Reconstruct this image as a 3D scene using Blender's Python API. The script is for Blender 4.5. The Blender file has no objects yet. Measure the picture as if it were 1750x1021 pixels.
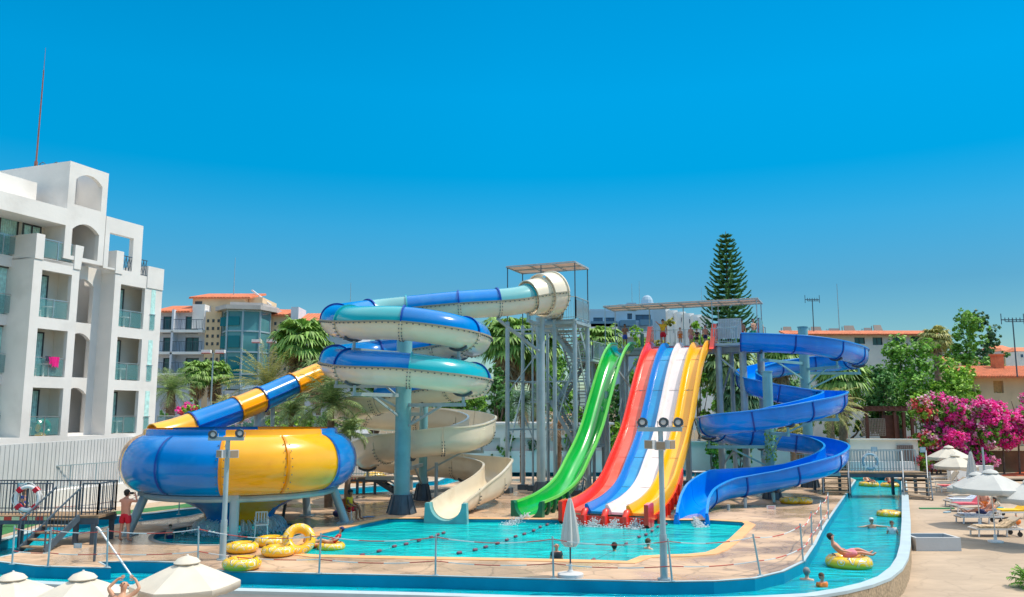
import bpy, bmesh, math, random
from mathutils import Vector, Matrix, noise
from mathutils.geometry import tessellate_polygon
random.seed(7)
PI=math.pi
SC=bpy.context.scene
COL=SC.collection
V=Vector
# ---------- camera model (photo pixel space 1750x1021) ----------
F_=1400.;CX=875.;CY=510.5;PT=math.atan(195/1400.);EYE=4.5
cp,sp=math.cos(PT),math.sin(PT)
def ray(px,py):
    a=(px-CX)/F_;b=(CY-py)/F_
    return (a,cp-b*sp,sp+b*cp)
def G(px,py,z=0.):
    r=ray(px,py);t=(z-EYE)/r[2];return V((r[0]*t,r[1]*t,z))
def D(px,py,Y):
    r=ray(px,py);t=Y/r[1];return V((r[0]*t,Y,EYE+r[2]*t))
def PL(px,py,o,d):
    r=ray(px,py)
    det=-r[0]*d[1]+d[0]*r[1]
    t=(-o[0]*d[1]+d[0]*o[1])/det
    p=V((r[0]*t,r[1]*t,EYE+r[2]*t))
    s=(p.x-o[0])*d[0]+(p.y-o[1])*d[1]
    return s,p.z,p
cam=bpy.data.cameras.new('camera');co=bpy.data.objects.new('camera',cam);COL.objects.link(co)
co.location=(0,0,EYE);co.rotation_euler=(PI/2+PT,0,0)
cam.sensor_width=36;cam.lens=36*F_/1750.;cam.clip_end=5000;cam.clip_start=.1
SC.camera=co
SC.view_settings.view_transform='Standard';SC.view_settings.look='None';SC.view_settings.gamma=1
SC.view_settings.exposure=0.6
# ---------- world + sun ----------
SUNV=V((0.68,0.05,1.04)).normalized()
el=math.asin(SUNV.z);az=math.atan2(SUNV.x,SUNV.y)
w=bpy.data.worlds.new('World');SC.world=w;w.use_nodes=True
nt=w.node_tree;bg=nt.nodes['Background']
sky=nt.nodes.new('ShaderNodeTexSky');sky.sky_type='NISHITA';sky.sun_disc=False
sky.sun_elevation=el;sky.sun_rotation=az;sky.altitude=0;sky.air_density=1.0;sky.dust_density=.0;sky.ozone_density=4.0
hs=nt.nodes.new('ShaderNodeHueSaturation');hs.inputs['Saturation'].default_value=1.5;hs.inputs['Value'].default_value=1.0
mx=nt.nodes.new('ShaderNodeMix');mx.data_type='RGBA';mx.blend_type='MULTIPLY';mx.inputs[0].default_value=1
tcw=nt.nodes.new('ShaderNodeTexCoord');spx=nt.nodes.new('ShaderNodeSeparateXYZ');cr_=nt.nodes.new('ShaderNodeValToRGB')
nt.links.new(tcw.outputs['Generated'],spx.inputs[0]);nt.links.new(spx.outputs['Z'],cr_.inputs[0])
E_=cr_.color_ramp.elements
SKYR=[(0.0,(.42,.46,.42)),(.145,(.58,.62,.53)),(.22,(.86,.90,.70)),(.37,(.62,1.25,.93)),(.5,(.62,1.29,.95))]
for i,(q,c) in enumerate(SKYR):
    e=E_[i] if i<2 else E_.new(q)
    e.position=q;e.color=(*c,1)
# even out the brightness between the sunward side and the far side
sx=nt.nodes.new('ShaderNodeMapRange');sx.inputs[1].default_value=.0;sx.inputs[2].default_value=.5;sx.inputs[3].default_value=1.0;sx.inputs[4].default_value=.86
nt.links.new(spx.outputs['X'],sx.inputs[0]);nt.links.new(sx.outputs[0],hs.inputs['Value'])
nt.links.new(sky.outputs[0],hs.inputs['Color']);nt.links.new(hs.outputs[0],mx.inputs[6]);nt.links.new(cr_.outputs[0],mx.inputs[7]);
hz=nt.nodes.new('ShaderNodeMapRange');hz.interpolation_type='SMOOTHSTEP';hz.inputs[1].default_value=.50;hz.inputs[2].default_value=.85  # warm glow added overhead, outside the view, to fill the shadows
nt.links.new(spx.outputs['Z'],hz.inputs[0])
vm=nt.nodes.new('ShaderNodeVectorMath');vm.operation='SCALE';vm.inputs[0].default_value=(6.6,5.9,4.6)
nt.links.new(hz.outputs[0],vm.inputs['Scale'])
va=nt.nodes.new('ShaderNodeVectorMath');va.operation='ADD';nt.links.new(mx.outputs[2],va.inputs[0]);nt.links.new(vm.outputs[0],va.inputs[1]);nt.links.new(va.outputs[0],bg.inputs[0])
bg.inputs[1].default_value=0.13
sl=bpy.data.lights.new('sun','SUN');sl.energy=2.6;sl.angle=math.radians(.5);sl.color=(1,.91,.76)
so=bpy.data.objects.new('sun',sl);COL.objects.link(so);so.rotation_euler=SUNV.to_track_quat('Z','Y').to_euler()
# ---------- materials ----------
MATS={}
def mat(name,col,rough=.5,var=.0,scale=4.,bump=0.,bscale=30.,metal=0.,coat=0.,stain=None,trans=0.,emis=None,isl=0.,sub=None,alpha=None):
    if name in MATS:return MATS[name]
    m=bpy.data.materials.new(name);m.use_nodes=True;n=m.node_tree;L=n.links
    b=n.nodes['Principled BSDF']
    b.inputs['Base Color'].default_value=(*col,1);b.inputs['Roughness'].default_value=rough
    b.inputs['Metallic'].default_value=metal
    if coat:b.inputs['Coat Weight'].default_value=coat;b.inputs['Coat Roughness'].default_value=.08
    tc=n.nodes.new('ShaderNodeTexCoord');src=None
    def mix(f,a,c,bt='MIX'):
        x=n.nodes.new('ShaderNodeMix');x.data_type='RGBA';x.blend_type=bt
        if isinstance(f,float):x.inputs[0].default_value=f
        else:L.new(f,x.inputs[0])
        for i,q in ((6,a),(7,c)):
            if isinstance(q,tuple):x.inputs[i].default_value=(*q,1)
            else:L.new(q,x.inputs[i])
        return x.outputs[2]
    def nz(sc,det=4,coord='Object'):
        t=n.nodes.new('ShaderNodeTexNoise');t.inputs['Scale'].default_value=sc;t.inputs['Detail'].default_value=det
        L.new(tc.outputs[coord],t.inputs['Vector']);return t.outputs['Fac']
    def ramp(f,a,b2):
        r=n.nodes.new('ShaderNodeMapRange');r.inputs[1].default_value=a;r.inputs[2].default_value=b2;L.new(f,r.inputs[0]);return r.outputs[0]
    cur=tuple(col)
    if var:
        lo=tuple(max(0,c*(1-var)) for c in col);hi=tuple(min(1,c*(1+var)) for c in col)
        cur=mix(ramp(nz(scale,6),.3,.7),lo,hi)
    if stain:
        sc,scl,amt=stain
        f=ramp(nz(scl,8),.55,.72)
        mm=n.nodes.new('ShaderNodeMath');mm.operation='MULTIPLY';mm.inputs[1].default_value=amt;L.new(f,mm.inputs[0])
        cur=mix(mm.outputs[0],cur,tuple(sc))
    if isl:
        g=n.nodes.new('ShaderNodeNewGeometry')
        lo=tuple(c*(1-isl) for c in col);hi=tuple(min(1,c*(1+isl)) for c in (sub or col))
        x=mix(g.outputs['Random Per Island'],lo,hi)
        cur=x if isinstance(cur,tuple) else mix(.5,cur,x)
    if not isinstance(cur,tuple):L.new(cur,b.inputs['Base Color'])
    if bump:
        bp=n.nodes.new('ShaderNodeBump');bp.inputs['Strength'].default_value=bump;bp.inputs['Distance'].default_value=.05
        L.new(nz(bscale,5),bp.inputs['Height']);L.new(bp.outputs[0],b.inputs['Normal'])
    if trans:
        o=n.nodes['Material Output'];tr=n.nodes.new('ShaderNodeBsdfTranslucent');ms=n.nodes.new('ShaderNodeMixShader')
        ms.inputs[0].default_value=trans
        if isinstance(cur,tuple):tr.inputs[0].default_value=(*cur,1)
        else:L.new(cur,tr.inputs[0])
        L.new(b.outputs[0],ms.inputs[1]);L.new(tr.outputs[0],ms.inputs[2]);L.new(ms.outputs[0],o.inputs[0])
    if 'blue' in name or 'azure' in name:b.inputs['Specular IOR Level'].default_value=.3
    if alpha is not None:b.inputs['Alpha'].default_value=alpha
    MATS[name]=m;return m
def nodes(m):return m.node_tree.nodes,m.node_tree.links,m.node_tree.nodes['Principled BSDF']
# ---------- mesh builder ----------
class MB:
    def __init__(s):s.v=[];s.f=[];s.m=[];s.mi=0
    def add(s,vs,fs):
        o=len(s.v);s.v+=[tuple(q) for q in vs]
        for f in fs:s.f.append(tuple(i+o for i in f));s.m.append(s.mi)
        return s
    def box(s,c,d,ax=None,ay=None,az=None):
        c=V(c);ax=V(ax or (1,0,0));ay=V(ay or (0,1,0));az=V(az or (0,0,1))
        hx,hy,hz=ax*(d[0]/2),ay*(d[1]/2),az*(d[2]/2)
        vs=[c+hx*i+hy*j+hz*k for k in(-1,1) for j in(-1,1) for i in(-1,1)]
        return s.add(vs,[(0,2,3,1),(4,5,7,6),(0,1,5,4),(2,6,7,3),(0,4,6,2),(1,3,7,5)])
    def bar(s,a,b,wd,ht=None,up=(0,0,1)):
        a=V(a);b=V(b);ht=ht or wd;t=(b-a);l=t.length
        if l<1e-6:return s
        t/=l;u=V(up)
        if abs(t.dot(u))>.98:u=V((0,1,0))
        x=t.cross(u).normalized();y=x.cross(t)
        return s.box((a+b)/2,(wd,l,ht),x,t,y)
    def tube(s,a,b,r,r2=None,n=8,cap=True):
        return s.path([a,b],[r,r if r2 is None else r2],n,cap)
    def path(s,pts,r,n=8,cap=True):
        pts=[V(p) for p in pts];k=len(pts)
        if not isinstance(r,(list,tuple)):r=[r]*k
        vs=[];x=None
        for i,p in enumerate(pts):
            t=(pts[min(i+1,k-1)]-pts[max(i-1,0)]).normalized()
            if x is None:
                u=V((0,0,1)) if abs(t.z)<.95 else V((1,0,0))
                x=t.cross(u).normalized()
            else:
                x=(x-t*x.dot(t)).normalized()
            y=t.cross(x)
            for j in range(n):
                a=2*PI*j/n;vs.append(p+(x*math.cos(a)+y*math.sin(a))*r[i])
        fs=[(i*n+j,i*n+(j+1)%n,(i+1)*n+(j+1)%n,(i+1)*n+j) for i in range(k-1) for j in range(n)]
        if cap:fs+=[tuple(range(n-1,-1,-1)),tuple((k-1)*n+j for j in range(n))]
        return s.add(vs,fs)
    def poly(s,pts,z0,z1,holes=()):
        """extruded polygon (2d pts)"""
        loops=[[V((p[0],p[1],0)) for p in pts]]+[[V((p[0],p[1],0)) for p in h] for h in holes]
        tri=tessellate_polygon(loops);flat=[p for l in loops for p in l];n=len(flat)
        vs=[V((p.x,p.y,z1)) for p in flat]+[V((p.x,p.y,z0)) for p in flat]
        fs=[]
        for t in tri:
            a,b,c=(flat[i] for i in t)
            if (b-a).cross(c-a).z<0:t=(t[0],t[2],t[1])
            fs.append(tuple(t));
            if z1!=z0:fs.append((t[2]+n,t[1]+n,t[0]+n))
        if z1!=z0:
            o=0
            for li,l in enumerate(loops):
                k=len(l)
                for i in range(k):
                    j=(i+1)%k;fs.append((o+i,o+n+i,o+n+j,o+j))
                o+=k
        return s.add(vs,fs)
    def vpoly(s,pts,o,u,wv,th,holes=()):
        """extruded polygon in vertical plane: pts (u,z), extruded along wv by th"""
        o=V((o[0],o[1],0));u=V((u[0],u[1],0));wv=V((wv[0],wv[1],0))
        loops=[[V((p[0],p[1],0)) for p in pts]]+[[V((p[0],p[1],0)) for p in h] for h in holes]
        tri=tessellate_polygon(loops);flat=[p for l in loops for p in l];n=len(flat)
        W=lambda p,k:o+u*p.x+V((0,0,p.y))+wv*k
        vs=[W(p,0) for p in flat]+[W(p,th) for p in flat];fs=[]
        for t in tri:
            fs.append(tuple(t));fs.append((t[2]+n,t[1]+n,t[0]+n))
        oo=0
        for l in loops:
            k=len(l)
            for i in range(k):
                j=(i+1)%k;fs.append((oo+i,oo+n+i,oo+n+j,oo+j))
            oo+=k
        return s.add(vs,fs)
    def lathe(s,prof,c=(0,0,0),n=24,a0=0,a1=2*PI,closed=True):
        c=V(c);full=abs(a1-a0-2*PI)<1e-6;k=n if full else n+1;vs=[]
        for i in range(k):
            a=a0+(a1-a0)*i/n
            for r,z in prof:vs.append(c+V((r*math.cos(a),r*math.sin(a),z)))
        m=len(prof);fs=[]
        for i in range(n):
            i2=(i+1)%k
            for j in range(m-1):
                fs.append((i*m+j,i2*m+j,i2*m+j+1,i*m+j+1))
        return s.add(vs,fs)
    def torus(s,c,R,r,n=24,m=10,axis=None,sz=1.):
        c=V(c);q=V(axis or (0,0,1)).to_track_quat('Z','Y');vs=[]
        for i in range(n):
            a=2*PI*i/n
            for j in range(m):
                b=2*PI*j/m;vs.append(c+q@V(((R+r*math.cos(b))*math.cos(a),(R+r*math.cos(b))*math.sin(a),r*sz*math.sin(b))))
        return s.add(vs,[(i*m+j,((i+1)%n)*m+j,((i+1)%n)*m+(j+1)%m,i*m+(j+1)%m) for i in range(n) for j in range(m)])
    def ball(s,c,rx,ry=None,rz=None,n=12,m=8,z0=-1.,q=None):
        c=V(c);ry=ry or rx;rz=rz or rx;vs=[];
        b0=math.asin(max(-1,z0))
        for j in range(m+1):
            b=b0+(PI/2-b0)*j/m
            for i in range(n):
                a=2*PI*i/n;p=V((rx*math.cos(b)*math.cos(a),ry*math.cos(b)*math.sin(a),rz*math.sin(b)))
                vs.append(c+(q@p if q else p))
        fs=[(j*n+i,j*n+(i+1)%n,(j+1)*n+(i+1)%n,(j+1)*n+i) for j in range(m) for i in range(n)]
        if z0>-1:fs.append(tuple(range(n-1,-1,-1)))
        return s.add(vs,fs)
    def sweep(s,pts,sec,closed=True,caps=True,upv=None):
        """pts: list of Vector; sec: list of (lat,vert) or function(i)->list"""
        k=len(pts);vs=[];m=None
        for i,p in enumerate(pts):
            t=(pts[min(i+1,k-1)]-pts[max(i-1,0)]).normalized()
            lat=t.cross(V((0,0,1))).normalized();up=lat.cross(t).normalized()
            S=sec(i) if callable(sec) else sec
            m=len(S)
            for (a,b) in S:vs.append(p+lat*a+up*b)
        mm=m if closed else m-1
        fs=[(i*m+j,(i+1)*m+j,(i+1)*m+(j+1)%m,i*m+(j+1)%m) for i in range(k-1) for j in range(mm)]
        if caps and closed:fs+=[tuple(range(m)),tuple((k-1)*m+j for j in range(m-1,-1,-1))]
        return s.add(vs,fs)
    def build(s,name,mats,parent=None,smooth=False,ang=35,fix=True):
        if not s.v:s.add([(0,0,0),(.001,0,0),(0,.001,0)],[(0,1,2)])
        me=bpy.data.meshes.new(name)
        off=V(parent['_b']) if parent is not None and '_b' in parent else V((0,0,0))
        me.from_pydata([(x-off.x,y-off.y,z-off.z) for x,y,z in s.v],[],s.f)
        if not isinstance(mats,(list,tuple)):mats=[mats]
        for m in mats:me.materials.append(m)
        if len(mats)>1:me.polygons.foreach_set('material_index',s.m)
        if fix:
            bm=bmesh.new();bm.from_mesh(me);bmesh.ops.recalc_face_normals(bm,faces=bm.faces);bm.to_mesh(me);bm.free()
        if smooth:
            me.polygons.foreach_set('use_smooth',[True]*len(me.polygons))
            me.set_sharp_from_angle(angle=math.radians(ang))
        o=bpy.data.objects.new(name,me);COL.objects.link(o)
        if parent is not None:
            o.parent=parent
            o['_b']=(off.x,off.y,off.z)   # children meshes of this part share the frame
        else:o['_b']=(0.,0.,0.)
        return o
def tag(o,label=None,cat=None,group=None,kind=None):
    if label:o['label']=label
    if cat:o['category']=cat
    if group:o['group']=group
    if kind:o['kind']=kind
    return o
def thing(name,label,cat,loc=(0,0,0),group=None,rz=0):
    o=bpy.data.objects.new(name,None);COL.objects.link(o);o.empty_display_size=.2
    o.location=loc;o['_b']=tuple(float(c) for c in loc);o.rotation_euler.z=rz
    return tag(o,label,cat,group)
def solo(mb,name,m,label,cat,group=None,**k):
    """a top-level mesh whose origin sits at its base"""
    o=mb.build(name,m,**k)
    xs=[v[0] for v in mb.v];ys=[v[1] for v in mb.v];zs=[v[2] for v in mb.v]
    c=V((sum(xs)/len(xs),sum(ys)/len(ys),min(zs)))
    o.data.transform(Matrix.Translation(-c));o.location=c
    return tag(o,label,cat,group)
def struct(mb,name,m,kind='structure',**k):
    o=mb.build(name,m,**k);o['kind']=kind;return o
def dup(o,loc=None,rz=None,label=None,parent=None,sc=None):
    c=o.copy();COL.objects.link(c)
    if parent is not None:c.parent=parent
    else:
        if loc is not None:c.location=loc
        if rz is not None:c.rotation_euler.z=rz
        if sc is not None:c.scale=(sc,sc,sc)
        if label:c['label']=label
    for ch in list(o.children):dup(ch,parent=c)
    return c
def crom(P,step=.25):
    """Catmull-Rom through P resampled at step"""
    P=[V(p) for p in P];Q=[P[0]*2-P[1]]+P+[P[-1]*2-P[-2]];out=[]
    for i in range(1,len(Q)-2):
        a,b,c,d=Q[i-1:i+3]
        for k in range(16):
            t=k/16;out.append(.5*((2*b)+(c-a)*t+(2*a-5*b+4*c-d)*t*t+(3*b-a-3*c+d)*t**3))
    out.append(P[-1])
    L=[0]
    for i in range(1,len(out)):L.append(L[-1]+(out[i]-out[i-1]).length)
    n=max(2,int(L[-1]/step));res=[];j=0
    for k in range(n+1):
        s=L[-1]*k/n
        while j<len(L)-2 and L[j+1]<s:j+=1
        f=(s-L[j])/max(1e-9,L[j+1]-L[j]);res.append(out[j].lerp(out[j+1],min(1,max(0,f))))
    return res
def ordn(i):
    return ['first','second','third','fourth','fifth','sixth','seventh','eighth','ninth','tenth','eleventh','twelfth','thirteenth','fourteenth','fifteenth','sixteenth','seventeenth','eighteenth','nineteenth','twentieth'][i]
# palette
M=dict(
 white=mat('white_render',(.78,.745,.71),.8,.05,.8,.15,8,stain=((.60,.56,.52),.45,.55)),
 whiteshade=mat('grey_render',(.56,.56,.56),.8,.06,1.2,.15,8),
 steel=mat('galvanised_steel',(.36,.46,.50),.42,.12,1.5,.05,20,metal=.25,stain=((.2,.25,.27),1.2,.4)),
 steelblue=mat('turquoise_painted_steel',(.17,.42,.47),.42,.12,1.2,.05,20,coat=.2,stain=((.1,.26,.32),1.3,.4)),
 darksteel=mat('dark_steel',(.06,.09,.12),.45,.2,3),
 bright=mat('brushed_steel',(.6,.6,.6),.3,.1,3,metal=.8),
 wood=mat('plank_wood',(.30,.2,.12),.8,.25,3,.2,20),
 cream=mat('cream_fibreglass',(.80,.70,.54),.28,.07,.7,.03,6,coat=.4,stain=((.56,.43,.28),.9,.4)),
 blue=mat('blue_fibreglass',(.0,.20,.60),.2,.16,.6,.02,5,coat=.35,stain=((.03,.30,.66),1.3,.5)),
 teal=mat('teal_fibreglass',(.01,.40,.46),.22,.12,.6,.02,5,coat=.6),
 azure=mat('azure_fibreglass',(.0,.23,.80),.2,.16,.5,.02,5,coat=.25,stain=((.02,.34,.80),1.2,.5)),
 azuredark=mat('azure_flange',(.0,.06,.35),.3),
 yellow=mat('yellow_fibreglass',(.95,.42,.0),.22,.07,.8,.02,5,coat=.6,stain=((.80,.30,.01),1.4,.45)),
 yellowd=mat('yellow_flange',(.72,.26,.0),.3),
 green=mat('green_fibreglass',(.0,.40,.05),.18,.15,.5,.02,5,coat=.8,stain=((.06,.52,.14),.6,.4)),
 greenrim=mat('light_green_rim',(.16,.66,.10),.3,coat=.5),
 red=mat('red_fibreglass',(.88,.03,.01),.25,.1,.8,.02,5,coat=.5),
 redlane=mat('red_lane_gelcoat',(.95,.12,.07),.3,.1,.8,.05,14,coat=.5,stain=((1.,.26,.18),2.,.5)),
 bluelane=mat('blue_lane_gelcoat',(.0,.30,.62),.3,.12,.8,.05,14,coat=.5,stain=((.06,.44,.7),2.,.4)),
 bluerim=mat('blue_lane_rim',(.0,.18,.6),.3,coat=.5),
 whitelane=mat('white_lane_gelcoat',(.82,.72,.72),.32,.06,.8,.05,14,coat=.4,stain=((.6,.5,.52),2.,.4)),
 yellane=mat('yellow_lane_gelcoat',(.98,.46,.0),.3,.06,.8,.05,14,coat=.5,stain=((.9,.38,.0),1.4,.4)),
 black=mat('black_plastic',(.015,.015,.018),.4),
 concrete=mat('weathered_concrete',(.36,.34,.31),.85,.15,1,.2,12),
 glass=mat('tinted_glass',(.02,.10,.11),.06,coat=.5),
 terracotta=mat('terracotta_tile',(.66,.20,.09),.8,.2,2,.3,10),
)
# ================= SETTING =================
def deckmat(name,col,wet=0.,crack=.0):
    m=mat(name,col,.75,.10,.35,.15,25);n,L,b=nodes(m)
    tc=n.new('ShaderNodeTexCoord')
    vz=n.new('ShaderNodeTexVoronoi');vz.feature='DISTANCE_TO_EDGE';vz.inputs['Scale'].default_value=1.1
    nzz=n.new('ShaderNodeTexNoise');nzz.inputs['Scale'].default_value=1.5
    ad=n.new('ShaderNodeMix');ad.data_type='RGBA';ad.inputs[0].default_value=.35
    L.new(tc.outputs['Object'],nzz.inputs['Vector']);L.new(tc.outputs['Object'],ad.inputs[6]);L.new(nzz.outputs['Color'],ad.inputs[7]);L.new(ad.outputs[2],vz.inputs['Vector'])
    mr=n.new('ShaderNodeMapRange');mr.inputs[1].default_value=0;mr.inputs[2].default_value=.035;mr.inputs[3].default_value=1-crack;mr.inputs[4].default_value=1
    L.new(vz.outputs['Distance'],mr.inputs[0])
    old=b.inputs['Base Color'].links[0].from_socket
    # broad blotches + stamped joints
    nb=n.new('ShaderNodeTexNoise');nb.inputs['Scale'].default_value=.9;nb.inputs['Detail'].default_value=10;nb.inputs['Roughness'].default_value=.7
    mp=n.new('ShaderNodeMapping');mp.inputs['Scale'].default_value=(.35,1,1);L.new(tc.outputs['Object'],mp.inputs[0]);L.new(mp.outputs[0],nb.inputs['Vector'])
    mb_=n.new('ShaderNodeMapRange');mb_.inputs[1].default_value=.4;mb_.inputs[2].default_value=.65;mb_.inputs[3].default_value=.86;mb_.inputs[4].default_value=1.08;L.new(nb.outputs[0],mb_.inputs[0])
    mu=n.new('ShaderNodeMath');mu.operation='MULTIPLY';L.new(mr.outputs[0],mu.inputs[0]);L.new(mb_.outputs[0],mu.inputs[1])
    hs_=n.new('ShaderNodeHueSaturation');L.new(old,hs_.inputs['Color']);L.new(mu.outputs[0],hs_.inputs['Value']);L.new(hs_.outputs[0],b.inputs['Base Color'])
    if wet:
        rr=n.new('ShaderNodeMapRange');rr.inputs[1].default_value=.45;rr.inputs[2].default_value=.6;rr.inputs[3].default_value=.12;rr.inputs[4].default_value=.8
        nw=n.new('ShaderNodeTexNoise');nw.inputs['Scale'].default_value=.35;nw.inputs['Detail'].default_value=5;L.new(tc.outputs['Object'],nw.inputs['Vector'])
        L.new(nw.outputs[0],rr.inputs[0]);L.new(rr.outputs[0],b.inputs['Roughness'])
    return m
M['deck']=deckmat('stamped_beige_concrete',(.58,.395,.26),wet=1,crack=.35)
M['deck2']=deckmat('sun_deck_concrete',(.48,.36,.255),crack=.12)
M['grnd']=mat('dry_soil',(.30,.23,.15),.9,.25,.3,.3,4)
M['coping']=mat('pale_coping',(.44,.53,.56),.6,.08,1.5,.1,12)
M['orangecop']=mat('orange_pool_edge',(.80,.42,.19),.6,.12,1.5,.1,12)
M['poolwall']=mat('blue_pool_paint',(.0,.27,.42),.4,.12,1.2)
M['pebble']=mat('pebble_dash',(.46,.34,.22),.9,.4,14,.6,60)
M['astro']=mat('artificial_grass',(.03,.17,.05),.9,.2,6,.3,60)
def watermat(name,col,col2,bs=1.0,foam=None):
    m=bpy.data.materials.new(name);m.use_nodes=True;n,L,b=nodes(m);MATS[name]=m
    tc=n.new('ShaderNodeTexCoord')
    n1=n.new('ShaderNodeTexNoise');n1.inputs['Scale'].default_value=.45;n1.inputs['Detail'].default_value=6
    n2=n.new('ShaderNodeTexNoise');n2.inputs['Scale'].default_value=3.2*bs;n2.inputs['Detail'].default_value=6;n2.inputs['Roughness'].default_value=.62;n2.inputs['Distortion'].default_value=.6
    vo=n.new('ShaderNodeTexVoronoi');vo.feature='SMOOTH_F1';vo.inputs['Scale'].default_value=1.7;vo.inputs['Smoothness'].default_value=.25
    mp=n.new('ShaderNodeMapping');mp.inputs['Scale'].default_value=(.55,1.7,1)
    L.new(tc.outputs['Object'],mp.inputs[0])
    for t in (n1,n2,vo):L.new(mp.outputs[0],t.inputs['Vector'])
    mi=n.new('ShaderNodeMix');mi.data_type='RGBA';mi.inputs[6].default_value=(*col,1);mi.inputs[7].default_value=(*col2,1)  # bright and dark reflection streaks mixed into the base colour
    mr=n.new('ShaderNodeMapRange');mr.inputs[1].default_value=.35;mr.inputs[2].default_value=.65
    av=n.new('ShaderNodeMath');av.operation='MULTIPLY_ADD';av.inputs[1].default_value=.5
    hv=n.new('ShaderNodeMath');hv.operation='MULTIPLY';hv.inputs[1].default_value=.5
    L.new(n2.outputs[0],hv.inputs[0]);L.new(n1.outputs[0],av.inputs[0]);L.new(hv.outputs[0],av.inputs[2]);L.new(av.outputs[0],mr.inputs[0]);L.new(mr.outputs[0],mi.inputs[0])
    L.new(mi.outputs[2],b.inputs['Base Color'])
    b.inputs['Roughness'].default_value=.09;b.inputs['Specular IOR Level'].default_value=.32;b.inputs['IOR'].default_value=1.33
    bp=n.new('ShaderNodeBump');bp.inputs['Strength'].default_value=.9;bp.inputs['Distance'].default_value=.16
    ad=n.new('ShaderNodeMath');ad.operation='ADD';L.new(n2.outputs[0],ad.inputs[0]);L.new(vo.outputs[0],ad.inputs[1])
    L.new(ad.outputs[0],bp.inputs['Height']);L.new(bp.outputs[0],b.inputs['Normal'])
    return m
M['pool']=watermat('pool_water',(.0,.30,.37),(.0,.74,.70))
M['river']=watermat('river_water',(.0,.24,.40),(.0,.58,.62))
M['foam']=mat('white_water',(.75,.8,.82),.5,.1,8,.8,20,trans=.3)
# polylines
def g2(l,z=0.):return [G(x,y,z) for x,y in l]
isl_out=g2([(-160,958),(-60,958),(0,961),(61,968),(122,970),(190,971),(172,961),(230,960),(300,962),(335,973),(400,977.5),(545,981),(745,985),(940,990.5),(1130,995),(1220,994),(1290,989),(1340,977),(1375,960),(1395,930),(1407,905),(1420,884),(1463,821)])
isl_back=g2([(1452,816),(1430,815),(1200,815),(900,815),(810,815),(760,829),(732,831),(672,840),(558,847),(511,850),(470,858),(353,876),(318,883),(256,890),(200,896),(176,902),(110,920),(49,941),(0,952),(-80,955),(-160,956)])
isl=isl_out+isl_back
pool=g2([(514,947),(540,949),(725,952.5),(900,955.5),(1013,958),(1072,960),(1095,951),(1130,949),(1172,948),(1205,945),(1222,939),(1246,922),(1264,905),(1273,896.5),(1268,893),(1208,889.5),(1110,889.5),(960,888.5),(791,887.5),(727,887),(663,887),(630,894),(581,905),(552,912),(532,926)])
SPC=G(398,911);sp_r=(2.75,2.9)
splash=[V((SPC.x+sp_r[0]*math.cos(a*PI/20),SPC.y+sp_r[1]*math.sin(a*PI/20),0)) for a in range(40)]
mb=MB();mb.poly(isl,-.02,0,[pool,splash]);struct(mb,'island_deck',M['deck'])
def offs(l,d,closed=False):
    out=[];k=len(l)
    for i,p in enumerate(l):
        a=l[(i-1)%k] if (closed or i>0) else l[i];b=l[(i+1)%k] if (closed or i<k-1) else l[i]
        t=(b-a);t.z=0;t.normalize();out.append(p+V((-t.y,t.x,0))*d)
    return out
def strip(mb,A,B,z0,z1,closed=False):
    k=len(A)
    for i in range(k if closed else k-1):
        j=(i+1)%k
        a,b,c,d=A[i],A[j],B[j],B[i]
        vs=[V((p.x,p.y,z)) for z in (z0,z1) for p in (a,b,c,d)]
        mb.add(vs,[(0,3,2,1),(4,5,6,7),(0,1,5,4),(1,2,6,5),(2,3,7,6),(3,0,4,7)])
    return mb
# pool shell walls, coping
def poolset(name,loop,cw,cm,depth=-.13,wm='pool',out=True):
    mb=MB();k=len(loop)
    for i in range(k):
        a,b=loop[i],loop[(i+1)%k];mb.add([V((a.x,a.y,.001)),V((b.x,b.y,.001)),V((b.x,b.y,-1.2)),V((a.x,a.y,-1.2))],[(0,1,2,3)])
    struct(mb,name+'_lining',M['poolwall'])
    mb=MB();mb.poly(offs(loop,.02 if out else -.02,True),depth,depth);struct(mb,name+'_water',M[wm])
    mb=MB();ar=sum(loop[i].x*loop[(i+1)%k].y-loop[(i+1)%k].x*loop[i].y for i in range(k))
    sgn=-1 if ar>0 else 1
    strip(mb,loop,offs(loop,sgn*cw,True),-.03,.02,True);struct(mb,name+'_coping',cm)
poolset('main_pool',pool,.42,M['orangecop'])
poolset('splash_pool',splash,.16,M['concrete'])
# lazy river
riv_near=g2([(-160,985),(0,990),(216,999),(325,1003),(471,1006.5),(640,1010.5),(725,1012.5),(900,1018),(1060,1021),(1180,1021),(1290,1018.5),(1376,1014),(1427,1006),(1470,996),(1500,985),(1521,969),(1532,952),(1538,930),(1541,890),(1541,850),(1540,822)])
riv_back=g2([(1528,817),(1515,814),(1488,808),(1453,804),(1380,803),(1200,803),(900,803),(780,808),(750,822),(705,824.5),(558,838),(522,840),(470,848),(353,867),(320,870),(265,877),(200,882),(152,888),(100,895),(51,910),(20,919),(0,926),(-80,935),(-160,940)])
riv=riv_near+riv_back
ring=[V((p.x,p.y,0)) for p in isl]
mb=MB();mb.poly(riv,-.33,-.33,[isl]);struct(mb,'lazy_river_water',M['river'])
mb=MB()
for L_ in (isl,riv):
    for i in range(len(L_)):
        a,b=L_[i],L_[(i+1)%len(L_)]
        mb.add([V((a.x,a.y,-.021)),V((b.x,b.y,-.021)),V((b.x,b.y,-1.4)),V((a.x,a.y,-1.4))],[(0,1,2,3)])
struct(mb,'lazy_river_lining',M['poolwall'])
mb=MB();strip(mb,isl,offs(isl,.10,True),-.02,.012,True);struct(mb,'island_kerb',M['coping'])
ar=1
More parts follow.
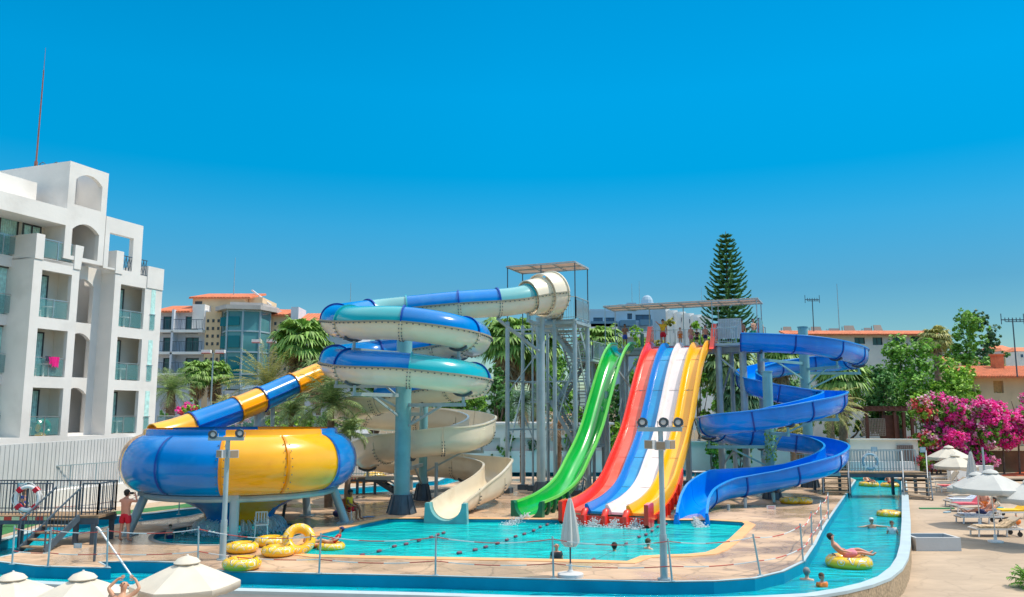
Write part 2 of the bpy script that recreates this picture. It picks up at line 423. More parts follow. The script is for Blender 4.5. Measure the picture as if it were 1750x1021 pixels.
mb=MB();strip(mb,riv_near,offs(riv_near,-.34),-.08,.0);strip(mb,riv_back,offs(riv_back,-.3),-.08,.0);struct(mb,'lazy_river_coping',M['coping'])
# sun deck on the right, sloping down to the camera
nearc=offs(riv_near,-.33)
def zr(Y):return -.22-.5*max(0,min(1,(46-Y)/22.))-max(0,(24-Y))*.06
right=[p for p in nearc if p.x>7.0]
pts=[(p.x,p.y) for p in right]+[(nearc[-1].x,58),(60,58),(60,3),(8.,3)]
bm_=MB();bm_.poly([V((x,y,0)) for x,y in pts],0,0)
me=bpy.data.meshes.new('x')
bmm=bmesh.new();vs=[bmm.verts.new(v) for v in bm_.v]
for f in bm_.f:
    try:bmm.faces.new([vs[i] for i in f])
    except ValueError:pass
for yy in range(6,58,2):
    bmesh.ops.bisect_plane(bmm,geom=bmm.verts[:]+bmm.edges[:]+bmm.faces[:],plane_co=(0,yy,0),plane_no=(0,1,0))
bmm.verts.index_update()
mb=MB();mb.add([V((v.co.x,v.co.y,zr(v.co.y))) for v in bmm.verts],[[v.index for v in f.verts] for f in bmm.faces]);bmm.free()
struct(mb,'sun_deck',M['deck2'])
mb=MB()
for i in range(len(nearc)-1):
    a,b=nearc[i],nearc[i+1]
    if b.x>6.5:
        mb.add([V((a.x,a.y,-.081)),V((b.x,b.y,-.081)),V((b.x,b.y,-2.2)),V((a.x,a.y,-2.2))],[(0,1,2,3)])
solo(mb,'river_wall',M['pebble'],'brown pebble dashed outer wall curving round the lazy river corner','wall')
# near side wall with overflow slots
mb=MB()
for i in range(len(nearc)-1):
    a,b=nearc[i],nearc[i+1]
    if b.x<=7.0 and a.x<6.6:
        mb.add([V((a.x,a.y,-.081)),V((b.x,b.y,-.081)),V((b.x,b.y,-1.6)),V((a.x,a.y,-1.6))],[(0,1,2,3)])
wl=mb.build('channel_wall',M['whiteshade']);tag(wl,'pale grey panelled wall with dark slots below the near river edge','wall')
mb=MB();tx=-12.0
def near_y(x):
    for i in range(len(nearc)-1):
        a,b=nearc[i],nearc[i+1]
        if a.x<=x<=b.x:return a.y+(b.y-a.y)*(x-a.x)/(b.x-a.x)
    return 20
while tx<4:
    y=near_y(tx)-.012
    mb.box((tx,y,-.24),(.24,.02,.035));mb.box((tx+.4,y,-.19),(.04,.02,.02));mb.box((tx-.35,y-.0,-.6),(.012,.02,.9));tx+=.68
mb.build('drain_slot',M['black'],wl)
# ground & near terrace
mb=MB();mb.poly([(-14,-2),(8.02,-2),(8.02,20.2),(6,20.4),(-14,22)],-1.62,-1.6);struct(mb,'near_terrace',M['deck2'])
# far ground: sheet to the horizon with the pool area left as a hole
hole=[V(p) for p in offs(riv,-.6,True)]
mb=MB();mb.poly([(-2500,-60),(2500,-60),(2500,3500),(-2500,3500)],-1.7,-1.7);struct(mb,'ground',M['grnd'])
# back terrace (z=0): behind river, left to right
bk=offs(riv_back,-.29)
P_=[(p.x,p.y) for p in bk]
terr=[(nearc[-1].x-.0,P_[0][1])]+P_+[(P_[-1][0]-30,P_[-1][1]),(-60,90),(70,90),(70,58.02),(nearc[-1].x,58.02)]
mb=MB();mb.poly(terr,-.1,-.02);struct(mb,'back_terrace',M['deck2'])
# artificial grass strip along left river bank and right far bank
lb=[p for p in offs(riv_back,-.75) if p.x<-14 and p.x>-40]
lb2=[p for p in offs(riv_back,-2.1) if p.x<-14 and p.x>-40]
mb=MB();strip(mb,lb,lb2,-.02,-.012);struct(mb,'green_turf_strip',M['astro'])
gp=G(1500,803);mb=MB();mb.poly([(G(1478,803).x,G(0,803).y),(G(1545,803).x,G(0,803).y),(G(1545,800).x,G(0,799).y),(G(1478,800).x,G(0,799).y)],-.02,-.01);struct(mb,'green_turf_patch',M['astro'])
# upper garden terrace (z 2.6 from Y 72), hills
M['earth']=mat('garden_soil',(.20,.15,.09),.9,.3,.6,.3,6)
mb=MB();mb.poly([(-60,70),(26,70),(26,64),(90,64),(90,140),(-60,140)],-.3,1.6);struct(mb,'upper_garden_ground',M['earth'])
M['hill']=mat('distant_scrub',(.10,.14,.12),.9,.3,.01)
mb=MB();vs=[];fs=[];nx,ny=60,10
for j in range(ny+1):
    for i in range(nx+1):
        x=-900+1900*i/nx;y=420+900*j/ny
        h=(30+14*noise.noise(V((x*.004,y*.004,0)))+8*noise.noise(V((x*.012,y*.01,3))))*min(1,j/5)
        if x>150:h*=1.0+(x-150)*.0008
        vs.append(V((x,y,-1.65+max(0,h))))
for j in range(ny):
    for i in range(nx):a=j*(nx+1)+i;fs.append((a,a+1,a+nx+2,a+nx+1))
mb.add(vs,fs);struct(mb,'hillside',M['hill'],smooth=True)
M['clay']=mat('orange_clay_court',(.62,.11,.03),.8,.08,.4)
mb=MB();a=G(1690,815,-.0);
mb.poly([V((G(1640,806).x,60,0)),(75,60),(75,73),(G(1700,786).x+2,73)],-.015,.0);struct(mb,'clay_court',M['clay'])
mb=MB();mb.poly([(46,72),(80,72),(80,80),(46,80)],.0,.01);struct(mb,'lawn',mat('lawn_grass',(.12,.26,.04),.9,.2,2,.4,40))
# ================= SLIDES =================
def arc(r,a0,a1,n,cx=0,cy=0):
    return [(cx+r*math.cos(math.radians(a0+(a1-a0)*i/n)),cy+r*math.sin(math.radians(a0+(a1-a0)*i/n))) for i in range(n+1)]
def shell(r,a0,a1,n,th=.05):
    return arc(r,a0,a1,n)+arc(r-th,a1,a0,n)
def near_i(path,p):
    return min(range(len(path)),key=lambda i:(path[i]-V(p)).length)
def flange(mb,path,i,r,a0,a1,w=.07,h=.07,n=16):
    """raised rib around the tube at path index i"""
    i=max(1,min(len(path)-2,i));t=(path[i+1]-path[i-1]).normalized()
    mb.sweep([path[i]-t*w/2,path[i]+t*w/2],arc(r+h,a0,a1,n)+arc(r-.01,a1,a0,n))
def boltsring(mb,path,i,r,a0,a1,n,sz=.045):
    t=(path[i+1]-path[i-1]).normalized();lat=t.cross(V((0,0,1))).normalized();up=lat.cross(t)
    for k in range(n+1):
        a=math.radians(a0+(a1-a0)*k/n);q=path[i]+(lat*math.cos(a)+up*math.sin(a))*(r+.05)
        for sg in (-1,1):mb.box(q+t*sg*.06,(sz,sz,sz))
M['seam']=mat('seam_sealant',(.30,.27,.20),.7)
M['bolt']=mat('bolt_grey',(.12,.13,.14),.5)
# ---- white/blue spiral tube slide ----
c1=G(686,878);c2=G(722,855)
TW=thing('tube_slide','tall spiral tube slide with blue and teal covers ending in a cream open chute','water slide',(c1.x,c1.y,0))
YF,YB=c1.y-3.35,c1.y+3.35
T=[D(962,500,44.2),D(945,502,43.4),D(915,507,42.5),D(870,516,41.7),D(790,521.5,YB),D(700,530,YB),D(628,538,YB-.7),
   D(576,547,c1.y),D(608,552,YF+.75),D(690,553,YF),D(775,566,YF+.7),D(813,580,c1.y),D(775,590,YB-.6),D(700,600,YB),D(628,609,YB-.7),
   D(574,618,c1.y),D(606,627,YF+.75),D(690,632,YF),D(777,643,YF+.7),D(814,652,c1.y),D(778,661,YB-.6),D(720,668,YB),D(652,682,YB+.1)]
n_tube=len(T)
T2=T+[D(604,694,YB+.9),D(585,702,c2.y+.2),D(610,709,c2.y+2.3),D(660,715,c2.y+3.0),D(735,716,c2.y+3.0),D(795,722,c2.y+2.0),D(824,733,c2.y),D(795,748,c2.y-2.4),D(730,755,c2.y-3.0),D(665,765,c2.y-2.4),
   D(627,777,c2.y),D(665,786,c2.y+2.4),D(730,792,c2.y+3.0),D(795,798,c2.y+2.3),D(836,806,c2.y+.9),D(851,815,c2.y-.9),D(836,828,c2.y-2.9),D(803,842,c2.y-5.0),D(779,853,c2.y-6.6),D(765,860,35.75)]
path=crom(T2,.22)
itube=near_i(path,T[-1])
R0=.72
bounds=[D(945,502,43.4),D(926,505,42.8),D(905,508,42.2),D(850,518,41.5),D(782,522,YB),D(697,530,YB),D(628,538,YB-.7),D(576,547,c1.y),D(596,551,YF+1.),D(693,553,YF),D(800,573,YF+1.4),D(812,583,c1.y+1),D(745,594,YB),D(650,606,YB-.3),D(574,618,c1.y),D(595,625,YF+1.),D(697,633,YF),D(808,650,YF+2.2),D(778,661,YB-.6),D(700,672,YB),D(652,682,YB+.1)]
bi=[near_i(path,b) for b in bounds]
for k in range(1,len(bi)):
    if bi[k]<=bi[k-1]:bi[k]=bi[k-1]+3
M['paleteal']=mat('pale_teal_fibreglass',(.16,.46,.48),.22,.12,.6,.02,5,coat=.6)
cols=['cream','cream','paleteal','blue','blue','paleteal','blue','blue','teal','blue','blue','teal','blue','blue','blue','blue','teal','blue','blue','blue']
for k in range(len(bi)-1):
    seg=path[bi[k]:bi[k+1]+1];r=R0+(.22*(2-k) if k<2 else 0)
    if len(seg)<2:continue
    rr=r
    mb=MB();mb.sweep(seg,shell(rr,0,180,14));cv=mb.build('tube_cover',M[cols[k]],TW,smooth=True)
    mb=MB();mb.sweep(seg,shell(rr,180,360,14));bs=mb.build('tube_base',M['cream'],TW,smooth=True)
    for s_ in (1,-1):
        mb=MB();mb.sweep(seg,[(s_*(rr-.02),-.035),(s_*(rr+.07),-.035),(s_*(rr+.07),.035),(s_*(rr-.02),.035)])
        mb.mi=1
        for j in range(1,len(seg)-1,1):
            t=(seg[j+1]-seg[j-1]).normalized();lat=t.cross(V((0,0,1))).normalized()
            mb.box(seg[j]+lat*s_*(rr+.05)+V((0,0,-.06)),(.06,.06,.05))
        mb.build('seam_flange',[M['seam'],M['bolt']],cv)
    mb=MB();flange(mb,path,bi[k],rr,0,180)
    mb.build('joint_flange',M['azuredark' if cols[k]=='blue' else ('teal' if 'teal' in cols[k] else 'cream')],cv,smooth=True)
    mb=MB();flange(mb,path,bi[k],rr,180,360,.05,.05);mb.mi=1;boltsring(mb,path,max(1,bi[k]),rr,190,350,12)
    mb.build('joint_flange',[M['cream'],M['bolt']],bs)
# open cream trough
tr=path[itube:];n=len(tr)
def trsec(seg0,n_all):
    def f(i):
        q=(seg0+i)/n_all;e=max(0,(q-.82)/.18);h=.6*(1-e)+.02;
        if q<.06:h=.1+.5*q/.06
        r=R0
        o=[(-r-.02,h)]+arc(r,180,360,14)+[(r+.02,h)]
        inn=[(r-.045,h)]+arc(r-.06,0,-180,14)+[(-r+.045,h+.3*max(0,1-abs(q-.84)/.10))]
        h0=h;g=h+.3*max(0,1-abs(q-.84)/.10)
        return [(-r-.07,g),(-r-.07,g-.07)]+o[0:0]+[(-r-.01,g-.07)]+arc(r,180,360,14)+[(r+.01,h-.07),(r+.07,h-.07),(r+.07,h)]+inn
    return f
step=14;k=0
while k<n-1:
    e=min(n-1,k+step)
    if n-1-e<5:e=n-1
    mb=MB();mb.sweep(tr[k:e+1],trsec(k,n));sg=mb.build('trough_section',M['cream'],TW,smooth=True,ang=50)
    mb=MB();mb.sweep([tr[k],tr[k]+(tr[k+1]-tr[k])*.25],[(-R0-.04,.3),]+arc(R0+.045,180,360,14)+[(R0+.04,.3),(R0-.02,.3)]+arc(R0-.02,0,-180,14)+[(-R0+.02,.3)])
    mb.mi=1;boltsring(mb,tr,max(1,k),R0,185,355,14)
    mb.build('joint_flange',[M['cream'],M['bolt']],sg)
    k=e
# outlet block
o_=tr[-1];t_=(tr[-1]-tr[-4]).normalized();t_.z=0;t_.normalize();la=t_.cross(V((0,0,1)))
M['tealblock']=mat('pale_teal_outlet',(.16,.42,.44),.4,.15,2)
mb=MB();mb.vpoly([(-.95,-.35),(.95,-.35),(.9,o_.z+.02),(.72,o_.z+.02)]+[(x,z+o_.z) for x,z in arc(.70,0,-180,14)]+[(-.72,o_.z+.02),(-.9,o_.z+.02)],(o_.x,o_.y),(la.x,la.y),(t_.x,t_.y),.35)
mb.build('outlet_block',M['tealblock'],TW)
# columns with arms
def column(par,p,r,top,base_m='darksteel',m='steelblue',n=18,flare=True,capm='teal'):
    mb=MB();mb.tube((p.x,p.y,.0),(p.x,p.y,top),r,r,n);c=mb.build('support_column',M[m],par,smooth=True)
    mb=MB();mb.tube((p.x,p.y,top),(p.x,p.y,top+.05),r+.04,r+.04,n);mb.build('column_cap',M[m],c)
    mb=MB()
    if flare:
        mb.mi=1
        mb.lathe([(r+.02,.85),(r+.06,.85),(r*1.45+.1,.05),(r*1.45+.1,0),(r,0)],(p.x,p.y,0),n)
        for k in range(8):
            a=2*PI*k/8;d=V((math.cos(a),math.sin(a),0));mb.bar(p+d*(r+.05)+V((0,0,.8)),p+d*(r*1.5+.1)+V((0,0,.02)),.05,.12)
    mb.build('column_base',[M[m],M[base_m]],c)
    return c
def arm(par,cpt,q,z,r_tube=.72,m='steel',reach=.0):
    """bracket from column centre to beneath path point q"""
    b=V((q.x,q.y,q.z-r_tube-.45));a=V((cpt.x,cpt.y,b.z))
    d=(b-a);d.z=0;L=d.length;d.normalize()
    mb=MB();mb.bar(a,b+d*.1,.12,.16)
    mb.bar(V((a.x,a.y,b.z-1.0))+d*.2,b-d*L*.35+V((0,0,-.05)),.07,.09)
    mb.tube(b,b+V((0,0,.38)),.07)
    mb.build('support_arm',M[m],par)
def cradle(par,pth,i,r,m='darksteel'):
    mb=MB();i=max(1,min(len(pth)-2,i));t=(pth[i+1]-pth[i-1]).normalized()
    mb.sweep([pth[i]-t*.05,pth[i]+t*.05],arc(r+.12,235,305,8)+arc(r+.01,305,235,8));mb.build('saddle',M[m],par)
cc1=column(TW,c1,.36,D(686,580,c1.y).z+.1)
cc2=column(TW,c2,.22,D(722,690,c2.y).z)
for q in (D(608,552,YF+.75),D(790,570,YF+.9),D(790,592,YB-.9),D(608,626,YF+.75),D(795,649,YF+1.1),D(628,609,YB-.7),D(720,668,YB),D(574,618,c1.y+.3)):
    i=near_i(path,q);arm(cc1,c1,path[i],0);cradle(TW,path,i,R0)
for q in (D(824,733,c2.y),D(620,700,c2.y+1.5),D(627,777,c2.y+.5),D(795,798,c2.y+2.3),D(730,792,c2.y+3.0),D(700,760,c2.y-2.8)):
    i=near_i(path,q);arm(cc2,c2,path[i],0);cradle(TW,path,i,R0)
pc=G(925,851);mb=MB();tz=D(925,545,pc.y).z
cc3=column(TW,pc,.24,tz,m='steel')
q=path[near_i(path,D(905,508,42.2))];arm(cc3,pc,V((q.x,q.y,q.z)),0)
q=path[near_i(path,D(850,518,41.5))]
mb=MB();mb.tube(D(925,604,pc.y),V((q.x,q.y,q.z-R0-.1)),.09);mb.build('diagonal_brace',M['steel'],cc3)
# low props under the chute
for px,py in ((745,860),(850,842),(703,838)):
    g=G(px,py);mb=MB();i=min(range(len(tr)),key=lambda i:(tr[i].xy-g.xy).length);
    mb.tube((g.x,g.y,0),(g.x,g.y,max(.3,min(tr[i].z-R0,2.))),.09);mb.build('support_column',M['steel'],TW)
# ---- bowl slide ----
bc=V((-10.9,33.7,0))
BS=thing('bowl_slide','big blue and yellow bowl slide fed by a sloping blue and yellow tube','water slide',bc)
prof=[(3.66,3.86),(3.74,3.86),(3.74,3.74)]+[(3.60+.95*math.cos(math.radians(q)),2.56+(1.13 if q>0 else 1.04)*math.sin(math.radians(q))) for q in (80,66,52,38,24,8,-8,-24,-40,-56,-70)]+[(3.3,1.48),(2.6,1.24),(2.0,.98),(1.6,.78),(1.4,.60),(1.32,.42),(1.30,.20)]
inner=[(r-.06,z+.02) for r,z in reversed(prof)]
fr=math.atan2(-bc.y,-bc.x)  # direction to camera
cl={0:'yellow',1:'yellow',2:'blue',3:'blue',4:'yellow',5:'yellow',6:'blue',7:'blue',8:'yellow',9:'yellow',10:'blue',11:'blue'}
for k in range(12):
    a0=math.radians(-81.5+30*k)   # -71.5 faces the camera
    col=cl[k]
    mb=MB();mb.lathe(prof+inner,bc,10,a0,a0+PI/6);pn=mb.build('bowl_panel',M[col],BS,smooth=True,ang=30)
    mb=MB();w=math.radians(.55);mb.lathe([(r+.075,z) for r,z in prof[3:14]]+[(r-.01,z) for r,z in reversed(prof[3:14])],bc,1,a0-w,a0+w)
    if col=='yellow':
        mb.mi=1
        for r,z in [(3.60+1.03*math.cos(math.radians(q)),2.56+1.12*math.sin(math.radians(q))) for q in (45,30,15,0,-15,-30,-45)]:
            for s in (-1,1):
                a=a0+s*.028;mb.box((bc.x+(r-.02)*math.cos(a),bc.y+(r-.02)*math.sin(a),z),(.035,.035,.035))
    mb.build('panel_flange',[M['azuredark' if col=='blue' else 'yellowd'],M['bolt']],pn,smooth=True)
RB=3.62;zb=1.42
mb=MB();pts=[V((bc.x+RB*math.cos(a*PI/20),bc.y+RB*math.sin(a*PI/20),zb)) for a in range(41)];mb.path(pts,.13,8,False)
mb.build('ring_beam',M['steel'],BS,smooth=True)
for k in range(5):
    ft=[G(402,921),G(235,914),G(575,894),G(525,882),V((-13.3,37.3,0))][k];d=(ft-bc).normalized();top=bc+d*RB+V((0,0,zb))
    if k in(1,2,4):ft=bc+d*(RB+.55)
    if k==0:top=V((ft.x,bc.y-math.sqrt(RB**2-(ft.x-bc.x)**2),zb))
    if k==0:ft=V((top.x,top.y,0))
    mb=MB();mb.tube(ft,top,.17,.17,12);l=mb.build('leg',M['steel'],BS,smooth=True)
    mb=MB();mb.box(ft+V((0,0,.02)),(.6,.6,.04));mb.build('foot_plate',M['steel'],l);mb=MB();mb.box(top+V((0,0,.1)),(.4,.4,.2));mb.build('ring_bracket',M['steel'],l)
# feeder tube
fp=crom([D(262,748,35.5),D(300,738,36.3),D(345,722,37.2),D(405,700,38.5),D(455,679,39.8),D(505,657,41.2),D(552,637,42.5),D(600,618,43.6),D(650,606,44.4)],.2)
bnd=[0]+[near_i(fp,D(x,y,Y)) for x,y,Y in ((332,727,36.9),(400,702,38.4),(445,683,39.5),(500,659,41.),(570,630,43.))]+[len(fp)-1]
for k in range(len(bnd)-1):
    c='yellow' if k%2==0 else 'blue'
    seg=fp[bnd[k]:bnd[k+1]+1];r=.60
    mb=MB();mb.sweep(seg,shell(r,0,360,20));t=mb.build('feeder_tube',M[c],BS,smooth=True)
    mb=MB();
    for s_ in (1,-1):mb.sweep(seg,[(s_*(r-.02),-.025),(s_*(r+.06),-.025),(s_*(r+.06),.025),(s_*(r-.02),.025)])
    if k:flange(mb,fp,bnd[k],r,0,360)
    mb.build('tube_flange',M['yellowd' if (k%2==0)==(k>0) or k==0 else 'azuredark'],t)
for px,py,Y in ((445,683,39.5),(470,672,40.2)):
    i=near_i(fp,D(px,py,Y));p=fp[i];mb=MB();mb.tube((p.x,p.y+(.3 if px>450 else 0),0),(p.x,p.y,p.z-.45),.26 if px<450 else .1,None,12);mb.build('support_column',M['steel'],BS)
g=G(483,888);mb=MB();mb.tube((g.x,g.y,0),(g.x+.3,g.y-.4,1.4),.07);mb.build('prop',M['darksteel'],BS)
a=math.radians(-170);e=bc+V((math.cos(a)*4.3,math.sin(a)*4.3+1.6,2.75))
mb=MB();mb.lathe([(.05,0),(.62,.02),(.66,.12),(.66,-.3),(.55,-.3)],(0,0,0),16);mb.v=[tuple(e+V((-v[2],v[1]*.9,v[0]))) for v in mb.v];mb.build('access_hatch',M['yellowd'],BS)
# water curtain
mb=MB();
for k in range(520):
    a=random.uniform(0,2*PI);r0=1.30+random.uniform(-.05,.05);z0=random.uniform(.2,.42);r1=r0+random.uniform(.1,.5);z1=random.uniform(-.1,.1)
    p=V((bc.x+r0*math.cos(a),bc.y+r0*math.sin(a),z0));q=V((bc.x+r1*math.cos(a),bc.y+r1*math.sin(a),z1));m_=(p+q)/2+V((math.cos(a)*.08,math.sin(a)*.08,.08));mb.path([p,m_,q],[.014,.022,.03],4)
for k in range(1100):
    a=random.uniform(0,2*PI);r=random.gauss(1.72,.22);mb.ball((bc.x+r*math.cos(a),bc.y+r*math.sin(a),-.1+abs(random.gauss(0,.05))),random.uniform(.015,.05),n=5,m=3)
o=mb.build('falling_water',mat('falling_water_mat',(.97,.98,1.),.3,.03,4,trans=.35));tag(o,'curtain of water falling from the bowl slide funnel into its round pool','water curtain',kind='stuff')
# ---- racing slides: shared frame ----
b0=G(965,888);e2=V((.395,.919,0));e1=V((.919,-.395,0));e2.normalize();e1.normalize()
def LF(l,s,z):return V((b0.x,b0.y,0))+e1*l+e2*s+V((0,0,z))
# rim profile (s, z)
rp=[(0,.42),(1.0,.46),(2.4,.56),(4.1,.84),(5.5,1.3),(6.8,2.05),(8.1,2.8),(9.3,3.65),(10.7,5.02),(12.35,6.62),(13.8,7.75),(14.9,8.28),(15.6,8.42),(16.3,8.44)]
lane_path=crom([V((0,s,z)) for s,z in rp],.3)
def lpath(l):return [LF(l,p.y,p.z) for p in reversed(lane_path)]
LS=thing('racing_slide','four lane racing slide in red, blue, white and yellow with red side panels','water slide',LF(1.8,0,0))
W=.9
lane_cols=[('redlane','red'),('bluelane','bluerim'),('whitelane','whitelane'),('yellane','yellane')]
for k,(lc,rc) in enumerate(lane_cols):
    l0=k*W
    P=lpath(l0)   # travelling down: lateral axis of sweep = t x up; going -e2 => right side is -e1
    # lateral positive = t x z ; t=-e2 -> (-e2) x z = ... sign handled by using negative values
    t=(P[1]-P[0]);lat=t.cross(V((0,0,1)));sg=1 if lat.dot(e1)>0 else -1
    fl=[(sg*x,z) for x,z in [(.22,-.02),(W+.02,-.02),(W+.02,-.12),(.22,-.12)]]
    mb=MB();mb.sweep(P,fl);mb.build('lane_bed',M[lc],LS,smooth=True)
    h=.38 if k==0 else .28
    rm=[(0,-.14),(0,h-.04),(.03,h),(.11,h),(.15,h-.05),(.22,.10),(.27,.0),(.27,-.1),(.2,-.14)]
    mb=MB();mb.sweep(P,[(sg*x,z) for x,z in rm]);mb.build('lane_divider',M[rc],LS,smooth=True,ang=40)
    # joint lines
    mb=MB()
    for j in range(10,len(P)-6,9):
        mb.bar(P[j]+e1*.24+V((0,0,-.012)),P[j]+e1*(W-.01)+V((0,0,-.014)),.010,.012)
    mb.build('bed_joint',M['seam'],LS)
P=lpath(4*W)
mb=MB();mb.sweep(P,[(sg*x,z) for x,z in [(-.1,-.14),(-.1,.3),(-.06,.36),(.02,.36),(.05,.32),(.05,-.3),(.0,-.3)]]);mb.build('side_rim',M['yellane'],LS,smooth=True,ang=40)
# red skirt with ribs on the right lower side, sill and posts at the bottom
mb=MB()
PP=[p for p in lane_path if p.y<6.8]
mb.vpoly([(p.y,p.z-.16) for p in PP]+[(p.y,max(.08 if p.y<2.2 else p.z-.75,p.z-.75)) for p in reversed(PP)],(LF(3.66,0,0).x,LF(3.66,0,0).y),(e2.x,e2.y),(e1.x,e1.y),.06)
for s_ in (1.2,1.9,2.6,3.3,4.,4.7,5.4):
    z=[p.z for p in lane_path if p.y>=s_][0];mb.bar(LF(3.76,s_,z-.2),LF(3.76,s_,z-.72),.1,.08)
mb.build('side_skirt',M['red'],LS)
mb=MB()
mb.sweep([LF(-.1,-.12,0),LF(3.75,-.12,0)],[(-.22,-.35),(-.22,.14),(-.16,.22),(.12,.24),(.14,-.35)])
mb.build('end_sill',M['red'],LS,smooth=True)
for l,h in ((-.02,.82),(.96,.42),(1.86,.42),(2.76,.42),(3.66,.82)):
    mb=MB();
    if h>.5:
        mb.sweep([LF(l-.09,0,0),LF(l+.09,0,0)],[(-.45,-.35),(-.45,h-.12),(-.38,h),(-.1,h+.02),(.5,h-.02),(.5,-.0),(.0,-.35)])
    else:
        mb.path([LF(l,-.34,-.3),LF(l,-.34,.25),LF(l,-.2,h),LF(l,.1,h+.04)],[.16,.14,.13,.1],10)
    mb.build('end_post',M['red'],LS,smooth=True)
for l in (-.2,3.72):
    mb=MB();mb.vpoly([(15.0,8.2),(16.6,8.35),(16.75,9.75),(16.45,9.85),(16.2,9.8),(15.7,9.0)],(LF(l,0,0).x,LF(l,0,0).y),(e2.x,e2.y),(e1.x,e1.y),.26)
    mb.build('start_panel',M['red'],LS)
mb=MB();mb.sweep([LF(0,16.3,0),LF(3.7,16.3,0)],[(-.25,8.3),(-.25,8.5),(-.1,8.56),(.1,8.5),(.1,8.3)]);mb.build('start_sill',M['red'],LS)
# steel below
for l in (.5,3.1):
    for s_,zz in ((4.6,.6),(8.2,2.4),(11.5,5.3)):
        z=[p.z for p in lane_path if p.y>=s_][0]
        mb=MB();mb.tube(LF(l,s_,0),LF(l,s_,z-.2),.10,None,10);mb.bar(LF(l,s_,z*.45),LF(l,s_+1.4,z+.3),.07);mb.build('support_column',M['steel'],LS)
# ---- green slide ----
GS=thing('green_slide','single bright green body slide with a lighter green rim','water slide',LF(-1.68,0,0))
gl=-1.78;gr=.60
gp=[V((0,p.y+.35,p.z+(0.10 if p.y<3 else .1+.2*min(1,max(0,(p.y-8)/5))))) for p in lane_path]
GP=[LF(gl,p.y,p.z) for p in reversed(gp)]
gsec=arc(gr,172,368,18)+arc(gr-.05,368,172,18)
mb=MB();mb.sweep(GP,gsec);gb=mb.build('slide_trough',M['green'],GS,smooth=True,ang=60)
for s_ in (-1,1):
    mb=MB();mb.sweep(GP,[(s_*(gr-.06),.06),(s_*(gr-.05),.14),(s_*(gr+.06),.14),(s_*(gr+.08),.04),(s_*(gr-.0),.02)]);mb.build('rim',M['greenrim'],GS,smooth=True)
o_=GP[-1];mb=MB();mb.vpoly([(-.74,-.35),(.74,-.35),(.74,o_.z+.16),(.62,o_.z+.16)]+[(x,z+o_.z) for x,z in arc(.56,6,-186,14)]+[(-.62,o_.z+.16),(-.74,o_.z+.16)],(o_.x,o_.y),(e1.x,e1.y),(-e2.x,-e2.y),.3)
M['dgreen']=mat('dark_green_outlet',(.0,.14,.07),.35,.15,2)
mb.build('outlet_block',M['dgreen'],GS)
for s_ in (1.1,1.9,2.7,3.6):
    z=[p.z for p in gp if p.y>=s_][0];
    mb=MB();mb.path([LF(gl+.62,s_,z+.02),LF(gl+.64,s_+.05,z*.5),LF(gl+.5,s_+.1,.02)],[.1,.08,.1],8);mb.build('brace_rib',M['dgreen'],GS,smooth=True)
mb=MB();mb.sweep(GP[8:],[(-.2,-gr-.14),(.2,-gr-.14),(.16,-gr+.02),(-.16,-gr+.02)]);mb.build('keel',M['dgreen'],GS)
for s_ in (4.2,8.3,12.):
    z=[p.z for p in gp if p.y>=s_][0]
    mb=MB();mb.tube(LF(gl+.1,s_,0),LF(gl+.1,s_,max(.2,z-gr-.1)),.13,None,10);mb.bar(LF(gl+.1,s_,max(.1,(z-1)*.5)),LF(gl+.1,s_-.9,max(.2,z-1.6)),.08);mb.build('support_column',M['steel'],GS)
# ---- blue open spiral slide ----
k1=G(1320,853);k2=G(1388,833);k1=V((k1.x,k1.y,0))
k2c=D(1370,600,k2.y)
BL=thing('spiral_slide','bright blue open spiral slide winding round two turquoise columns into the pool','water slide',(k1.x,k1.y,0))
K1=V((k1.x,k1.y,0));K2=V((k2.x-.1,k2.y,0))
# control points are rim-line positions (rim = path + .42)
dz=-13
def R(px,py,Y):
    p=D(px,py,Y);p.z-=.42;return p
B_=[R(1266,571,47.7),R(1300,572,47.4),R(1372,576,47.3),R(1430,585,48.2),R(1466,598,51.),R(1440,607,53.6),R(1372,612,54.5),R(1308,622,53.2),
    R(1275,634,50.6),R(1288,646,48.2),R(1325,657,47.3),R(1368,664,46.9),R(1404,668,46.2),R(1428,670,44.3),R(1405,679,41.9),R(1345,692,40.9),R(1300,700,40.8),R(1240,708,41.6),
    R(1210,716,44.),R(1240,727,46.6),R(1300,736,47.5),R(1370,744,47.2),R(1414,753,46.),R(1430,763,44.2),R(1412,777,42.3),R(1375,789,41.4),R(1320,803,40.9),R(1275,811,40.6),R(1236,818,40.1),R(1206,830,39.0),R(1190,843,37.5),R(1184,856,36.2),R(1182,866,35.35)]
bpth=crom(B_,.22);n=len(bpth);rb=.6
def bsec(k0,n_all):
    def f(i):
        q=(k0+i)/n_all;h=.42
        if q>.95:h=.42*(1-(q-.95)/.05)+.12*(q-.95)/.05
        g=h+.38*max(0,1-abs(q-.915)/.06)
        return [(-rb-.07,h),(-rb-.07,h-.05),(-rb-.01,h-.06)]+arc(rb,180,360,14)+[(rb+.01,g-.06),(rb+.07,g-.05),(rb+.07,g),(rb-.04,g)]+arc(rb-.05,0,-180,14)+[(-rb+.04,h)]
    return f
k=0;st=13
M['azurerim']=mat('light_blue_rim',(.02,.30,.78),.3,coat=.5)
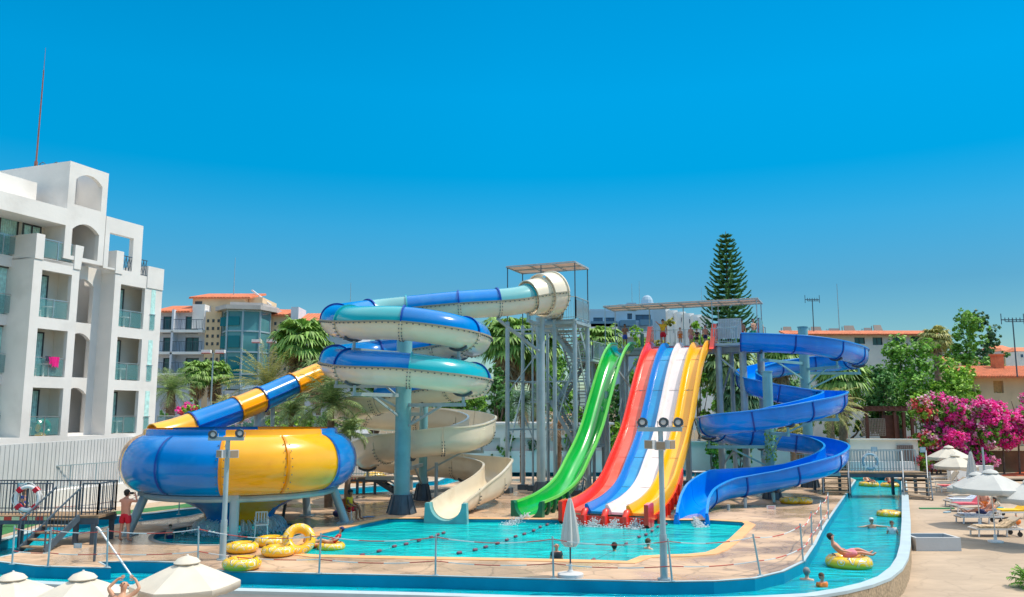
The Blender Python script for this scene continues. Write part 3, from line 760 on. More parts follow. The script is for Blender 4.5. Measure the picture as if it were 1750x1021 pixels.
while k<n-1:
    e=min(n-1,k+st)
    if n-1-e<6:e=n-1
    mb=MB();mb.sweep(bpth[k:e+1],bsec(k,n));sg_=mb.build('trough_section',M['azure'],BL,smooth=True,ang=50)
    t=(bpth[k+1]-bpth[k])*.3
    mb=MB();mb.sweep([bpth[k]-t*.5,bpth[k]+t*.7],[(-rb-.05,.36)]+arc(rb+.05,180,360,14)+[(rb+.05,.36),(rb-.02,.36)]+arc(rb-.03,0,-180,14)+[(-rb+.02,.36)]);mb.build('joint_flange',M['azuredark'],sg_,smooth=True)
    mb=MB()
    for s_ in (-1,1):
        def rs(i,k0=k,s_=s_):
            S_=bsec(k0,n)(i);h=S_[0][1] if s_<0 else max(z for x,z in S_)
            return [(s_*(rb-.045),h+.004),(s_*(rb-.035),h+.025),(s_*(rb+.065),h+.025),(s_*(rb+.078),h+.004)]
        mb.sweep(bpth[k:e+1],rs)
    mb.build('rim',M['azurerim'],sg_,smooth=True)
    k=e
o_=bpth[-1];t_=(bpth[-1]-bpth[-4]);t_.z=0;t_.normalize();la=t_.cross(V((0,0,1)))
mb=MB();mb.vpoly([(-.78,-.35),(.78,-.35),(.70,o_.z+.1),(.6,o_.z+.1)]+[(x,z+o_.z) for x,z in arc(.57,0,-180,12)]+[(-.6,o_.z+.1),(-.70,o_.z+.1)],(o_.x,o_.y),(la.x,la.y),(t_.x,t_.y),.3);mb.build('outlet_block',M['azure'],BL)
kc1=column(BL,K1,.26,D(1313,636,k1.y).z);kc2=column(BL,K2,.30,D(1371,560,k2.y).z)
for q in (B_[1],B_[4],B_[6],B_[8],B_[3]):
    i=near_i(bpth,q);arm(kc2,K2,bpth[i],0,rb,'steelblue');cradle(BL,bpth,i,rb)
for q in (B_[13],B_[15],B_[18],B_[20],B_[23],B_[26],B_[11]):
    i=near_i(bpth,q);arm(kc1,K1,bpth[i],0,rb,'steelblue');cradle(BL,bpth,i,rb)
for px,py in ((1274,868),(1245,872)):
    g=G(px,py);i=min(range(n-60,n),key=lambda i:(bpth[i].xy-g.xy).length);mb=MB();mb.tube((g.x,g.y,0),(g.x,g.y,bpth[i].z-rb),.08);mb.build('support_column',M['steel'],BL)
# ---- towers ----
def railing(par,A,B,h=1.05,name='railing',m='steel',gap=.13,solid=False,rb_=.018):
    A=V(A);B=V(B);mb=MB();d=B-A;L=d.length;d/=L;up=V((0,0,1))
    mb.bar(A+up*h,B+up*h,.05,.04);mb.bar(A+up*.1,B+up*.1,.035,.03)
    k=max(1,int(L/gap))
    for i in range(k+1):
        p=A+d*(L*i/k);mb.bar(p+up*.02,p+up*h,.045 if i%10==0 or i==k else rb_)
    return mb.build(name,M[m] if isinstance(m,str) else m,par)
def stairs(par,A,B,wd,name='stair_flight',m='steel',tm='wood',rail=True,inv=False):
    """A bottom centre, B top centre"""
    A=V(A);B=V(B);d=B-A;h=d.copy();h.z=0;hl=h.length;h/=hl;s=h.cross(V((0,0,1)))
    for k in (-1,1):
        st=MB();st.bar(A+s*k*wd/2,B+s*k*wd/2,.06,.22);f=st.build(name if k<0 else 'stringer',M[m],par if k<0 else f)
        if k>0:f=f.parent
    n=max(2,round(abs(d.z)/.2))
    mb=MB()
    for i in range(n):
        p=A+d*((i+.5)/n);mb.box(p+V((0,0,.03)),(wd-.08,.27,.045),s,h,(0,0,1))
    mb.build('tread',M[tm],f)
    if rail:
        mb=MB();up=V((0,0,1))
        for k in (-1,1):
            mb.bar(A+s*k*wd/2+up,B+s*k*wd/2+up,.05,.04)
            q=int(hl/.16)
            for i in range(q+1):
                p=A+s*k*wd/2+d*(i/q);mb.bar(p,p+up,.04 if i%8==0 else .018)
        mb.build('handrail',M[m],f)
    return f
def canopyroof(par,cs,th=.12):
    """cs four corners (V) ; lattice shade"""
    mb=MB();a,b,c,d=cs
    for p,q in ((a,b),(b,c),(c,d),(d,a)):mb.bar(p,q,.05,.06)
    n=max(2,int((b-a).length/1.15))
    for i in range(1,n):
        f=i/n;mb.bar(a.lerp(b,f),d.lerp(c,f),.05,.07)
    mb.bar(a.lerp(d,.5),b.lerp(c,.5),.05,.07)
    fr=mb.build('canopy_frame',M['steel'],par)
    up=V((0,0,.04));mb=MB();
    vs=[p+up for p in cs]+[p+up+V((0,0,.03)) for p in cs];mb.add(vs,[(0,1,2,3),(4,7,6,5),(0,4,5,1),(1,5,6,2),(2,6,7,3),(3,7,4,0)])
    mb.build('shade_mesh',mat('beige_shade_mesh',(.66,.54,.46),.8,.06,2,trans=.5),fr)
    return fr
T1=G(985,848);T1=V((T1.x,T1.y,0))
def TF(l,s,z):return T1+e1*l+e2*s+V((0,0,z))
ST1=thing('slide_tower','tall steel stair tower with a flat shade canopy at the start of the spiral tube','slide tower',T1)
zp=D(981,545,T1.y).z;zc=D(977,449,T1.y).z
for l,s,r in ((0,0,.125),(-4.1,0,.125),(0,2.3,.13),(-4.1,2.3,.11),(-3.3,1.9,.06),(-1.2,0.,.115),(0,5.2,.12),(-3.6,5.2,.10),(-.2,3.9,.1)):
    z=zp if s<3 or l<-1 else zp-1.2
    if r==.07:z=zp+.3
    mb=MB();mb.tube(TF(l,s,0),TF(l,s,z),r,None,12);c_=mb.build('tower_column',M['steel'],ST1,smooth=True)
    mb=MB();mb.box(TF(l,s,.15),(.5,.5,.3),e1,e2,(0,0,1));mb.build('column_base',M['darksteel'],c_)
mb=MB();mb.poly([TF(l,s,0) for l,s in ((-2.6,-.1),(.15,-.1),(.15,2.4),(-2.6,2.4))],zp-.28,zp-.12);mb.poly([TF(l,s,0) for l,s in ((-2.4,.1),(.0,.1),(.0,2.2),(-2.4,2.2))],zp-.119,zp);mb.build('platform',M['steel'],ST1)
BARS=[]
for a_,b_ in (((-4.1,0),(0,0)),((-4.1,2.3),(0,2.3)),((-4.1,0),(-4.1,2.3))):
    for z in (zp-.5,) if a_[1]==0 and b_[1]==0 else (zp-.5,zp-3.4,zp-6.2):BARS.append((TF(*a_,z),TF(*b_,z),.09))
for (l,s),(l2,s2),z1,z2 in (((0,0),(0,2.3),1.5,6.0),((0,2.3),(0,0),5.0,9.2),((-1.2,0),(0,0),3.6,7.6),((-4.1,0),(-1.2,0),5.6,9.1),((-4.1,2.3),(-1.2,2.3),8.8,5.2),((0,2.3),(0,5.2),1,6.5),((-4.1,0),(-4.1,2.3),2,6),((-2.6,2.3),(-4.1,2.3),1,4.5)):
    BARS.append((TF(l,s,z1),TF(l2,s2,z2),.06))
for a_,b_,w_ in BARS:
    mb=MB();mb.bar(a_,b_,w_);mb.build('brace',M['steel'],ST1)
lv=[0.,2.6,5.2,7.6,zp-.1]
for k in range(4):
    z0,z1=lv[k],lv[k+1]
    if k%2==0:stairs(ST1,TF(-2.5,4.4,z0),TF(-.95,4.4,z1),1.0,tm='concrete')
    else:stairs(ST1,TF(-.95,3.2,z0),TF(-2.5,3.2,z1),1.0,tm='concrete')
    mb=MB();lx=-.35 if k%2==0 else -3.1
    mb.poly([TF(lx+a_,s_,0) for a_,s_ in ((-.6,2.5),(.6,2.5),(.6,5.0),(-.6,5.0))],z1-.12,z1);L_=mb.build('landing',M['steel'],ST1)
    railing(L_,TF(lx-.6,2.5,z1),TF(lx+.6,2.5,z1));railing(L_,TF(lx+(.6 if k%2==0 else -.6),2.5,z1),TF(lx+(.6 if k%2==0 else -.6),5.,z1))
# visible front-facing broad stair with many treads
stairs(ST1,TF(-1.3,6.6,5.3),TF(-1.3,2.5,zp-.1),1.35,tm='concrete',rail=True)
stairs(ST1,TF(-1.3,2.8,.1),TF(-1.3,6.6,5.2),1.35,tm='concrete',rail=True)
railing(ST1,TF(-.75,-.05,zp),TF(.1,-.05,zp),1.25);railing(ST1,TF(.1,-.05,zp),TF(.1,2.3,zp),1.25)
mb=MB()
mb.box(TF(.1,1.1,zp+.6),(.03,2.1,.95),e1,e2,(0,0,1));mb.build('clear_panel',mat('smoked_panel',(.16,.24,.28),.2),ST1)
cr=[TF(-4.15,-.1,zc+.0),TF(0.1,-.1,zc),TF(.1,2.4,zc),TF(-4.15,2.4,zc)]
cf=canopyroof(ST1,cr)
mb=MB()
for l,s in ((-4.1,0),(0.05,0),(.05,2.3),(-4.1,2.3),(-2.1,2.3),(-2.,0)):
    mb=MB();mb.bar(TF(l,s,zp-.2),TF(l,s,zc),.06);mb.build('canopy_post',M['darksteel'],ST1)
# cream starter bend on platform
mb=MB();q=path[bi[0]];mb.path([q,TF(-1.75,.9,zp+.95),TF(-1.1,1.2,zp+.9)],[.95,.9,.85],18);mb.build('entry_tub',M['cream'],TW,smooth=True)
ST2=thing('launch_platform','long steel launch platform with railings and a shade canopy above the racing slides','slide tower',LF(1.5,17,0))
zp2=8.58;sF,sB=15.9,18.6
mb=MB();mb.poly([LF(l,s,0) for l,s in ((-2.9,sF+1.05),(-.7,sF+1.05),(-.7,sF+.35),(3.7,sF+.35),(3.7,sF-.3),(6.6,sF-.3),(6.6,sB),(-2.9,sB))],zp2-.15,zp2)
for s in (sF+1.15,sB-.1):mb.bar(LF(-2.9,s,zp2-.3),LF(6.6,s,zp2-.3),.14,.28)
for l in (-2.8,-.6,1.5,3.7,5.2,6.5):mb.bar(LF(l,sF+1.1,zp2-.3),LF(l,sB-.1,zp2-.3),.1,.2)
mb.build('platform',M['steel'],ST2)
for l,s,r in ((-2.2,sF+1.3,.16),(-.72,sF+1.3,.15),(-2.2,sB-.2,.14),(-.7,sB-.2,.14),(4.1,sF+.1,.2),(4.5,sB-.2,.14),(1.6,sB-.2,.14),(5.5,sF+.1,.22),(6.3,sB-.6,.22)):
    mb=MB();mb.tube(LF(l,s,0),LF(l,s,zp2-.2 if l<5 else zp2-.1),r,None,12);c_=mb.build('tower_column',M['steel'],ST2,smooth=True)
    mb=MB();mb.box(LF(l,s,.15),(.55,.55,.3),e1,e2,(0,0,1));mb.build('column_base',M['darksteel'],c_)
mb=MB()
for l,s,z,l2,s2,z2 in ((3.9,sF,8.0,5.5,sF,6.6),(4.1,sF,3.2,5.5,sF,1.4),(4.1,sF,1.4,5.5,sF,3.2),(-2.2,sF+.5,6,-.75,sF+.5,8),(-.75,sF+.5,5.2,-1.6,sF-2.2,7.2),(-2.2,sF+.5,2,-.75,sF+.5,5),(-.75,sF+.5,1,-2.2,sF+.5,4.6),(-2.2,sF+.5,4.4,-2.2,sB,7.5),(4.1,sF,5,4.5,sB,7.8)):
    mb=MB();mb.bar(LF(l,s,z),LF(l2,s2,z2),.08,.1);mb.build('brace',M['steel'],ST2)
railing(ST2,LF(-.4,sB-.9,zp2),LF(3.7,sB-.9,zp2),1.1,m='bright',gap=.3,rb_=.03)
railing(ST2,LF(-2.8,sB-.2,zp2),LF(-.4,sB-.2,zp2),1.1,gap=.3);railing(ST2,LF(5.2,sB-.3,zp2),LF(6.6,sB-.3,zp2),1.1,gap=.2)
railing(ST2,LF(3.9,sF-.2,zp2),LF(5.2,sF-.2,zp2),.9,gap=.12)
mb=MB();A=LF(3.95,sF+1.2,zp2+.25);B2=LF(5.35,sF+1.2,zp2+.25);k=14
for i in range(k):
    p=A.lerp(B2,(i+.5)/k);mb.box(p+V((0,0,.75)),(.085,.03,1.15),e1,e2,(0,0,1))
mb.bar(A+V((0,0,1.33)),B2+V((0,0,1.33)),.05);mb.bar(A+V((0,0,.16)),B2+V((0,0,.16)),.05)
mb.build('slatted_screen',mat('pale_slat',(.62,.68,.72),.5,.1,2),ST2)
mb=MB();A=LF(6.5,sF+.2,zp2+.05);
for i in range(10):mb.box(LF(6.5,sF+.2+i*.2,zp2+.75),(.03,.12,1.4),e1,e2,(0,0,1))
mb.build('slatted_screen',M['steelblue'],ST2)
zc2=D(1042,525,LF(-2.9,sF+.2,0).y).z
cr=[LF(-3.0,sF+.1,zc2),LF(6.5,sF+.1,zc2),LF(6.5,sB-.2,zc2),LF(-3.,sB-.2,zc2)]
cf=canopyroof(ST2,cr)
mb=MB()
for l in (-2.9,-.6,1.6,3.8,6.4):
    for s in (sF+.15,sB-.25):
        if s<sF+1 and -1<l<3:continue
        mb=MB();mb.bar(LF(l,s,zp2-.1),LF(l,s,zc2),.05);mb.build('canopy_post',M['steel'],ST2)
mb=MB();mb.box(LF(-.78,sF+1.15,zp2+.45),(.7,.06,.9),e2,e1,(0,0,1));mb.build('side_board',M['dgreen'],GS)
# splashes
def splash_at(p,d,nm,label,spread=.35,L=.9,n=420,grp=None):
    mb=MB();d=V(d).normalized();s=d.cross(V((0,0,1)))
    for k in range(n):
        f=random.random()**.7;h=.38*(1-f)*random.uniform(.2,1.)+.02
        q=p+d*(f*L)+s*random.gauss(0,spread*(.35+f*.6))+V((0,0,h-.1));mb.ball(q,random.uniform(.012,.035)*(1.3-f*.5),rz=random.uniform(.01,.028),n=6,m=4)
    for k in range(70):
        f=random.random();q=p+d*(f*L*1.4)+s*random.gauss(0,spread);mb.ball(q+V((0,0,-.125)),random.uniform(.03,.13),random.uniform(.02,.06),.012,n=8,m=4)
    o=mb.build(nm,M['foam'],smooth=True);tag(o,label,'splash',kind='stuff')
dn=-e2
splash_at(GP[-1]+V((0,-.35,-GP[-1].z-.05)),dn+V((-.2,0,0)),'splash_water','white splash at the foot of the green slide',.22,1.9)
for k in range(4):
    splash_at(LF(W*k+.55,-.35,-.05),dn,'splash_water','white splash below the %s lane of the racing slide'%['red','blue','white','yellow'][k],.26,.6,260)
splash_at(bpth[-1]+V((0,-.3,-bpth[-1].z-.05)),(.25,-1,0),'splash_water','white splash at the outlet of the blue spiral slide',.16,.8)
# ================= BUILDINGS =================
M['curtain']=mat('sheer_curtain',(.5,.78,.74),.8,.2,6)
M['beigewall']=mat('beige_plaster',(.80,.75,.66),.85,.06,1)
M['glassrail']=mat('balcony_glass',(.12,.34,.36),.08,coat=.5,alpha=.32)
M['frame']=mat('dark_window_frame',(.05,.06,.07),.4)
M['whitepaint']=mat('white_paint',(.82,.80,.78),.6,.06,1.5,.08,10)
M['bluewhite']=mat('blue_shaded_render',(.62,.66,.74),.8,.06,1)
M['peach']=mat('peach_render',(.74,.54,.34),.85,.08,1)
HO=(-22.9,40.8);HU=(.3504,.9366);HW=(.9366,-.3504)
def HP(u,w,z):return V((HO[0]+HU[0]*u+HW[0]*w,HO[1]+HU[1]*u+HW[1]*w,z))
def Hu(px,py,w=0):
    s,z,p=PL(px,py,(HO[0]+HW[0]*w,HO[1]+HW[1]*w),HU);return s,z
HB=thing('hotel_building','white apartment hotel with stepped glass balconies at the left edge of the picture','building',HP(0,-3,3.2))
def hv(mb,pts,w,th,holes=()):
    return mb.vpoly(pts,(HO[0]+HW[0]*w,HO[1]+HW[1]*w),HU,HW,th,holes)
def rect(a,b,c,d):return [(a,c),(b,c),(b,d),(a,d)]
def hbox(mb,u0,u1,w0,w1,z0,z1):
    return mb.box(HP((u0+u1)/2,(w0+w1)/2,(z0+z1)/2),(u1-u0,w1-w0,z1-z0),(*HU,0),(*HW,0),(0,0,1))
fl=[3.35,6.24,9.15,12.08]
# base (plinth) and core
mb=MB();hbox(mb,-14,7.05,-9,-2.4,3.0,12.19);hbox(mb,-14,2.6,-9,-2.4,12.19,15.0);hbox(mb,-14,7.05,-2.39,.0,3.0,3.32);mb.build('core_wall',M['white'],HB)
# left recessed facade w=-1.5
wins=[]
mb=MB()
for f in fl:
    for k in range(4):
        wins.append((-3.05-3.0*k,-1.07-3.0*k,f+.12,f+2.5))
hv(mb,rect(-14,-.85,3.32,15.0),-1.8,.3,[rect(*q) for q in wins]);lf=mb.build('facade_wall',M['white'],HB)
def glazing(par,u0,u1,z0,z1,w,rail=True,post=True):
    mb=MB();hbox(mb,u0,u1,w-.06,w,z0,z1);g=mb.build('window',M['curtain'],par)
    mb=MB()
    n=max(6,int((u1-u0)/.11))
    for i in range(n):hbox(mb,u0+(u1-u0)*(i+.1)/n,u0+(u1-u0)*(i+.62)/n,w,w+.02+.02*(i%2),z0+.05,z1-.08)
    mb.build('curtain_fold',M['curtain'],g)
    mb=MB();
    for a,b,c,d in ((u0,u0+.06,z0,z1),(u1-.06,u1,z0,z1),(u0+.061,u1-.061,z1-.07,z1),((u0+u1)/2-.03,(u0+u1)/2+.03,z0,z1-.071)):hbox(mb,a,b,w+.045,w+.09,c,d)
    mb.build('frame',M['frame'],g)
    return g
def glassrail(par,u0,u1,w,z,h=.98,posts=1):
    mb=MB();hbox(mb,u0+.03,u1-.03,w,w+.015,z+.07,z+h-.08);r=mb.build('railing_glass',M['glassrail'],par)
    mb=MB();hbox(mb,u0,u1,w-.02,w+.03,z+h-.04,z+h)
    for i in range(posts):
        x=u0+(u1-u0)*(i+1)/(posts+1);hbox(mb,x-.02,x+.02,w+.016,w+.045,z+.0,z+h-.041)
    mb.build('handrail',M['bright'],r);return r
for u0,u1,z0,z1 in wins[:16]:
    glazing(lf,u0,u1,z0,z1,-1.78);glassrail(lf,u0-.1,u1+.1,-1.40,z0,1.0,1)
# bay A
def bay(ua,ub,oa,ob,ztop,par,name='balcony_bay'):
    mb=MB()
    holes=[rect(oa,ob,f+.02,f+2.36) for f in fl[:3]]
    hv(mb,rect(ua,ub,3.32,ztop),-.22,.22,holes)
    hbox(mb,ua,ua+.2,-1.8,-.221,3.32,ztop);hbox(mb,ub-.2,ub,-1.8,-.221,3.32,ztop)
    for f in fl[1:]:hbox(mb,ua+.2,ub-.2,-1.8,-.221,f-.32,f-.0)
    b=mb.build(name,M['white'],par)
    for f in fl[:3]:
        z=f
        mb=MB();hbox(mb,ua+.201,ub-.201,-1.2,-1.18,z+.01,z+2.62);hbox(mb,ub-.24,ub-.201,-1.179,-.225,z+.01,z+2.5);mb.build('back_wall',M['beigewall'],b)
        glazing(b,oa-.1,oa+1.25,z+.02,z+2.3,-1.11)
        glassrail(b,oa,ob,-.12,z)
        mb=MB();mb.ball(HP(oa+1.2,-.9,z+.02),.001,n=4,m=2)
        # plastic chair and table
        mb=MB();p=HP(oa+.5,-.9,z);
        for i,j in ((-.18,-.18),(.18,-.18),(-.18,.18),(.18,.18)):mb.bar(p+V((i,j,0)),p+V((i,j,.42)),.03)
        mb.box(p+V((0,0,.43)),(.42,.42,.03));mb.box(p+V((-.1,.2,.68)),(.4,.03,.42));
        ch=solo(mb,'plastic_chair',M['whitepaint'],'white plastic chair behind the glass of the %s balcony in the %s balcony stack'%(['lowest','middle','upper'][fl.index(f)],'nearer' if oa<2 else 'farther'),'chair','balcony chairs')
        mb=MB();p=HP(oa+1.25,-.9,z);mb.tube(p,p+V((0,0,.66)),.04);mb.tube(p+V((0,0,.66)),p+V((0,0,.7)),.3,n=14);mb.tube(p,p+V((0,0,.03)),.2)
        solo(mb,'balcony_table',M['whitepaint'],'small round white table on the %s balcony in the %s balcony stack'%(['lowest','middle','upper'][fl.index(f)],'nearer' if oa<2 else 'farther'),'table','balcony tables')
    return b
bA=bay(-1.42,1.25,-.93,.80,12.08,HB)
bB=bay(3.55,7.02,3.98,5.72,12.2,HB)
mb=MB()
for f in fl[:3]:hv(mb,rect(6.2,6.52,f+.02,f+2.36),.0,.01)
mb.build('narrow_window',M['curtain'],bB)
for f in fl[:3]:glassrail(bB,6.15,6.57,.03,f,.95,0)
# flared pier heads at top of bays
for u0,u1,z,s in ((-1.42,-.95,13.25,.28),(.85,1.25,13.1,.12),(3.5,4.0,13.3,.0),(5.8,7.02,12.82,.0)):
    mb=MB();mb.vpoly([(u0,z-1.25),(u1,z-1.25),(u1+(s if u0>0 and u0<3 else 0),z),(u0,z)],(HO[0]-HW[0]*1.8,HO[1]-HW[1]*1.8),HU,HW,1.85)
    mb.build('pier_head',M['white'],HB)
glassrail(HB,-.95,.82,-.1,12.1,1.0,1)
mb=MB();hbox(mb,-.98,.82,-1.5,.0,11.95,12.1)
hbox(mb,-14,.2,-1.5,.06,13.98,14.85)        # fascia / parapet
hbox(mb,-14,-.55,-3.2,-1.3,15.0,16.15)
mb.build('parapet',M['white'],HB)
glazing(HB,-1.05,.0,12.12,13.97,-1.5)
mb=MB();hbox(mb,0.0,.45,-1.56,-1.5,12.1,13.98);mb.build('back_wall',M['beigewall'],HB)
for k in range(4):
    pass
# stair tower with arches
def arch(u0,u1,z0,z1,rise):
    pts=[(u0,z0),(u1,z0),(u1,z1-rise)]
    for i in range(1,8):
        a=i/8;u=u1+(u0-u1)*a;pts.append((u,z1-rise+rise*math.sin(PI*a)**.8))
    return pts+[(u0,z1-rise)]
mb=MB()
hv(mb,rect(.2,2.66,12.3,17.4),-.25,.25,[arch(.62,2.3,15.2,16.95,.4),arch(.62,2.3,12.5,14.3,.4)])
hbox(mb,.2,.45,-6,-.251,12.3,17.4);hbox(mb,2.41,2.66,-3,-.251,12.3,17.4);hbox(mb,.45,2.4,-6,-2.0,12.3,17.35);hbox(mb,.451,2.409,-2.0,-.252,14.75,15.18)
mb.build('stair_tower',M['white'],HB)
mb=MB()
hv(mb,rect(1.25,3.55,3.32,12.3),-1.25,.25,[arch(1.75,3.1,f+.1,f+2.45,.35) for f in fl[:3]])
for f in fl[1:3]:hbox(mb,1.26,3.54,-2.4,-1.251,f-.25,f-.02)
for f in fl[:3]:hbox(mb,2.2,2.35,-2.4,-1.252,f+.0,f+2.6)
mb.build('stair_wall',M['white'],HB)
for f in fl[:3]+[12.4,15.1]:
    w=-2.35 if f<12 else -1.95;u=1.4 if f<12 else .7
    mb=MB();hbox(mb,u,u+.5,w,w+.05,f+.3,f+1.3);g=mb.build('window',M['glass'],HB);mb=MB();hbox(mb,u,u+.5,w+.05,w+.09,f+.78,f+.84);hbox(mb,u+.23,u+.27,w+.05,w+.09,f+.3,f+.779);mb.build('frame',M['whitepaint'],g)
# sky frame on bay B and patterned railing
mb=MB()
hv(mb,rect(2.7,5.3,12.2,15.05),-.3,.3,[rect(3.0,4.66,12.3,14.2)])
mb.build('roof_frame',M['white'],HB)
mb=MB();hbox(mb,4.02,5.8,-.06,-.02,13.08,13.13);hbox(mb,4.02,5.8,-.06,-.02,12.25,12.29)
for i in range(9):
    u=4.05+i*.21;hbox(mb,u-.012,u+.012,-.05,-.03,12.29,13.08)
    if i<8:mb.bar(HP(u,-.04,12.3),HP(u+.21,-.04,13.07),.02);mb.bar(HP(u+.21,-.04,12.3),HP(u,-.04,13.07),.02)
mb.build('patterned_railing',M['darksteel'],HB)
mb=MB();p=HP(-.3,-4.5,16.2)
# antenna + ladder hoops
a=D(62,275,HP(0.5,-5,0).y);mb=MB();mb.tube((a.x,a.y,17.3),(a.x,a.y,18.0),.09);mb.tube((a.x,a.y,18.0),(a.x,a.y,D(66,120,a.y).z),.045,.03,6);mb.tube((a.x,a.y,D(66,120,a.y).z),(a.x,a.y,D(67,82,a.y).z),.015,.008,5)
solo(mb,'antenna_mast',mat('rusty_mast',(.25,.10,.07),.7,.3,3),'tall thin mast on the roof of the white hotel at far left','antenna')
for nm,px in (('ladder_hoop',74),('ladder_hoop',97)):
    a=D(px,275,HP(.5,-3,0).y);a.z=17.35;mb=MB();mb.path([a+V((-.25,0,-.1)),a+V((-.15,0,.32)),a+V((0,0,.4)),a+V((.12,0,.3)),a+V((.12,0,-.1))],.025,6)
    solo(mb,nm,M['darksteel'],'dark ladder hoop on the hotel roof, %s the mast'%('just right of' if px<80 else 'second to the right of'),'ladder','roof ladder hoops')
# laundry
def cloth(p,wd,ht,name,m,label,cat,ax):
    mb=MB();n=8;ax=V(ax)
    vs=[];fs=[]
    for i in range(n+1):
        for j in range(5):
            q=p+ax*(wd*(i/n-.5))+V((0,0,-ht*j/4*(1+.12*math.sin(i*2.1))))+V((HW[0],HW[1],0))*(.03*math.sin(i*1.9+j*.4)+.05);vs.append(q)
    for i in range(n):
        for j in range(4):a=i*5+j;fs.append((a,a+1,a+6,a+5))
    k=len(vs);vs+=[v-V((HW[0],HW[1],0))*.012 for v in vs];fs+=[tuple(x+k for x in reversed(f)) for f in fs]
    mb.add(vs,fs);return solo(mb,name,m,label,cat,smooth=True)
M['pink']=mat('hot_pink_cloth',(.85,.01,.25),.8,.1,5);M['navyc']=mat('dark_patterned_cloth',(.05,.06,.10),.8,.9,30)
s,z=Hu(98,618,.0);cloth(HP(s-.12,-.03,7.26),.42,.5,'towel',M['pink'],'larger hot pink towel drying on a glass balcony rail of the white hotel','towel',(*HU,0))
s,z=Hu(91,615,.0);cloth(HP(s-.12,-.03,7.24),.3,.35,'towel',M['pink'],'smaller hot pink towel left of the larger pink one','towel',(*HU,0))
s,z=Hu(81,615,.0);cloth(HP(s,-.03,7.27),.28,.26,'towel',M['navyc'],'dark and white cloth hanging beside the pink towels','towel',(*HU,0))
mb=MB();mb.torus(HP(.25,-.5,3.8),.3,.12,16,8,(HW[0],HW[1],.3));solo(mb,'swim_ring',mat('green_vinyl',(.0,.3,.2),.3,coat=.5),'green inflatable behind the lowest glass balcony rail','swim ring',smooth=True)
mb=MB();mb.ball(HP(-.0,-.4,3.42),.25,.25,.12,z0=-.9);mb.ball(HP(-.15,-.4,3.75),.12,.12,.2);solo(mb,'inflatable_toy',mat('yellow_vinyl',(.8,.5,.02),.3,coat=.5),'yellow inflatable toy on the lowest balcony floor','toy',smooth=True)
# --- left retaining / ramp walls ---
a=V((D(0,762,33.6).x,33.6,0));b=V((D(205,745,44).x,44,0));dr=(b-a).normalized();nn=V((dr.y,-dr.x,0))
a2=a-dr*14;b2=b+dr*6
mb=MB();L=(b2-a2).length
mb.bar(a2+V((0,0,1.6))-nn*.1,b2+V((0,0,1.6))-nn*.1,.2,3.2)
k=int(L/.32)
for i in range(k):
    p=a2+dr*(L*i/k)+nn*.015;mb.box(p+V((0,0,1.6)),(.10,.02,3.15),tuple(dr),tuple(nn),(0,0,1))
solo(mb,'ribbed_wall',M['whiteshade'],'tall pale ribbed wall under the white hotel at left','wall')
w1=g2([(-120,868),(0,862),(205,825),(235,820)]);w1=[p for p in w1]
# walkway retaining wall: curved bench-like wall in front
A_=[G(-160,908),G(0,893),G(60,884),G(205,865),G(330,851),G(470,837)]
B_2=[p+V((-.5,1.6,0)) for p in A_]
mb=MB();strip(mb,A_,B_2,-.05,1.05);rw=solo(mb,'terrace_wall',M['whitepaint'],'low pale curved wall along the green turf at left','wall')
F_A=D(0,812,31.5);fa=thing('perimeter_fence','thin grey metal railing on the low curved wall at left','fence',(A_[1].x,A_[1].y,.95))
for i in range(len(A_)-2):
    p=A_[i]+V((-.2,.7,1.05));q=A_[i+1]+V((-.2,.7,1.05));railing(fa,p,q,1.05,'railing_panel',gap=.14,rb_=.014)
# --- central back: long white garden wall, with railing on top and openings ---
GW=thing('garden_wall','long white terrace wall with pale panels behind the slides','wall',(4,66,0))
mb=MB();mb.box((2,66,1.1),(40,.3,2.2));wb=mb.build('wall',M['white'],GW)
mb=MB()
for x in range(-16,22,4):mb.box((x,65.82,1.1),(.35,.06,2.3))
mb.box((2,65.8,2.24),(40.2,.5,.1));mb.build('pilaster',M['whitepaint'],wb)
gf=thing('terrace_railing','pale railing running along the top of the white terrace wall behind the slides','railing',(2,66,2.3))
for x in range(-18,22,5):railing(gf,V((x,66,2.3)),V((x+5,66,2.3)),1.1,'railing_panel',gap=.5,m='whitepaint')
pf=thing('pool_fence','thin steel fence along the far bank of the lazy river behind the slides','fence',(0,60,0))
yb=G(1000,803).y+1.0
for x in range(-9,26,3):railing(pf,V((x,yb,0)),V((x+3,yb,0)),1.15,'fence_panel',gap=.22,rb_=.02)
# kiosk behind tower
KS=thing('snack_kiosk','low white kiosk with dark window openings behind the tall stair tower','kiosk',(2.,63,0))
mb=MB();mb.vpoly([(-5.5,0),(5.5,0),(5.5,3.6),(-5.5,3.6)],(2.,63.5),(1,0),(0,1),.25,[rect(-4.8,-2.9,1.6,2.6),rect(-2.2,-.3,1.6,2.6),rect(.6,2.5,1.6,2.6),rect(3.2,4.9,1.6,2.6)]);mb.box((2,65,3.68),(11.6,3.6,.16));mb.build('wall',M['white'],KS)
for a_ in (-3.85,-1.25,1.55,4.05):
    mb=MB();mb.box((2+a_,63.8,1.8),(1.9,.06,1.6));mb.build('window',M['whiteshade'],KS)
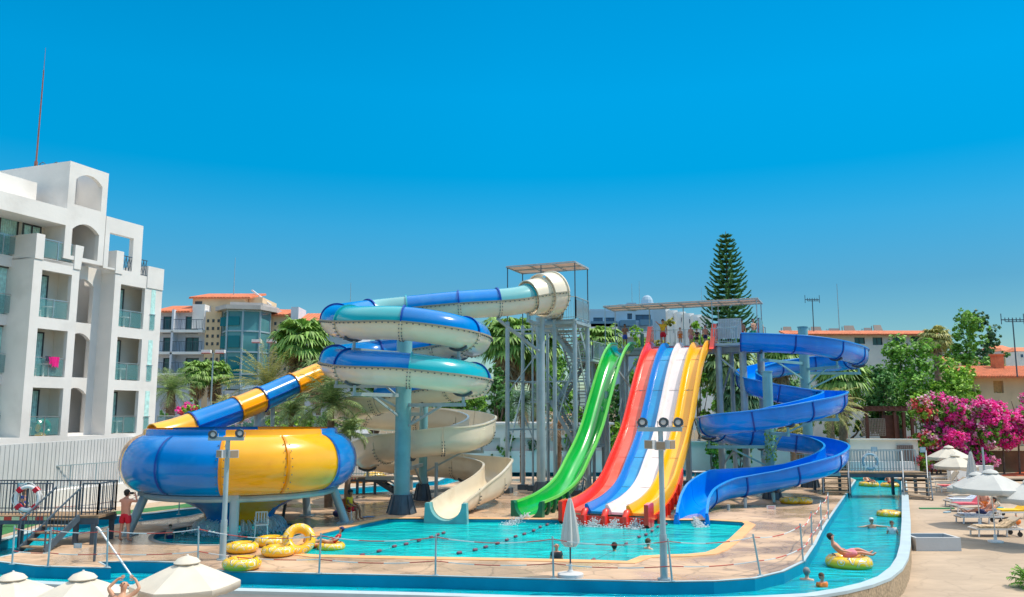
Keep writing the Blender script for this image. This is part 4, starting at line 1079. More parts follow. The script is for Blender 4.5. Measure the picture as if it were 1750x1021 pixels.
# right far walls
RW=thing('corner_wall','plain beige grey wall behind the footbridge at right, with a brown shutter panel','wall',(G(1510,803).x,60,0))
x0,x1=D(1452,770,61).x,D(1568,770,61).x;zt=D(1510,752,61).z
mb=MB();mb.box(((x0+x1)/2,61,zt/2),(x1-x0,.3,zt));mb.box(((x0+x1)/2,60.9,zt+.04),(x1-x0+.2,.6,.08));mb.build('wall',M['beigewall'],RW)
mb=MB();xa,xb=D(1541,770,60).x,D(1569,770,60).x
for i in range(8):
    x=xa+(xb-xa)*(i+.5)/8;mb.box((x,60.7,1.2),((xb-xa)/8-.03,.08,1.9))
mb.build('shutter_panel',mat('brown_shutter',(.22,.16,.14),.7,.1,3),RW)
mb=MB();mb.box((D(1510,800,60).x,60.4,.5),(4.6,.5,1.));solo(mb,'planter_wall',M['whitepaint'],'low white wall with a pale coping in front of the beige wall at right','wall')
mb=MB();x0=D(1583,770,60).x;mb.path([V((x0,58,.35)),V((x0+2.5,59.5,.35)),V((x0+6,60,.35)),V((x0+11,58.6,.35))],.45,6);
mb=MB();C_=[V((x0-.5,56,0)),V((x0+.6,57.6,0)),V((x0+2.2,58,0)),V((x0+3.6,58,0))];strip(mb,C_,[p+V((0,.4,0)) for p in C_],-.1,.85);solo(mb,'curved_wall',M['whitepaint'],'low white curved wall beyond the farthest parasols at right','wall')
# pergola
px0,px1=D(1478,700,70).x,D(1558,700,70).x
PG=thing('pergola','brown timber pergola with lattice screens left of the pink bougainvillea','pergola',((px0+px1)/2,71,1.6))
M['brown']=mat('brown_timber',(.16,.06,.04),.7,.2,3)
zt=D(1510,700,70).z
mb=MB();mb.box(((px0+px1)/2,70,zt),(px1-px0+.4,.15,.3));mb.box(((px0+px1)/2,73,zt),(px1-px0+.4,.15,.3))
for i in range(9):mb.box((px0+(px1-px0)*i/8,71.5,zt+.2),(.12,3.6,.16))
mb.build('beam',M['brown'],PG)
for i,x in enumerate((1480,1528,1543,1557)):
    x=D(x,700,70).x
    mb=MB();mb.box((x,70,(zt-.15+.0)/2),(.22,.22,zt-.3));mb.build('post',M['brown'],PG)
mb=MB();xa,xb=D(1472,730,70).x,D(1512,730,70).x;za,zb_=D(1490,745,70).z,D(1490,716,70).z
for i in range(9):mb.box(((xa+xb)/2,70,za+(zb_-za)*i/8),(xb-xa,.05,.07))
for i in range(16):mb.box((xa+(xb-xa)*i/15,69.95,(za+zb_)/2),(.06,.05,zb_-za))
mb.build('lattice',mat('grey_lattice',(.35,.27,.22),.8,.1,3),PG)
mb=MB();mb.box((D(1525,730,70).x,70.3,(za+zb_)/2),(1.4,.05,zb_-za+.6));mb.build('screen_panel',M['brown'],PG)
mb=MB()
for i in range(30):
    x=D(1446+i*4,745,68).x;mb.box((x,68,1.3),(.24,.25,.5+random.uniform(-.05,.05)))
solo(mb,'stone_edge',mat('sandstone_block',(.45,.30,.18),.9,.2,4),'rough sandstone edging below the pergola','wall')
# ---- generic far building helpers ----
def facade(par,x0,x1,y,z0,z1,wall,holes,m='white',th=.3,name='wall'):
    mb=MB();mb.vpoly([(x0,z0),(x1,z0),(x1,z1),(x0,z1)],(0,y),(1,0),(0,1),th,holes)
    return mb.build(name,M[m],par)
def winat(par,a,b,c,d,y,m='glass'):
    mb=MB();mb.box(((a+b)/2,y+.22,(c+d)/2),(b-a+.02,.05,d-c+.02));w=mb.build('window',M[m],par)
    mb=MB()
    for x in (a+.04,(a+b)/2,b-.04):mb.box((x,y+.17,(c+d)/2),(.06,.05,d-c))
    mb.box(((a+b)/2,y+.175,d-.03),(b-a,.05,.06));mb.build('frame',M['frame'],w);return w
# ---- mid-left hotel (white + glass turret + peach) ----
YH=80.
h=lambda px,py,Y=YH:D(px,py,Y)
MH=thing('hotel_building','cream and white hotel with a glass stair turret behind the palms at left','building',(h(400,700).x,YH+4,1.6))
xa,xb=h(262,600).x,h(352,600).x
holes=[];wl=[]
for (t,b) in ((541,566),(577,602),(612,636)):
    for (l,r) in ((279,301),(317,340)):
        q=(h(l,t).x,h(r,t).x,h(l,b).z-.3,h(l,t).z);wl.append(q);holes.append(rect(*q))
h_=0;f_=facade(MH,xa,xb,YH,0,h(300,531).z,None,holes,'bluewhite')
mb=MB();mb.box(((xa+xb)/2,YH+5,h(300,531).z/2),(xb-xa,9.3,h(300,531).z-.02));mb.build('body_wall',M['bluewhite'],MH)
for q in wl:winat(f_,*q,YH)
for y_ in (568,605,641):
    z=h(300,y_).z;mb=MB();mb.box(((xa+xb)/2,YH-.6,z),(xb-xa,1.2,.25));bl=mb.build('balcony_slab',M['whitepaint'],MH)
    railing(bl,V((xa,YH-1.15,z+.12)),V((xb,YH-1.15,z+.12)),1.0,'balcony_railing',m='darksteel',gap=.15,rb_=.02)
    mb=MB();mb.box((h(303,560).x,YH-.6,z+1.1),(.2,1.2,2.0));mb.build('divider_wall',M['bluewhite'],bl)
def tileroof(mb,x0,x1,y0,y1,z0,z1):
    n=max(4,int((x1-x0)/.3))
    for i in range(n):
        x=x0+(x1-x0)*(i+.5)/n;mb.bar(V((x,y0,z0)),V((x,y1,z1)),(x1-x0)/n*.8,.12)
    mb.bar(V(((x0+x1)/2,y0,z0-.08)),V(((x0+x1)/2,y1,z1-.08)),x1-x0,.1)
mb=MB();tileroof(mb,xa,h(330,531).x,YH-.8,YH+4,h(300,534).z,h(300,534).z+1.1);mb.build('roof',M['terracotta'],MH)
mb=MB();mb.box((h(340,530).x,YH+1.5,h(340,524).z-1),(h(352,530).x-h(331,530).x,3.2,2.4));mb.build('parapet',M['whitepaint'],MH)
# perforated peach wall
def perforated(par,l,r,t,b,Y,m):
    x0,x1,z0,z1=D(l,t,Y).x,D(r,t,Y).x,0,D(l,t,Y).z
    mb=MB();mb.box(((x0+x1)/2,Y+.3,z1/2),(x1-x0,.6,z1));w=mb.build('perforated_wall',M[m],par)
    mb=MB();nx=max(3,int((x1-x0)/.55));nz=int((z1-D(l,b,Y).z)/.75)
    for i in range(nx):
        for j in range(nz):
            mb.box((x0+(x1-x0)*(i+.5)/nx,Y-.01,z1-.9-j*.75),(.22,.03,.3))
    mb.build('wall_opening',M['frame'],w)
perforated(MH,352,379,533,640,YH-.5,'peach');perforated(MH,457,495,538,640,YH+1,'peach')
# peach rooftop block
x0,x1=h(320,500).x,h(411,500).x;z0,z1=h(350,527).z,h(350,504).z
mb=MB();mb.box(((x0+x1)/2,YH+4,(z0+z1)/2-1),(x1-x0,5,z1-z0+2));x2=h(435,500).x;
mb.box(((x1+x2)/2+.05,YH+5,(z0+z1)/2-1),(x2-x1,5,z1-z0+2.2));rb2=mb.build('rooftop_block',M['peach'],MH)
mb=MB();tileroof(mb,x0-.3,x1+.6,YH+1.2,YH+6.5,z1-.1,z1+1.0);
mb.build('roof',M['terracotta'],MH)
mb=MB();zg=h(411,492).z
mb.bar(V((x1-.2,YH+4.2,z1+1.05)),V((x2+.4,YH+4.2,h(435,514).z+.1)),.5,.16);mb.build('gable_roof',M['whitepaint'],MH)
for l,r,t,b in ((324,336,512,518),(372,379,518,524),(383,389,520,526),(399,408,519,527)):
    mb=MB();mb.box((h((l+r)/2,t).x,YH+1.47 if l<411 else YH+2.4,h(l,(t+b)/2).z),(h(r,t).x-h(l,t).x,.06,h(l,t).z-h(l,b).z));mb.build('window',M['frame'],rb2)
# glass turret (faceted)
gx=[h(380,600).x,h(398,600).x,h(424,600).x,h(449,600).x,h(457,600).x];gy=[YH-.2,YH-1.9,YH-1.9,YH-1.2,YH+.5]
zt,zb0=h(420,535).z,h(420,664).z
M['glassblue']=mat('turret_glass',(.09,.27,.30),.08,.2,.4,coat=.6)
tu=thing('x','x','x') if False else None
mb=MB()
for i in range(4):
    mb.add([V((gx[i],gy[i],zb0)),V((gx[i+1],gy[i+1],zb0)),V((gx[i+1],gy[i+1],zt)),V((gx[i],gy[i],zt)),V((gx[i],gy[i]+.1,zb0)),V((gx[i+1],gy[i+1]+.1,zb0)),V((gx[i+1],gy[i+1]+.1,zt)),V((gx[i],gy[i]+.1,zt))],[(0,1,2,3),(7,6,5,4)])
tg=mb.build('turret_glazing',M['glassblue'],MH)
mb=MB()
for i in range(5):mb.bar(V((gx[i],gy[i]-.04,zb0-1)),V((gx[i],gy[i]-.04,zt+.2)),.16)
for py in (535,569,604,641,664):
    z=h(420,py).z
    for i in range(4):mb.bar(V((gx[i],gy[i]-.05,z)),V((gx[i+1],gy[i+1]-.05,z)),.1,.14 if py<650 else .5)
mb.build('mullion',mat('pale_blue_frame',(.34,.45,.52),.5),tg)
for (l,r) in ((384,395),(402,421)):
    for (t,b) in ((545,560),(577,597),(612,640)):
        mb=MB();q=V((h((l+r)/2,t).x,(gy[0]+gy[1])/2-.12 if l<390 else gy[1]-.1,h(l,(t+b)/2).z));mb.box(q,(h(r,t).x-h(l,t).x,.04,h(l,t).z-h(l,b).z));mb.build('inner_pane',mat('teal_pane',(.0,.16,.2),.1),tg)
mb=MB();mb.poly([(gx[0]-.5,gy[0]+3),(gx[0]-.6,gy[0]-.6),(gx[1],gy[1]-.7),(gx[3]+.2,gy[3]-.7),(gx[4]+.6,gy[4]),(gx[4]+.5,gy[4]+3)],zt+.1,zt+.5);mb.poly([(gx[0],gy[0]+3),(gx[1],gy[1]+.5),(gx[3],gy[3]+.6),(gx[4],gy[4]+3)],zt+.5,zt+.9);mb.build('turret_roof',mat('pale_roof',(.48,.44,.42),.7,.1,1),MH)
mb=MB();mb.box(((gx[0]+gx[4])/2,YH+.9,(zt)/2),(gx[4]-gx[0],1.,zt));mb.build('turret_core',M['peach'],MH)
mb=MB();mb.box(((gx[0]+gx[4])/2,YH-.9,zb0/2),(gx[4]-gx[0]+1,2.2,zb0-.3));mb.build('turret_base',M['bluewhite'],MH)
# right wing
x0,x1,x3=h(495,540).x,h(508,540).x,h(556,540).x
mb=MB();zq=h(520,543).z;mb.box(((h(457,540).x+x3)/2+1,YH+5,zq/2),(x3-h(457,540).x+4,7,zq));mb.build('wing_wall',M['bluewhite'],MH)
mb=MB();tileroof(mb,h(458,540).x,x0,YH+.6,YH+4,h(475,537).z,h(475,537).z+.9);tileroof(mb,x1,x3+3,YH+.2,YH+4.,h(530,544).z-.3,h(530,544).z+.9);mb.build('roof',M['terracotta'],MH)
mb=MB();mb.box(((x0+x1)/2,YH+1.9,h(500,529).z-1),(x1-x0,3.,2.6));mb.build('parapet',M['bluewhite'],MH)
mb=MB();xs=h(452,528).x;xe=h(545,528).x
mb.box(((xs+xe)/2,YH+9,h(500,531).z-.2),(xe-xs,2,.9));n_=14
for i in range(n_):mb.box((xs+(xe-xs)*(i+.5)/n_,YH+8,h(500,529).z+.2),((xe-xs)/n_*.8,.1,.5))
mb.build('roof_screen',mat('brown_roof_screen',(.22,.17,.15),.8,.2,2),MH)
a=h(376,492);mb=MB();mb.tube((a.x,YH+4,a.z-1),(a.x,YH+4,h(376,428).z),.05,.02,5);solo(mb,'antenna_mast',M['steel'],'thin mast on the terracotta roof of the cream hotel','antenna')
# ---- far centre hotel (blue haze in its colours, px 1010-1215) ----
YC=150.;h=lambda px,py,Y=150.:D(px,py,Y)
CH=thing('hotel_building','pale blue grey hotel with balcony rows between the two slide towers','building',(h(1090,600).x,YC,1.6))
M['farblue']=mat('hazy_blue_render',(.36,.50,.62),.8,.05,.5);M['fardark']=mat('hazy_blue_glass',(.06,.12,.2),.2)  # distance haze mixed into the blue colours of the far hotel
holes=[];wl=[]
for l,r,t,b in ((1014,1030,543,552),(1033,1050,543,552),(1072,1080,536,546),(1086,1112,538,548)):
    q=(h(l,t).x,h(r,t).x,h(l,b).z,h(l,t).z);wl.append(q);holes.append(rect(*q))
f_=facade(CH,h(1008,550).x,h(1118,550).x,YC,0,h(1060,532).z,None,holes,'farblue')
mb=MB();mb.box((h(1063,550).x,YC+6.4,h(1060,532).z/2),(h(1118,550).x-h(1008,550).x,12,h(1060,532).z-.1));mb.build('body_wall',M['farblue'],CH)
for q in wl:
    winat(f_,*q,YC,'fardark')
for l,r,y_ in ((1008,1053,556),(1058,1084,554),(1092,1112,553)):
    mb=MB();mb.box((h((l+r)/2,y_).x,YC-1,h(l,y_).z),(h(r,y_).x-h(l,y_).x,2,1.0));mb.build('balcony',mat('balcony_blue',(.12,.25,.38),.5),CH)
mb=MB()
for l,r,t,b in ((1009,1052,528,534),(1056,1112,520,533),(1072,1088,517,521),(1112,1138,524,560)):
    mb.box((h((l+r)/2,t).x,YC+5,(h(l,t).z+h(l,b).z)/2-1.5),(h(r,t).x-h(l,t).x,9,h(l,t).z-h(l,b).z+3))
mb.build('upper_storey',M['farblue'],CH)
mb=MB()
for l,r,t in ((1008,1053,560),(1008,1112,573)):
    mb.box((h((l+r)/2,t).x,YC-1.2,h(l,t).z),(h(r,t).x-h(l,t).x,1.6,1.0))
mb.build('storey_band',M['whitepaint'],CH)
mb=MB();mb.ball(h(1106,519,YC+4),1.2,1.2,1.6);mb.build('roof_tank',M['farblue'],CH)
mb=MB();tileroof(mb,h(1020,583,120).x,h(1052,583,120).x,118,124,h(1040,592,120).z,h(1040,583,120).z);GH=thing('garden_house','low house with a terracotta roof seen between the green slide and the tall tower','house',(h(1036,600,120).x,121,0));mb.build('roof',M['terracotta'],GH);mb=MB();mb.box((h(1036,600,120).x,121,h(1040,592,120).z/2),(h(1052,583,120).x-h(1020,583,120).x-.6,5,h(1040,592,120).z-.1));mb.build('wall',M['peach'],GH)
# stepped white hotel right of it (1130-1215)
SH=thing('hotel_building','distant white stepped hotel seen under the long canopy near the pine','building',(h(1170,600,190).x,190,1.6))
for i in range(6):
    l,r,t=1128+i*14,1142+i*14,528+i*2.5
    mb=MB();q0,q1=D(l,t,190-i*3).x,D(r+2,t,190-i*3).x;zt=D(l,t,190-i*3).z;mb.box(((q0+q1)/2,196-i*3,zt/2),(q1-q0,12,zt));st_=mb.build('block_wall',M['whitepaint'],SH)
    for k in range(3):
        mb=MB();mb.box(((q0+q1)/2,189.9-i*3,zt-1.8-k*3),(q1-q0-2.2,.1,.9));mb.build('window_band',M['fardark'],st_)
for px,y0,y1,Y,lab in ((1083,520,482,150,'left one of two thin masts on the pale blue hotel'),(1096,522,478,150,'right one of two thin masts on the pale blue hotel'),(1203,530,488,190,'thin mast left of the tall pine'),(594,520,480,120,'faint thin mast rising behind the top of the tube slide'),(1446,562,481,96,'tall thin mast on the long terracotta roof at right')):
    a=D(px,y0,Y);mb=MB();mb.tube((a.x,Y+2,a.z-2),(a.x,Y+2,D(px-(2 if px>1400 else 0),y1,Y).z),.07,.03,5);solo(mb,'antenna_mast',M['steel'],lab,'antenna')
# ---- long white building at right with solar heaters ----
YR=95.;h=lambda px,py,Y=95.:D(px,py,Y)
LB=thing('apartment_building','long low white building with terracotta roof edge and rooftop solar panels at right','building',(h(1480,620).x,YR,0))
holes=[];wl=[]
for l,r,t,b in ((1460,1478,577,588),(1491,1508,577,590),(1525,1542,576,588),(1556,1573,575,588),(1546,1552,587,597)):
    q=(h(l,t).x,h(r,t).x,h(l,b).z,h(l,t).z);wl.append(q);holes.append(rect(*q))
f_=facade(LB,h(1335,600).x,h(1597,600).x,YR,0,h(1450,570).z,None,holes,'white')
for q in wl:winat(f_,*q,YR)
mb=MB();mb.box((h(1466,600).x,YR+5.3,h(1450,570).z/2),(h(1597,600).x-h(1335,600).x,10,h(1450,570).z-.05));mb.build('body_wall',M['white'],LB)
mb=MB();tileroof(mb,h(1338,570).x,h(1600,570).x,YR-.7,YR+1.5,h(1450,571).z-.1,h(1450,564).z);mb.build('roof_edge',M['terracotta'],LB)
for i,(l,r,b,t) in enumerate(((1345,1366,566,558),(1394,1418,565,558),(1425,1450,565,561),(1452,1476,564,556),(1487,1506,565,560),(1504,1524,564,555))):
    x0,x1=h(l,b).x,h(r,b).x;z0,z1=h(l,b).z,h(l,t).z
    S_=thing('solar_heater','tilted solar water heater on the long white roof, %s from the left'%ordn(i),'solar heater',((x0+x1)/2,YR+2,z0),'rooftop solar heaters')
    mb=MB();mb.add([V((x0,YR+1.5,z0)),V((x1-.3,YR+1.5,z0)),V((x1,YR+2.8,z1+.25)),V((x0+.5,YR+2.8,z1+.25)),V((x0,YR+1.6,z0-.1)),V((x1-.3,YR+1.6,z0-.1)),V((x1,YR+2.9,z1+.15)),V((x0+.5,YR+2.9,z1+.15))],[(0,1,2,3),(7,6,5,4),(1,5,6,2),(3,2,6,7),(0,3,7,4),(0,4,5,1)])
    mb.build('collector_panel',mat('brown_collector',(.10,.07,.055),.4,.3,8),S_)
    for xx in (x1-.05,x0+.3):mb=MB();mb.bar(V((xx,YR+2.9,z0-.4)),V((xx,YR+2.9,z1+.15)),.08);mb.build('stand',M['bright'],S_)
# TV antennas
def tvant(px,y0,y1,Y,label,w):
    a=D(px,y0,Y);t=D(px,y1,Y).z;mb=MB();mb.tube((a.x,Y,a.z-1),(a.x,Y,t),.06,.05,6)
    mb.bar(V((a.x-w,Y,t-.1)),V((a.x+w,Y,t-.1)),.08)
    for i in range(7):
        x=a.x-w+2*w*i/6;mb.bar(V((x,Y,t-.5 if i in(0,6) else t-.25)),V((x,Y,t+.45 if i in (0,6) else t+.1)),.05)
    mb.bar(V((a.x-w*.8,Y-.3,t-.3)),V((a.x+w*.8,Y-.3,t-.3)),.06)
    solo(mb,'tv_antenna',M['darksteel'],label,'antenna')
tvant(1391,570,511,96,'rectangular tv antenna on the long white roof left of the tall mast',.85)
tvant(1737,625,545,72,'tv antenna on a pole above the small terracotta house at far right',1.0)
# ---- small house at right ----
YS=74.;h=lambda px,py,Y=74.:D(px,py,Y)
SHs=thing('garden_house','small peach house with a terracotta tile roof above the bougainvillea at far right','house',(h(1715,690).x,YS,1.6))
x0,x1=h(1664,650).x,h(1800,650).x
facade(SHs,x0,x1,YS,1.6,h(1700,645).z,None,[rect(h(1697,650).x,h(1714,650).x,h(1700,672).z,h(1700,651).z)],'peach')
mb=MB();mb.box((h(1705.5,660).x,YS+.2,h(1700,661).z),(h(1714,650).x-h(1697,650).x,.06,h(1700,651).z-h(1700,672).z));mb.build('shutter',mat('ochre_shutter',(.5,.28,.1),.7,.2,5),SHs)
mb=MB();mb.box(((x0+x1)/2,YS+3.3,3.),(x1-x0,6,4));mb.build('body_wall',M['peach'],SHs)
mb=MB();zl,zh=h(1700,645).z,h(1700,627,YS+4).z;n_=34;xe=x1+.5;xs=x0-.5
for i in range(n_):
    x=xs+(xe-xs)*(i+.5)/n_;mb.tube(V((x,YS-1,zl)),V((x,YS+4,zh)),.11,.11,6)
mb.bar(V(((xs+xe)/2,YS-1,zl-.08)),V(((xs+xe)/2,YS+4,zh-.08)),xe-xs,.08);rf=mb.build('roof',M['terracotta'],SHs)
mb=MB();mb.box((h(1738,620).x,YS+3,zh+.2),(.8,.8,1.6));mb.box((h(1738,620).x,YS+3,zh+1.05),(1.,1.,.15));mb.build('chimney',M['terracotta'],rf)
mb=MB();mb.box((h(1735,660).x,YS-.05,3.6),(.1,.1,3));mb.box((h(1742,660).x,YS-.05,3.6),(.1,.1,3));mb.build('drain_pipe',M['steel'],SHs)
# hillside town houses
rr=random.Random(3)
for i in range(26):
    px=rr.uniform(1625,1830);Y=rr.uniform(300,430);py=rr.uniform(596,628)
    p=D(px,py,Y);wv=rr.uniform(5,13);hv_=rr.uniform(3,6)
    T_=thing('town_house','small far town house on the hillside at right, %s from the left'%(ordn(i) if i<20 else 'number-less') ,'house',(p.x,p.y,p.z-hv_),'far houses of the town at right')
    mb=MB();zb=p.z-14;mb.box((p.x,p.y,(p.z+zb)/2),(wv,8,p.z-zb));w_=mb.build('wall',M[rr.choice(['white','peach','whiteshade'])],T_)
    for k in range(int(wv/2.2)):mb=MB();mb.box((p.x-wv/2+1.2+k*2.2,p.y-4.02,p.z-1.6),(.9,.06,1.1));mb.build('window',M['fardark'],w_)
    if rr.random()<.55:
        mb=MB();mb.add([V((p.x-wv/2-.4,p.y-4.5,p.z)),V((p.x+wv/2+.4,p.y-4.5,p.z)),V((p.x+wv/2+.4,p.y+4.5,p.z)),V((p.x-wv/2-.4,p.y+4.5,p.z)),V((p.x-wv/3,p.y,p.z+1.8)),V((p.x+wv/3,p.y,p.z+1.8))],[(0,1,5,4),(1,2,5),(2,3,4,5),(3,0,4),(3,2,1,0)]);mb.build('roof',M['terracotta'],T_)
    T_['__px']=px
hs_=sorted([o for o in bpy.data.objects if '__px' in o],key=lambda o:o['__px'])
for i,o in enumerate(hs_):
    a=o['__px'];del o['__px']
    o['label']='far hillside house at right, %s from the left of the group'%(ordn(i) if i<20 else ['seventh','sixth','fifth','fourth','third','second'][i-20]+' last counting')
# ================= VEGETATION =================
def leafmat(n,c,c2,tr=.25):return mat(n,c,.55,0,1,isl=.35,sub=c2,trans=tr)
M['leafA']=leafmat('leaf_mid_green',(.11,.27,.04),(.25,.5,.07))
M['leafB']=leafmat('leaf_bright_green',(.19,.40,.03),(.42,.66,.10))
M['leafC']=leafmat('leaf_deep_green',(.06,.18,.055),(.15,.35,.08))
M['leafD']=leafmat('leaf_blue_green',(.05,.14,.08),(.13,.25,.12))
M['leafE']=leafmat('leaf_yellow_green',(.28,.30,.04),(.5,.45,.08))
M['palmA']=leafmat('palm_grey_green',(.14,.25,.08),(.34,.46,.17))
M['palmB']=leafmat('palm_bright_green',(.11,.26,.04),(.29,.47,.10))
M['palmC']=leafmat('palm_olive',(.27,.31,.08),(.5,.48,.16))
M['dry']=leafmat('dry_frond',(.38,.26,.15),(.6,.42,.26),.15)
M['bark']=mat('palm_bark',(.22,.15,.10),.95,.35,4,.6,14)
M['bark2']=mat('tree_bark',(.18,.13,.10),.95,.3,4,.6,14)
M['mag']=mat('magenta_bract',(1.,.03,.36),.55,0,1,isl=.12,sub=(1.,.10,.5),trans=.35)
M['redf']=leafmat('red_bract',(.7,.03,.05),(.85,.12,.12),.35)
M['pinkf']=leafmat('pale_pink_bract',(.9,.22,.42),(1.,.45,.6),.35)
def rv(R,s=1):
    while True:
        v=V((R.uniform(-1,1),R.uniform(-1,1),R.uniform(-1,1)))
        if .05<v.length<=1:return v.normalized()*s
def leaf(mb,p,s,R,n=None,asp=.55):
    n=n or rv(R);a=n.cross(rv(R))
    if a.length<.05:return
    a.normalize();b=n.cross(a).normalized()
    mb.add([p-a*s*.5,p+b*s*asp*.5,p+a*s*.5,p-b*s*asp*.5],[(0,1,2,3)])
def crownleaves(mb,lobes,n,ls,R,shellp=.5):
    tot=sum(l[1]**2 for l in lobes)
    for c,r,sz in lobes:
        k=int(n*r*r/tot);c=V(c)
        # clumps
        nc=max(4,k//14)
        for _ in range(nc):
            d=rv(R);q=R.random()**shellp
            cc=c+V((d.x*r*q,d.y*r*q,d.z*r*sz*q));cr=r*R.uniform(.10,.22)
            for _ in range(14):
                e=rv(R,cr*R.random()**.5);nn=(d*.7+rv(R)*.8+V((0,0,.5))).normalized();leaf(mb,cc+e,ls*R.uniform(.7,1.3),R,nn)
def limbs(mb,base,top,r,targets,R):
    mb.path([base,base.lerp(top,.5)+rv(R,.12),top],[r,r*.8,r*.6],8)
    for t in targets:
        m=top.lerp(V(t),.5)+V((0,0,-.15))+rv(R,.15);mb.path([top-V((0,0,.2)),m,V(t)],[r*.5,r*.3,r*.1],5)
def tree(name,label,cat,base,H,Rr,m='leafA',n=6000,ls=.3,lob=9,seed=1,fz=.75,trunk=.3,group=None,prof='round'):
    R=random.Random(seed);base=V(base);T=thing(name,label,cat,base,group)
    lobes=[]
    th=H*trunk
    for i in range(lob):
        f=(i+.5)/lob
        if prof=='round':z=th+(H-th)*R.uniform(.15,.85);w=Rr*math.sqrt(max(.05,1-((z-th-(H-th)*.45)/((H-th)*.62))**2))
        else:z=th+(H-th)*f;w=Rr*(1-.55*f)
        a=R.uniform(0,2*PI);q=R.uniform(.3,.75);r=R.uniform(.30,.48)*Rr
        lobes.append((base+V((math.cos(a)*w*q,math.sin(a)*w*q,z)),r,R.uniform(.7,1.0)))
    lobes.append((base+V((0,0,th+(H-th)*.5)),Rr*.5,fz*1.3))
    lobes.append((base+V((0,0,H-Rr*.3)),Rr*.32,.9))
    mb=MB();crownleaves(mb,lobes,n,ls,R);mb.build('crown',M[m],T,fix=False)
    mb=MB();limbs(mb,base,base+V((0,0,th*1.1)),Rr*.07+.06,[l[0] for l in lobes[:8]],R);mb.build('trunk',M['bark2'],T,smooth=True,ang=60)
    return T
def frond(mb,o,az,el,L,R,nl=22,ll=.45,droop=1.1,w=.035,fold=.5):
    d=V((math.cos(az),math.sin(az),0));pts=[];p=V(o);e=el;st=10
    for i in range(st+1):
        pts.append(p.copy());e2=e-droop*(i/st)**1.3
        p=p+(d*math.cos(e2)+V((0,0,1))*math.sin(e2))*L/st
    mb.path(pts,[.022*(1-.8*i/st)+.006 for i in range(st+1)],3,False)
    side=d.cross(V((0,0,1)))
    for k in range(nl):
        f=(k+1.5)/(nl+1.5);x=f*st;i=min(st-1,int(x));q=pts[i].lerp(pts[i+1],x-i);t=(pts[i+1]-pts[i]).normalized();up=side.cross(t)
        l=ll*math.sin(PI*min(.97,.12+.88*f)**.8)**.6*R.uniform(.8,1.15)
        for s in (-1,1):
            dd=(side*s*.8+t*.55+up*(fold*.4)-V((0,0,1))*R.uniform(.1,.55)).normalized();b=t*w
            e_=q+dd*l-V((0,0,l*.25))
            m_=q+dd*l*.55
            mb.add([q-b*.5,q+b*.5,m_+b*.6,m_-b*.4,e_],[(0,1,2,3),(3,2,4)])
def fan(mb,o,az,el,L,R,r=.6,ns=13,droop=.8):
    d=V((math.cos(az),math.sin(az),0));pts=[];p=V(o);st=5
    for i in range(st+1):
        pts.append(p.copy());e2=el-droop*.6*(i/st);p=p+(d*math.cos(e2)+V((0,0,1))*math.sin(e2))*L/st
    mb.path(pts,[.02]*(st+1),3,False)
    c=pts[-1];t=(pts[-1]-pts[-2]).normalized();side=t.cross(V((0,0,1)));
    if side.length<.1:side=V((1,0,0))
    side.normalize();up=side.cross(t)
    for k in range(ns):
        a=(k/(ns-1)-.5)*3.9;dd=(t*math.cos(a)+side*math.sin(a)).normalized();l=r*R.uniform(.85,1.1)
        n2=dd.cross(up).normalized()*.042*r/.6
        m_=c+dd*l*.6+up*.05;e_=c+dd*l-V((0,0,1))*l*R.uniform(.2,.5)
        mb.add([c,m_-n2*1.4,m_+n2*1.4+up*.03,e_],[(0,1,2),(1,3,2)])
def palm(name,label,base,H,L,kind='feather',n=34,m='palmA',seed=1,tr=.17,skirt=0,droop=1.2,lean=(0,0),group=None,ll=.5,elr=(-.35,1.35),nl=24,w=.035):
    R=random.Random(seed);base=V(base);T=thing(name,label,'palm tree' if 'palm' in name else 'plant',base,group)
    top=base+V((lean[0],lean[1],H))
    mb=MB();k=12;pts=[base.lerp(top,i/k) for i in range(k+1)];rs=[tr*(1.25-.35*i/k)*(1+.12*(i%2)) for i in range(k+1)]
    mb.path(pts,rs,9)
    for i in range(int(H*6)):
        f=R.random();a=R.uniform(0,2*PI);q=base.lerp(top,.3+.7*f);d=V((math.cos(a),math.sin(a),0));mb.bar(q+d*tr*.7,q+d*tr*1.35+V((0,0,.12)),.05)
    mb.build('trunk',M['bark'],T,smooth=True,ang=50)
    mb=MB()
    for i in range(n):
        az=i*2.39996+R.uniform(-.2,.2);f=i/n;el=elr[1]+(elr[0]-elr[1])*f+R.uniform(-.15,.15)
        if kind=='feather':frond(mb,top+V((0,0,.1*(1-f))),az,el,L*R.uniform(.85,1.1),R,nl,ll,droop*R.uniform(.8,1.2),w)
        else:fan(mb,top,az,el,L*R.uniform(.8,1.1)*.55,R,L*.52,20,droop)
    mb.build('crown',M[m],T,fix=False)
    if skirt:
        mb=MB()
        for i in range(int(26*skirt)):
            az=R.uniform(0,2*PI)
            if kind=='fan':fan(mb,top-V((0,0,R.uniform(.2,skirt))),az,R.uniform(-1.5,-1.0),L*.35,R,L*.4,9,.5)
            else:frond(mb,top-V((0,0,R.uniform(.1,skirt*.5))),az,R.uniform(-1.3,-.8),L*.7,R,14,ll*.7,.5,w)
        mb.build('dead_skirt',M['dry'],T,fix=False)
    return T
def at(px,py,Y):return D(px,py,Y)
def palm_at(name,label,px,pyc,Y,Lpx,ground=1.6,**k):
    c=at(px,pyc,Y);s=1400/ (Y*1.0)
    return palm(name,label,(c.x,Y,ground),c.z-ground,Lpx/s,**k)
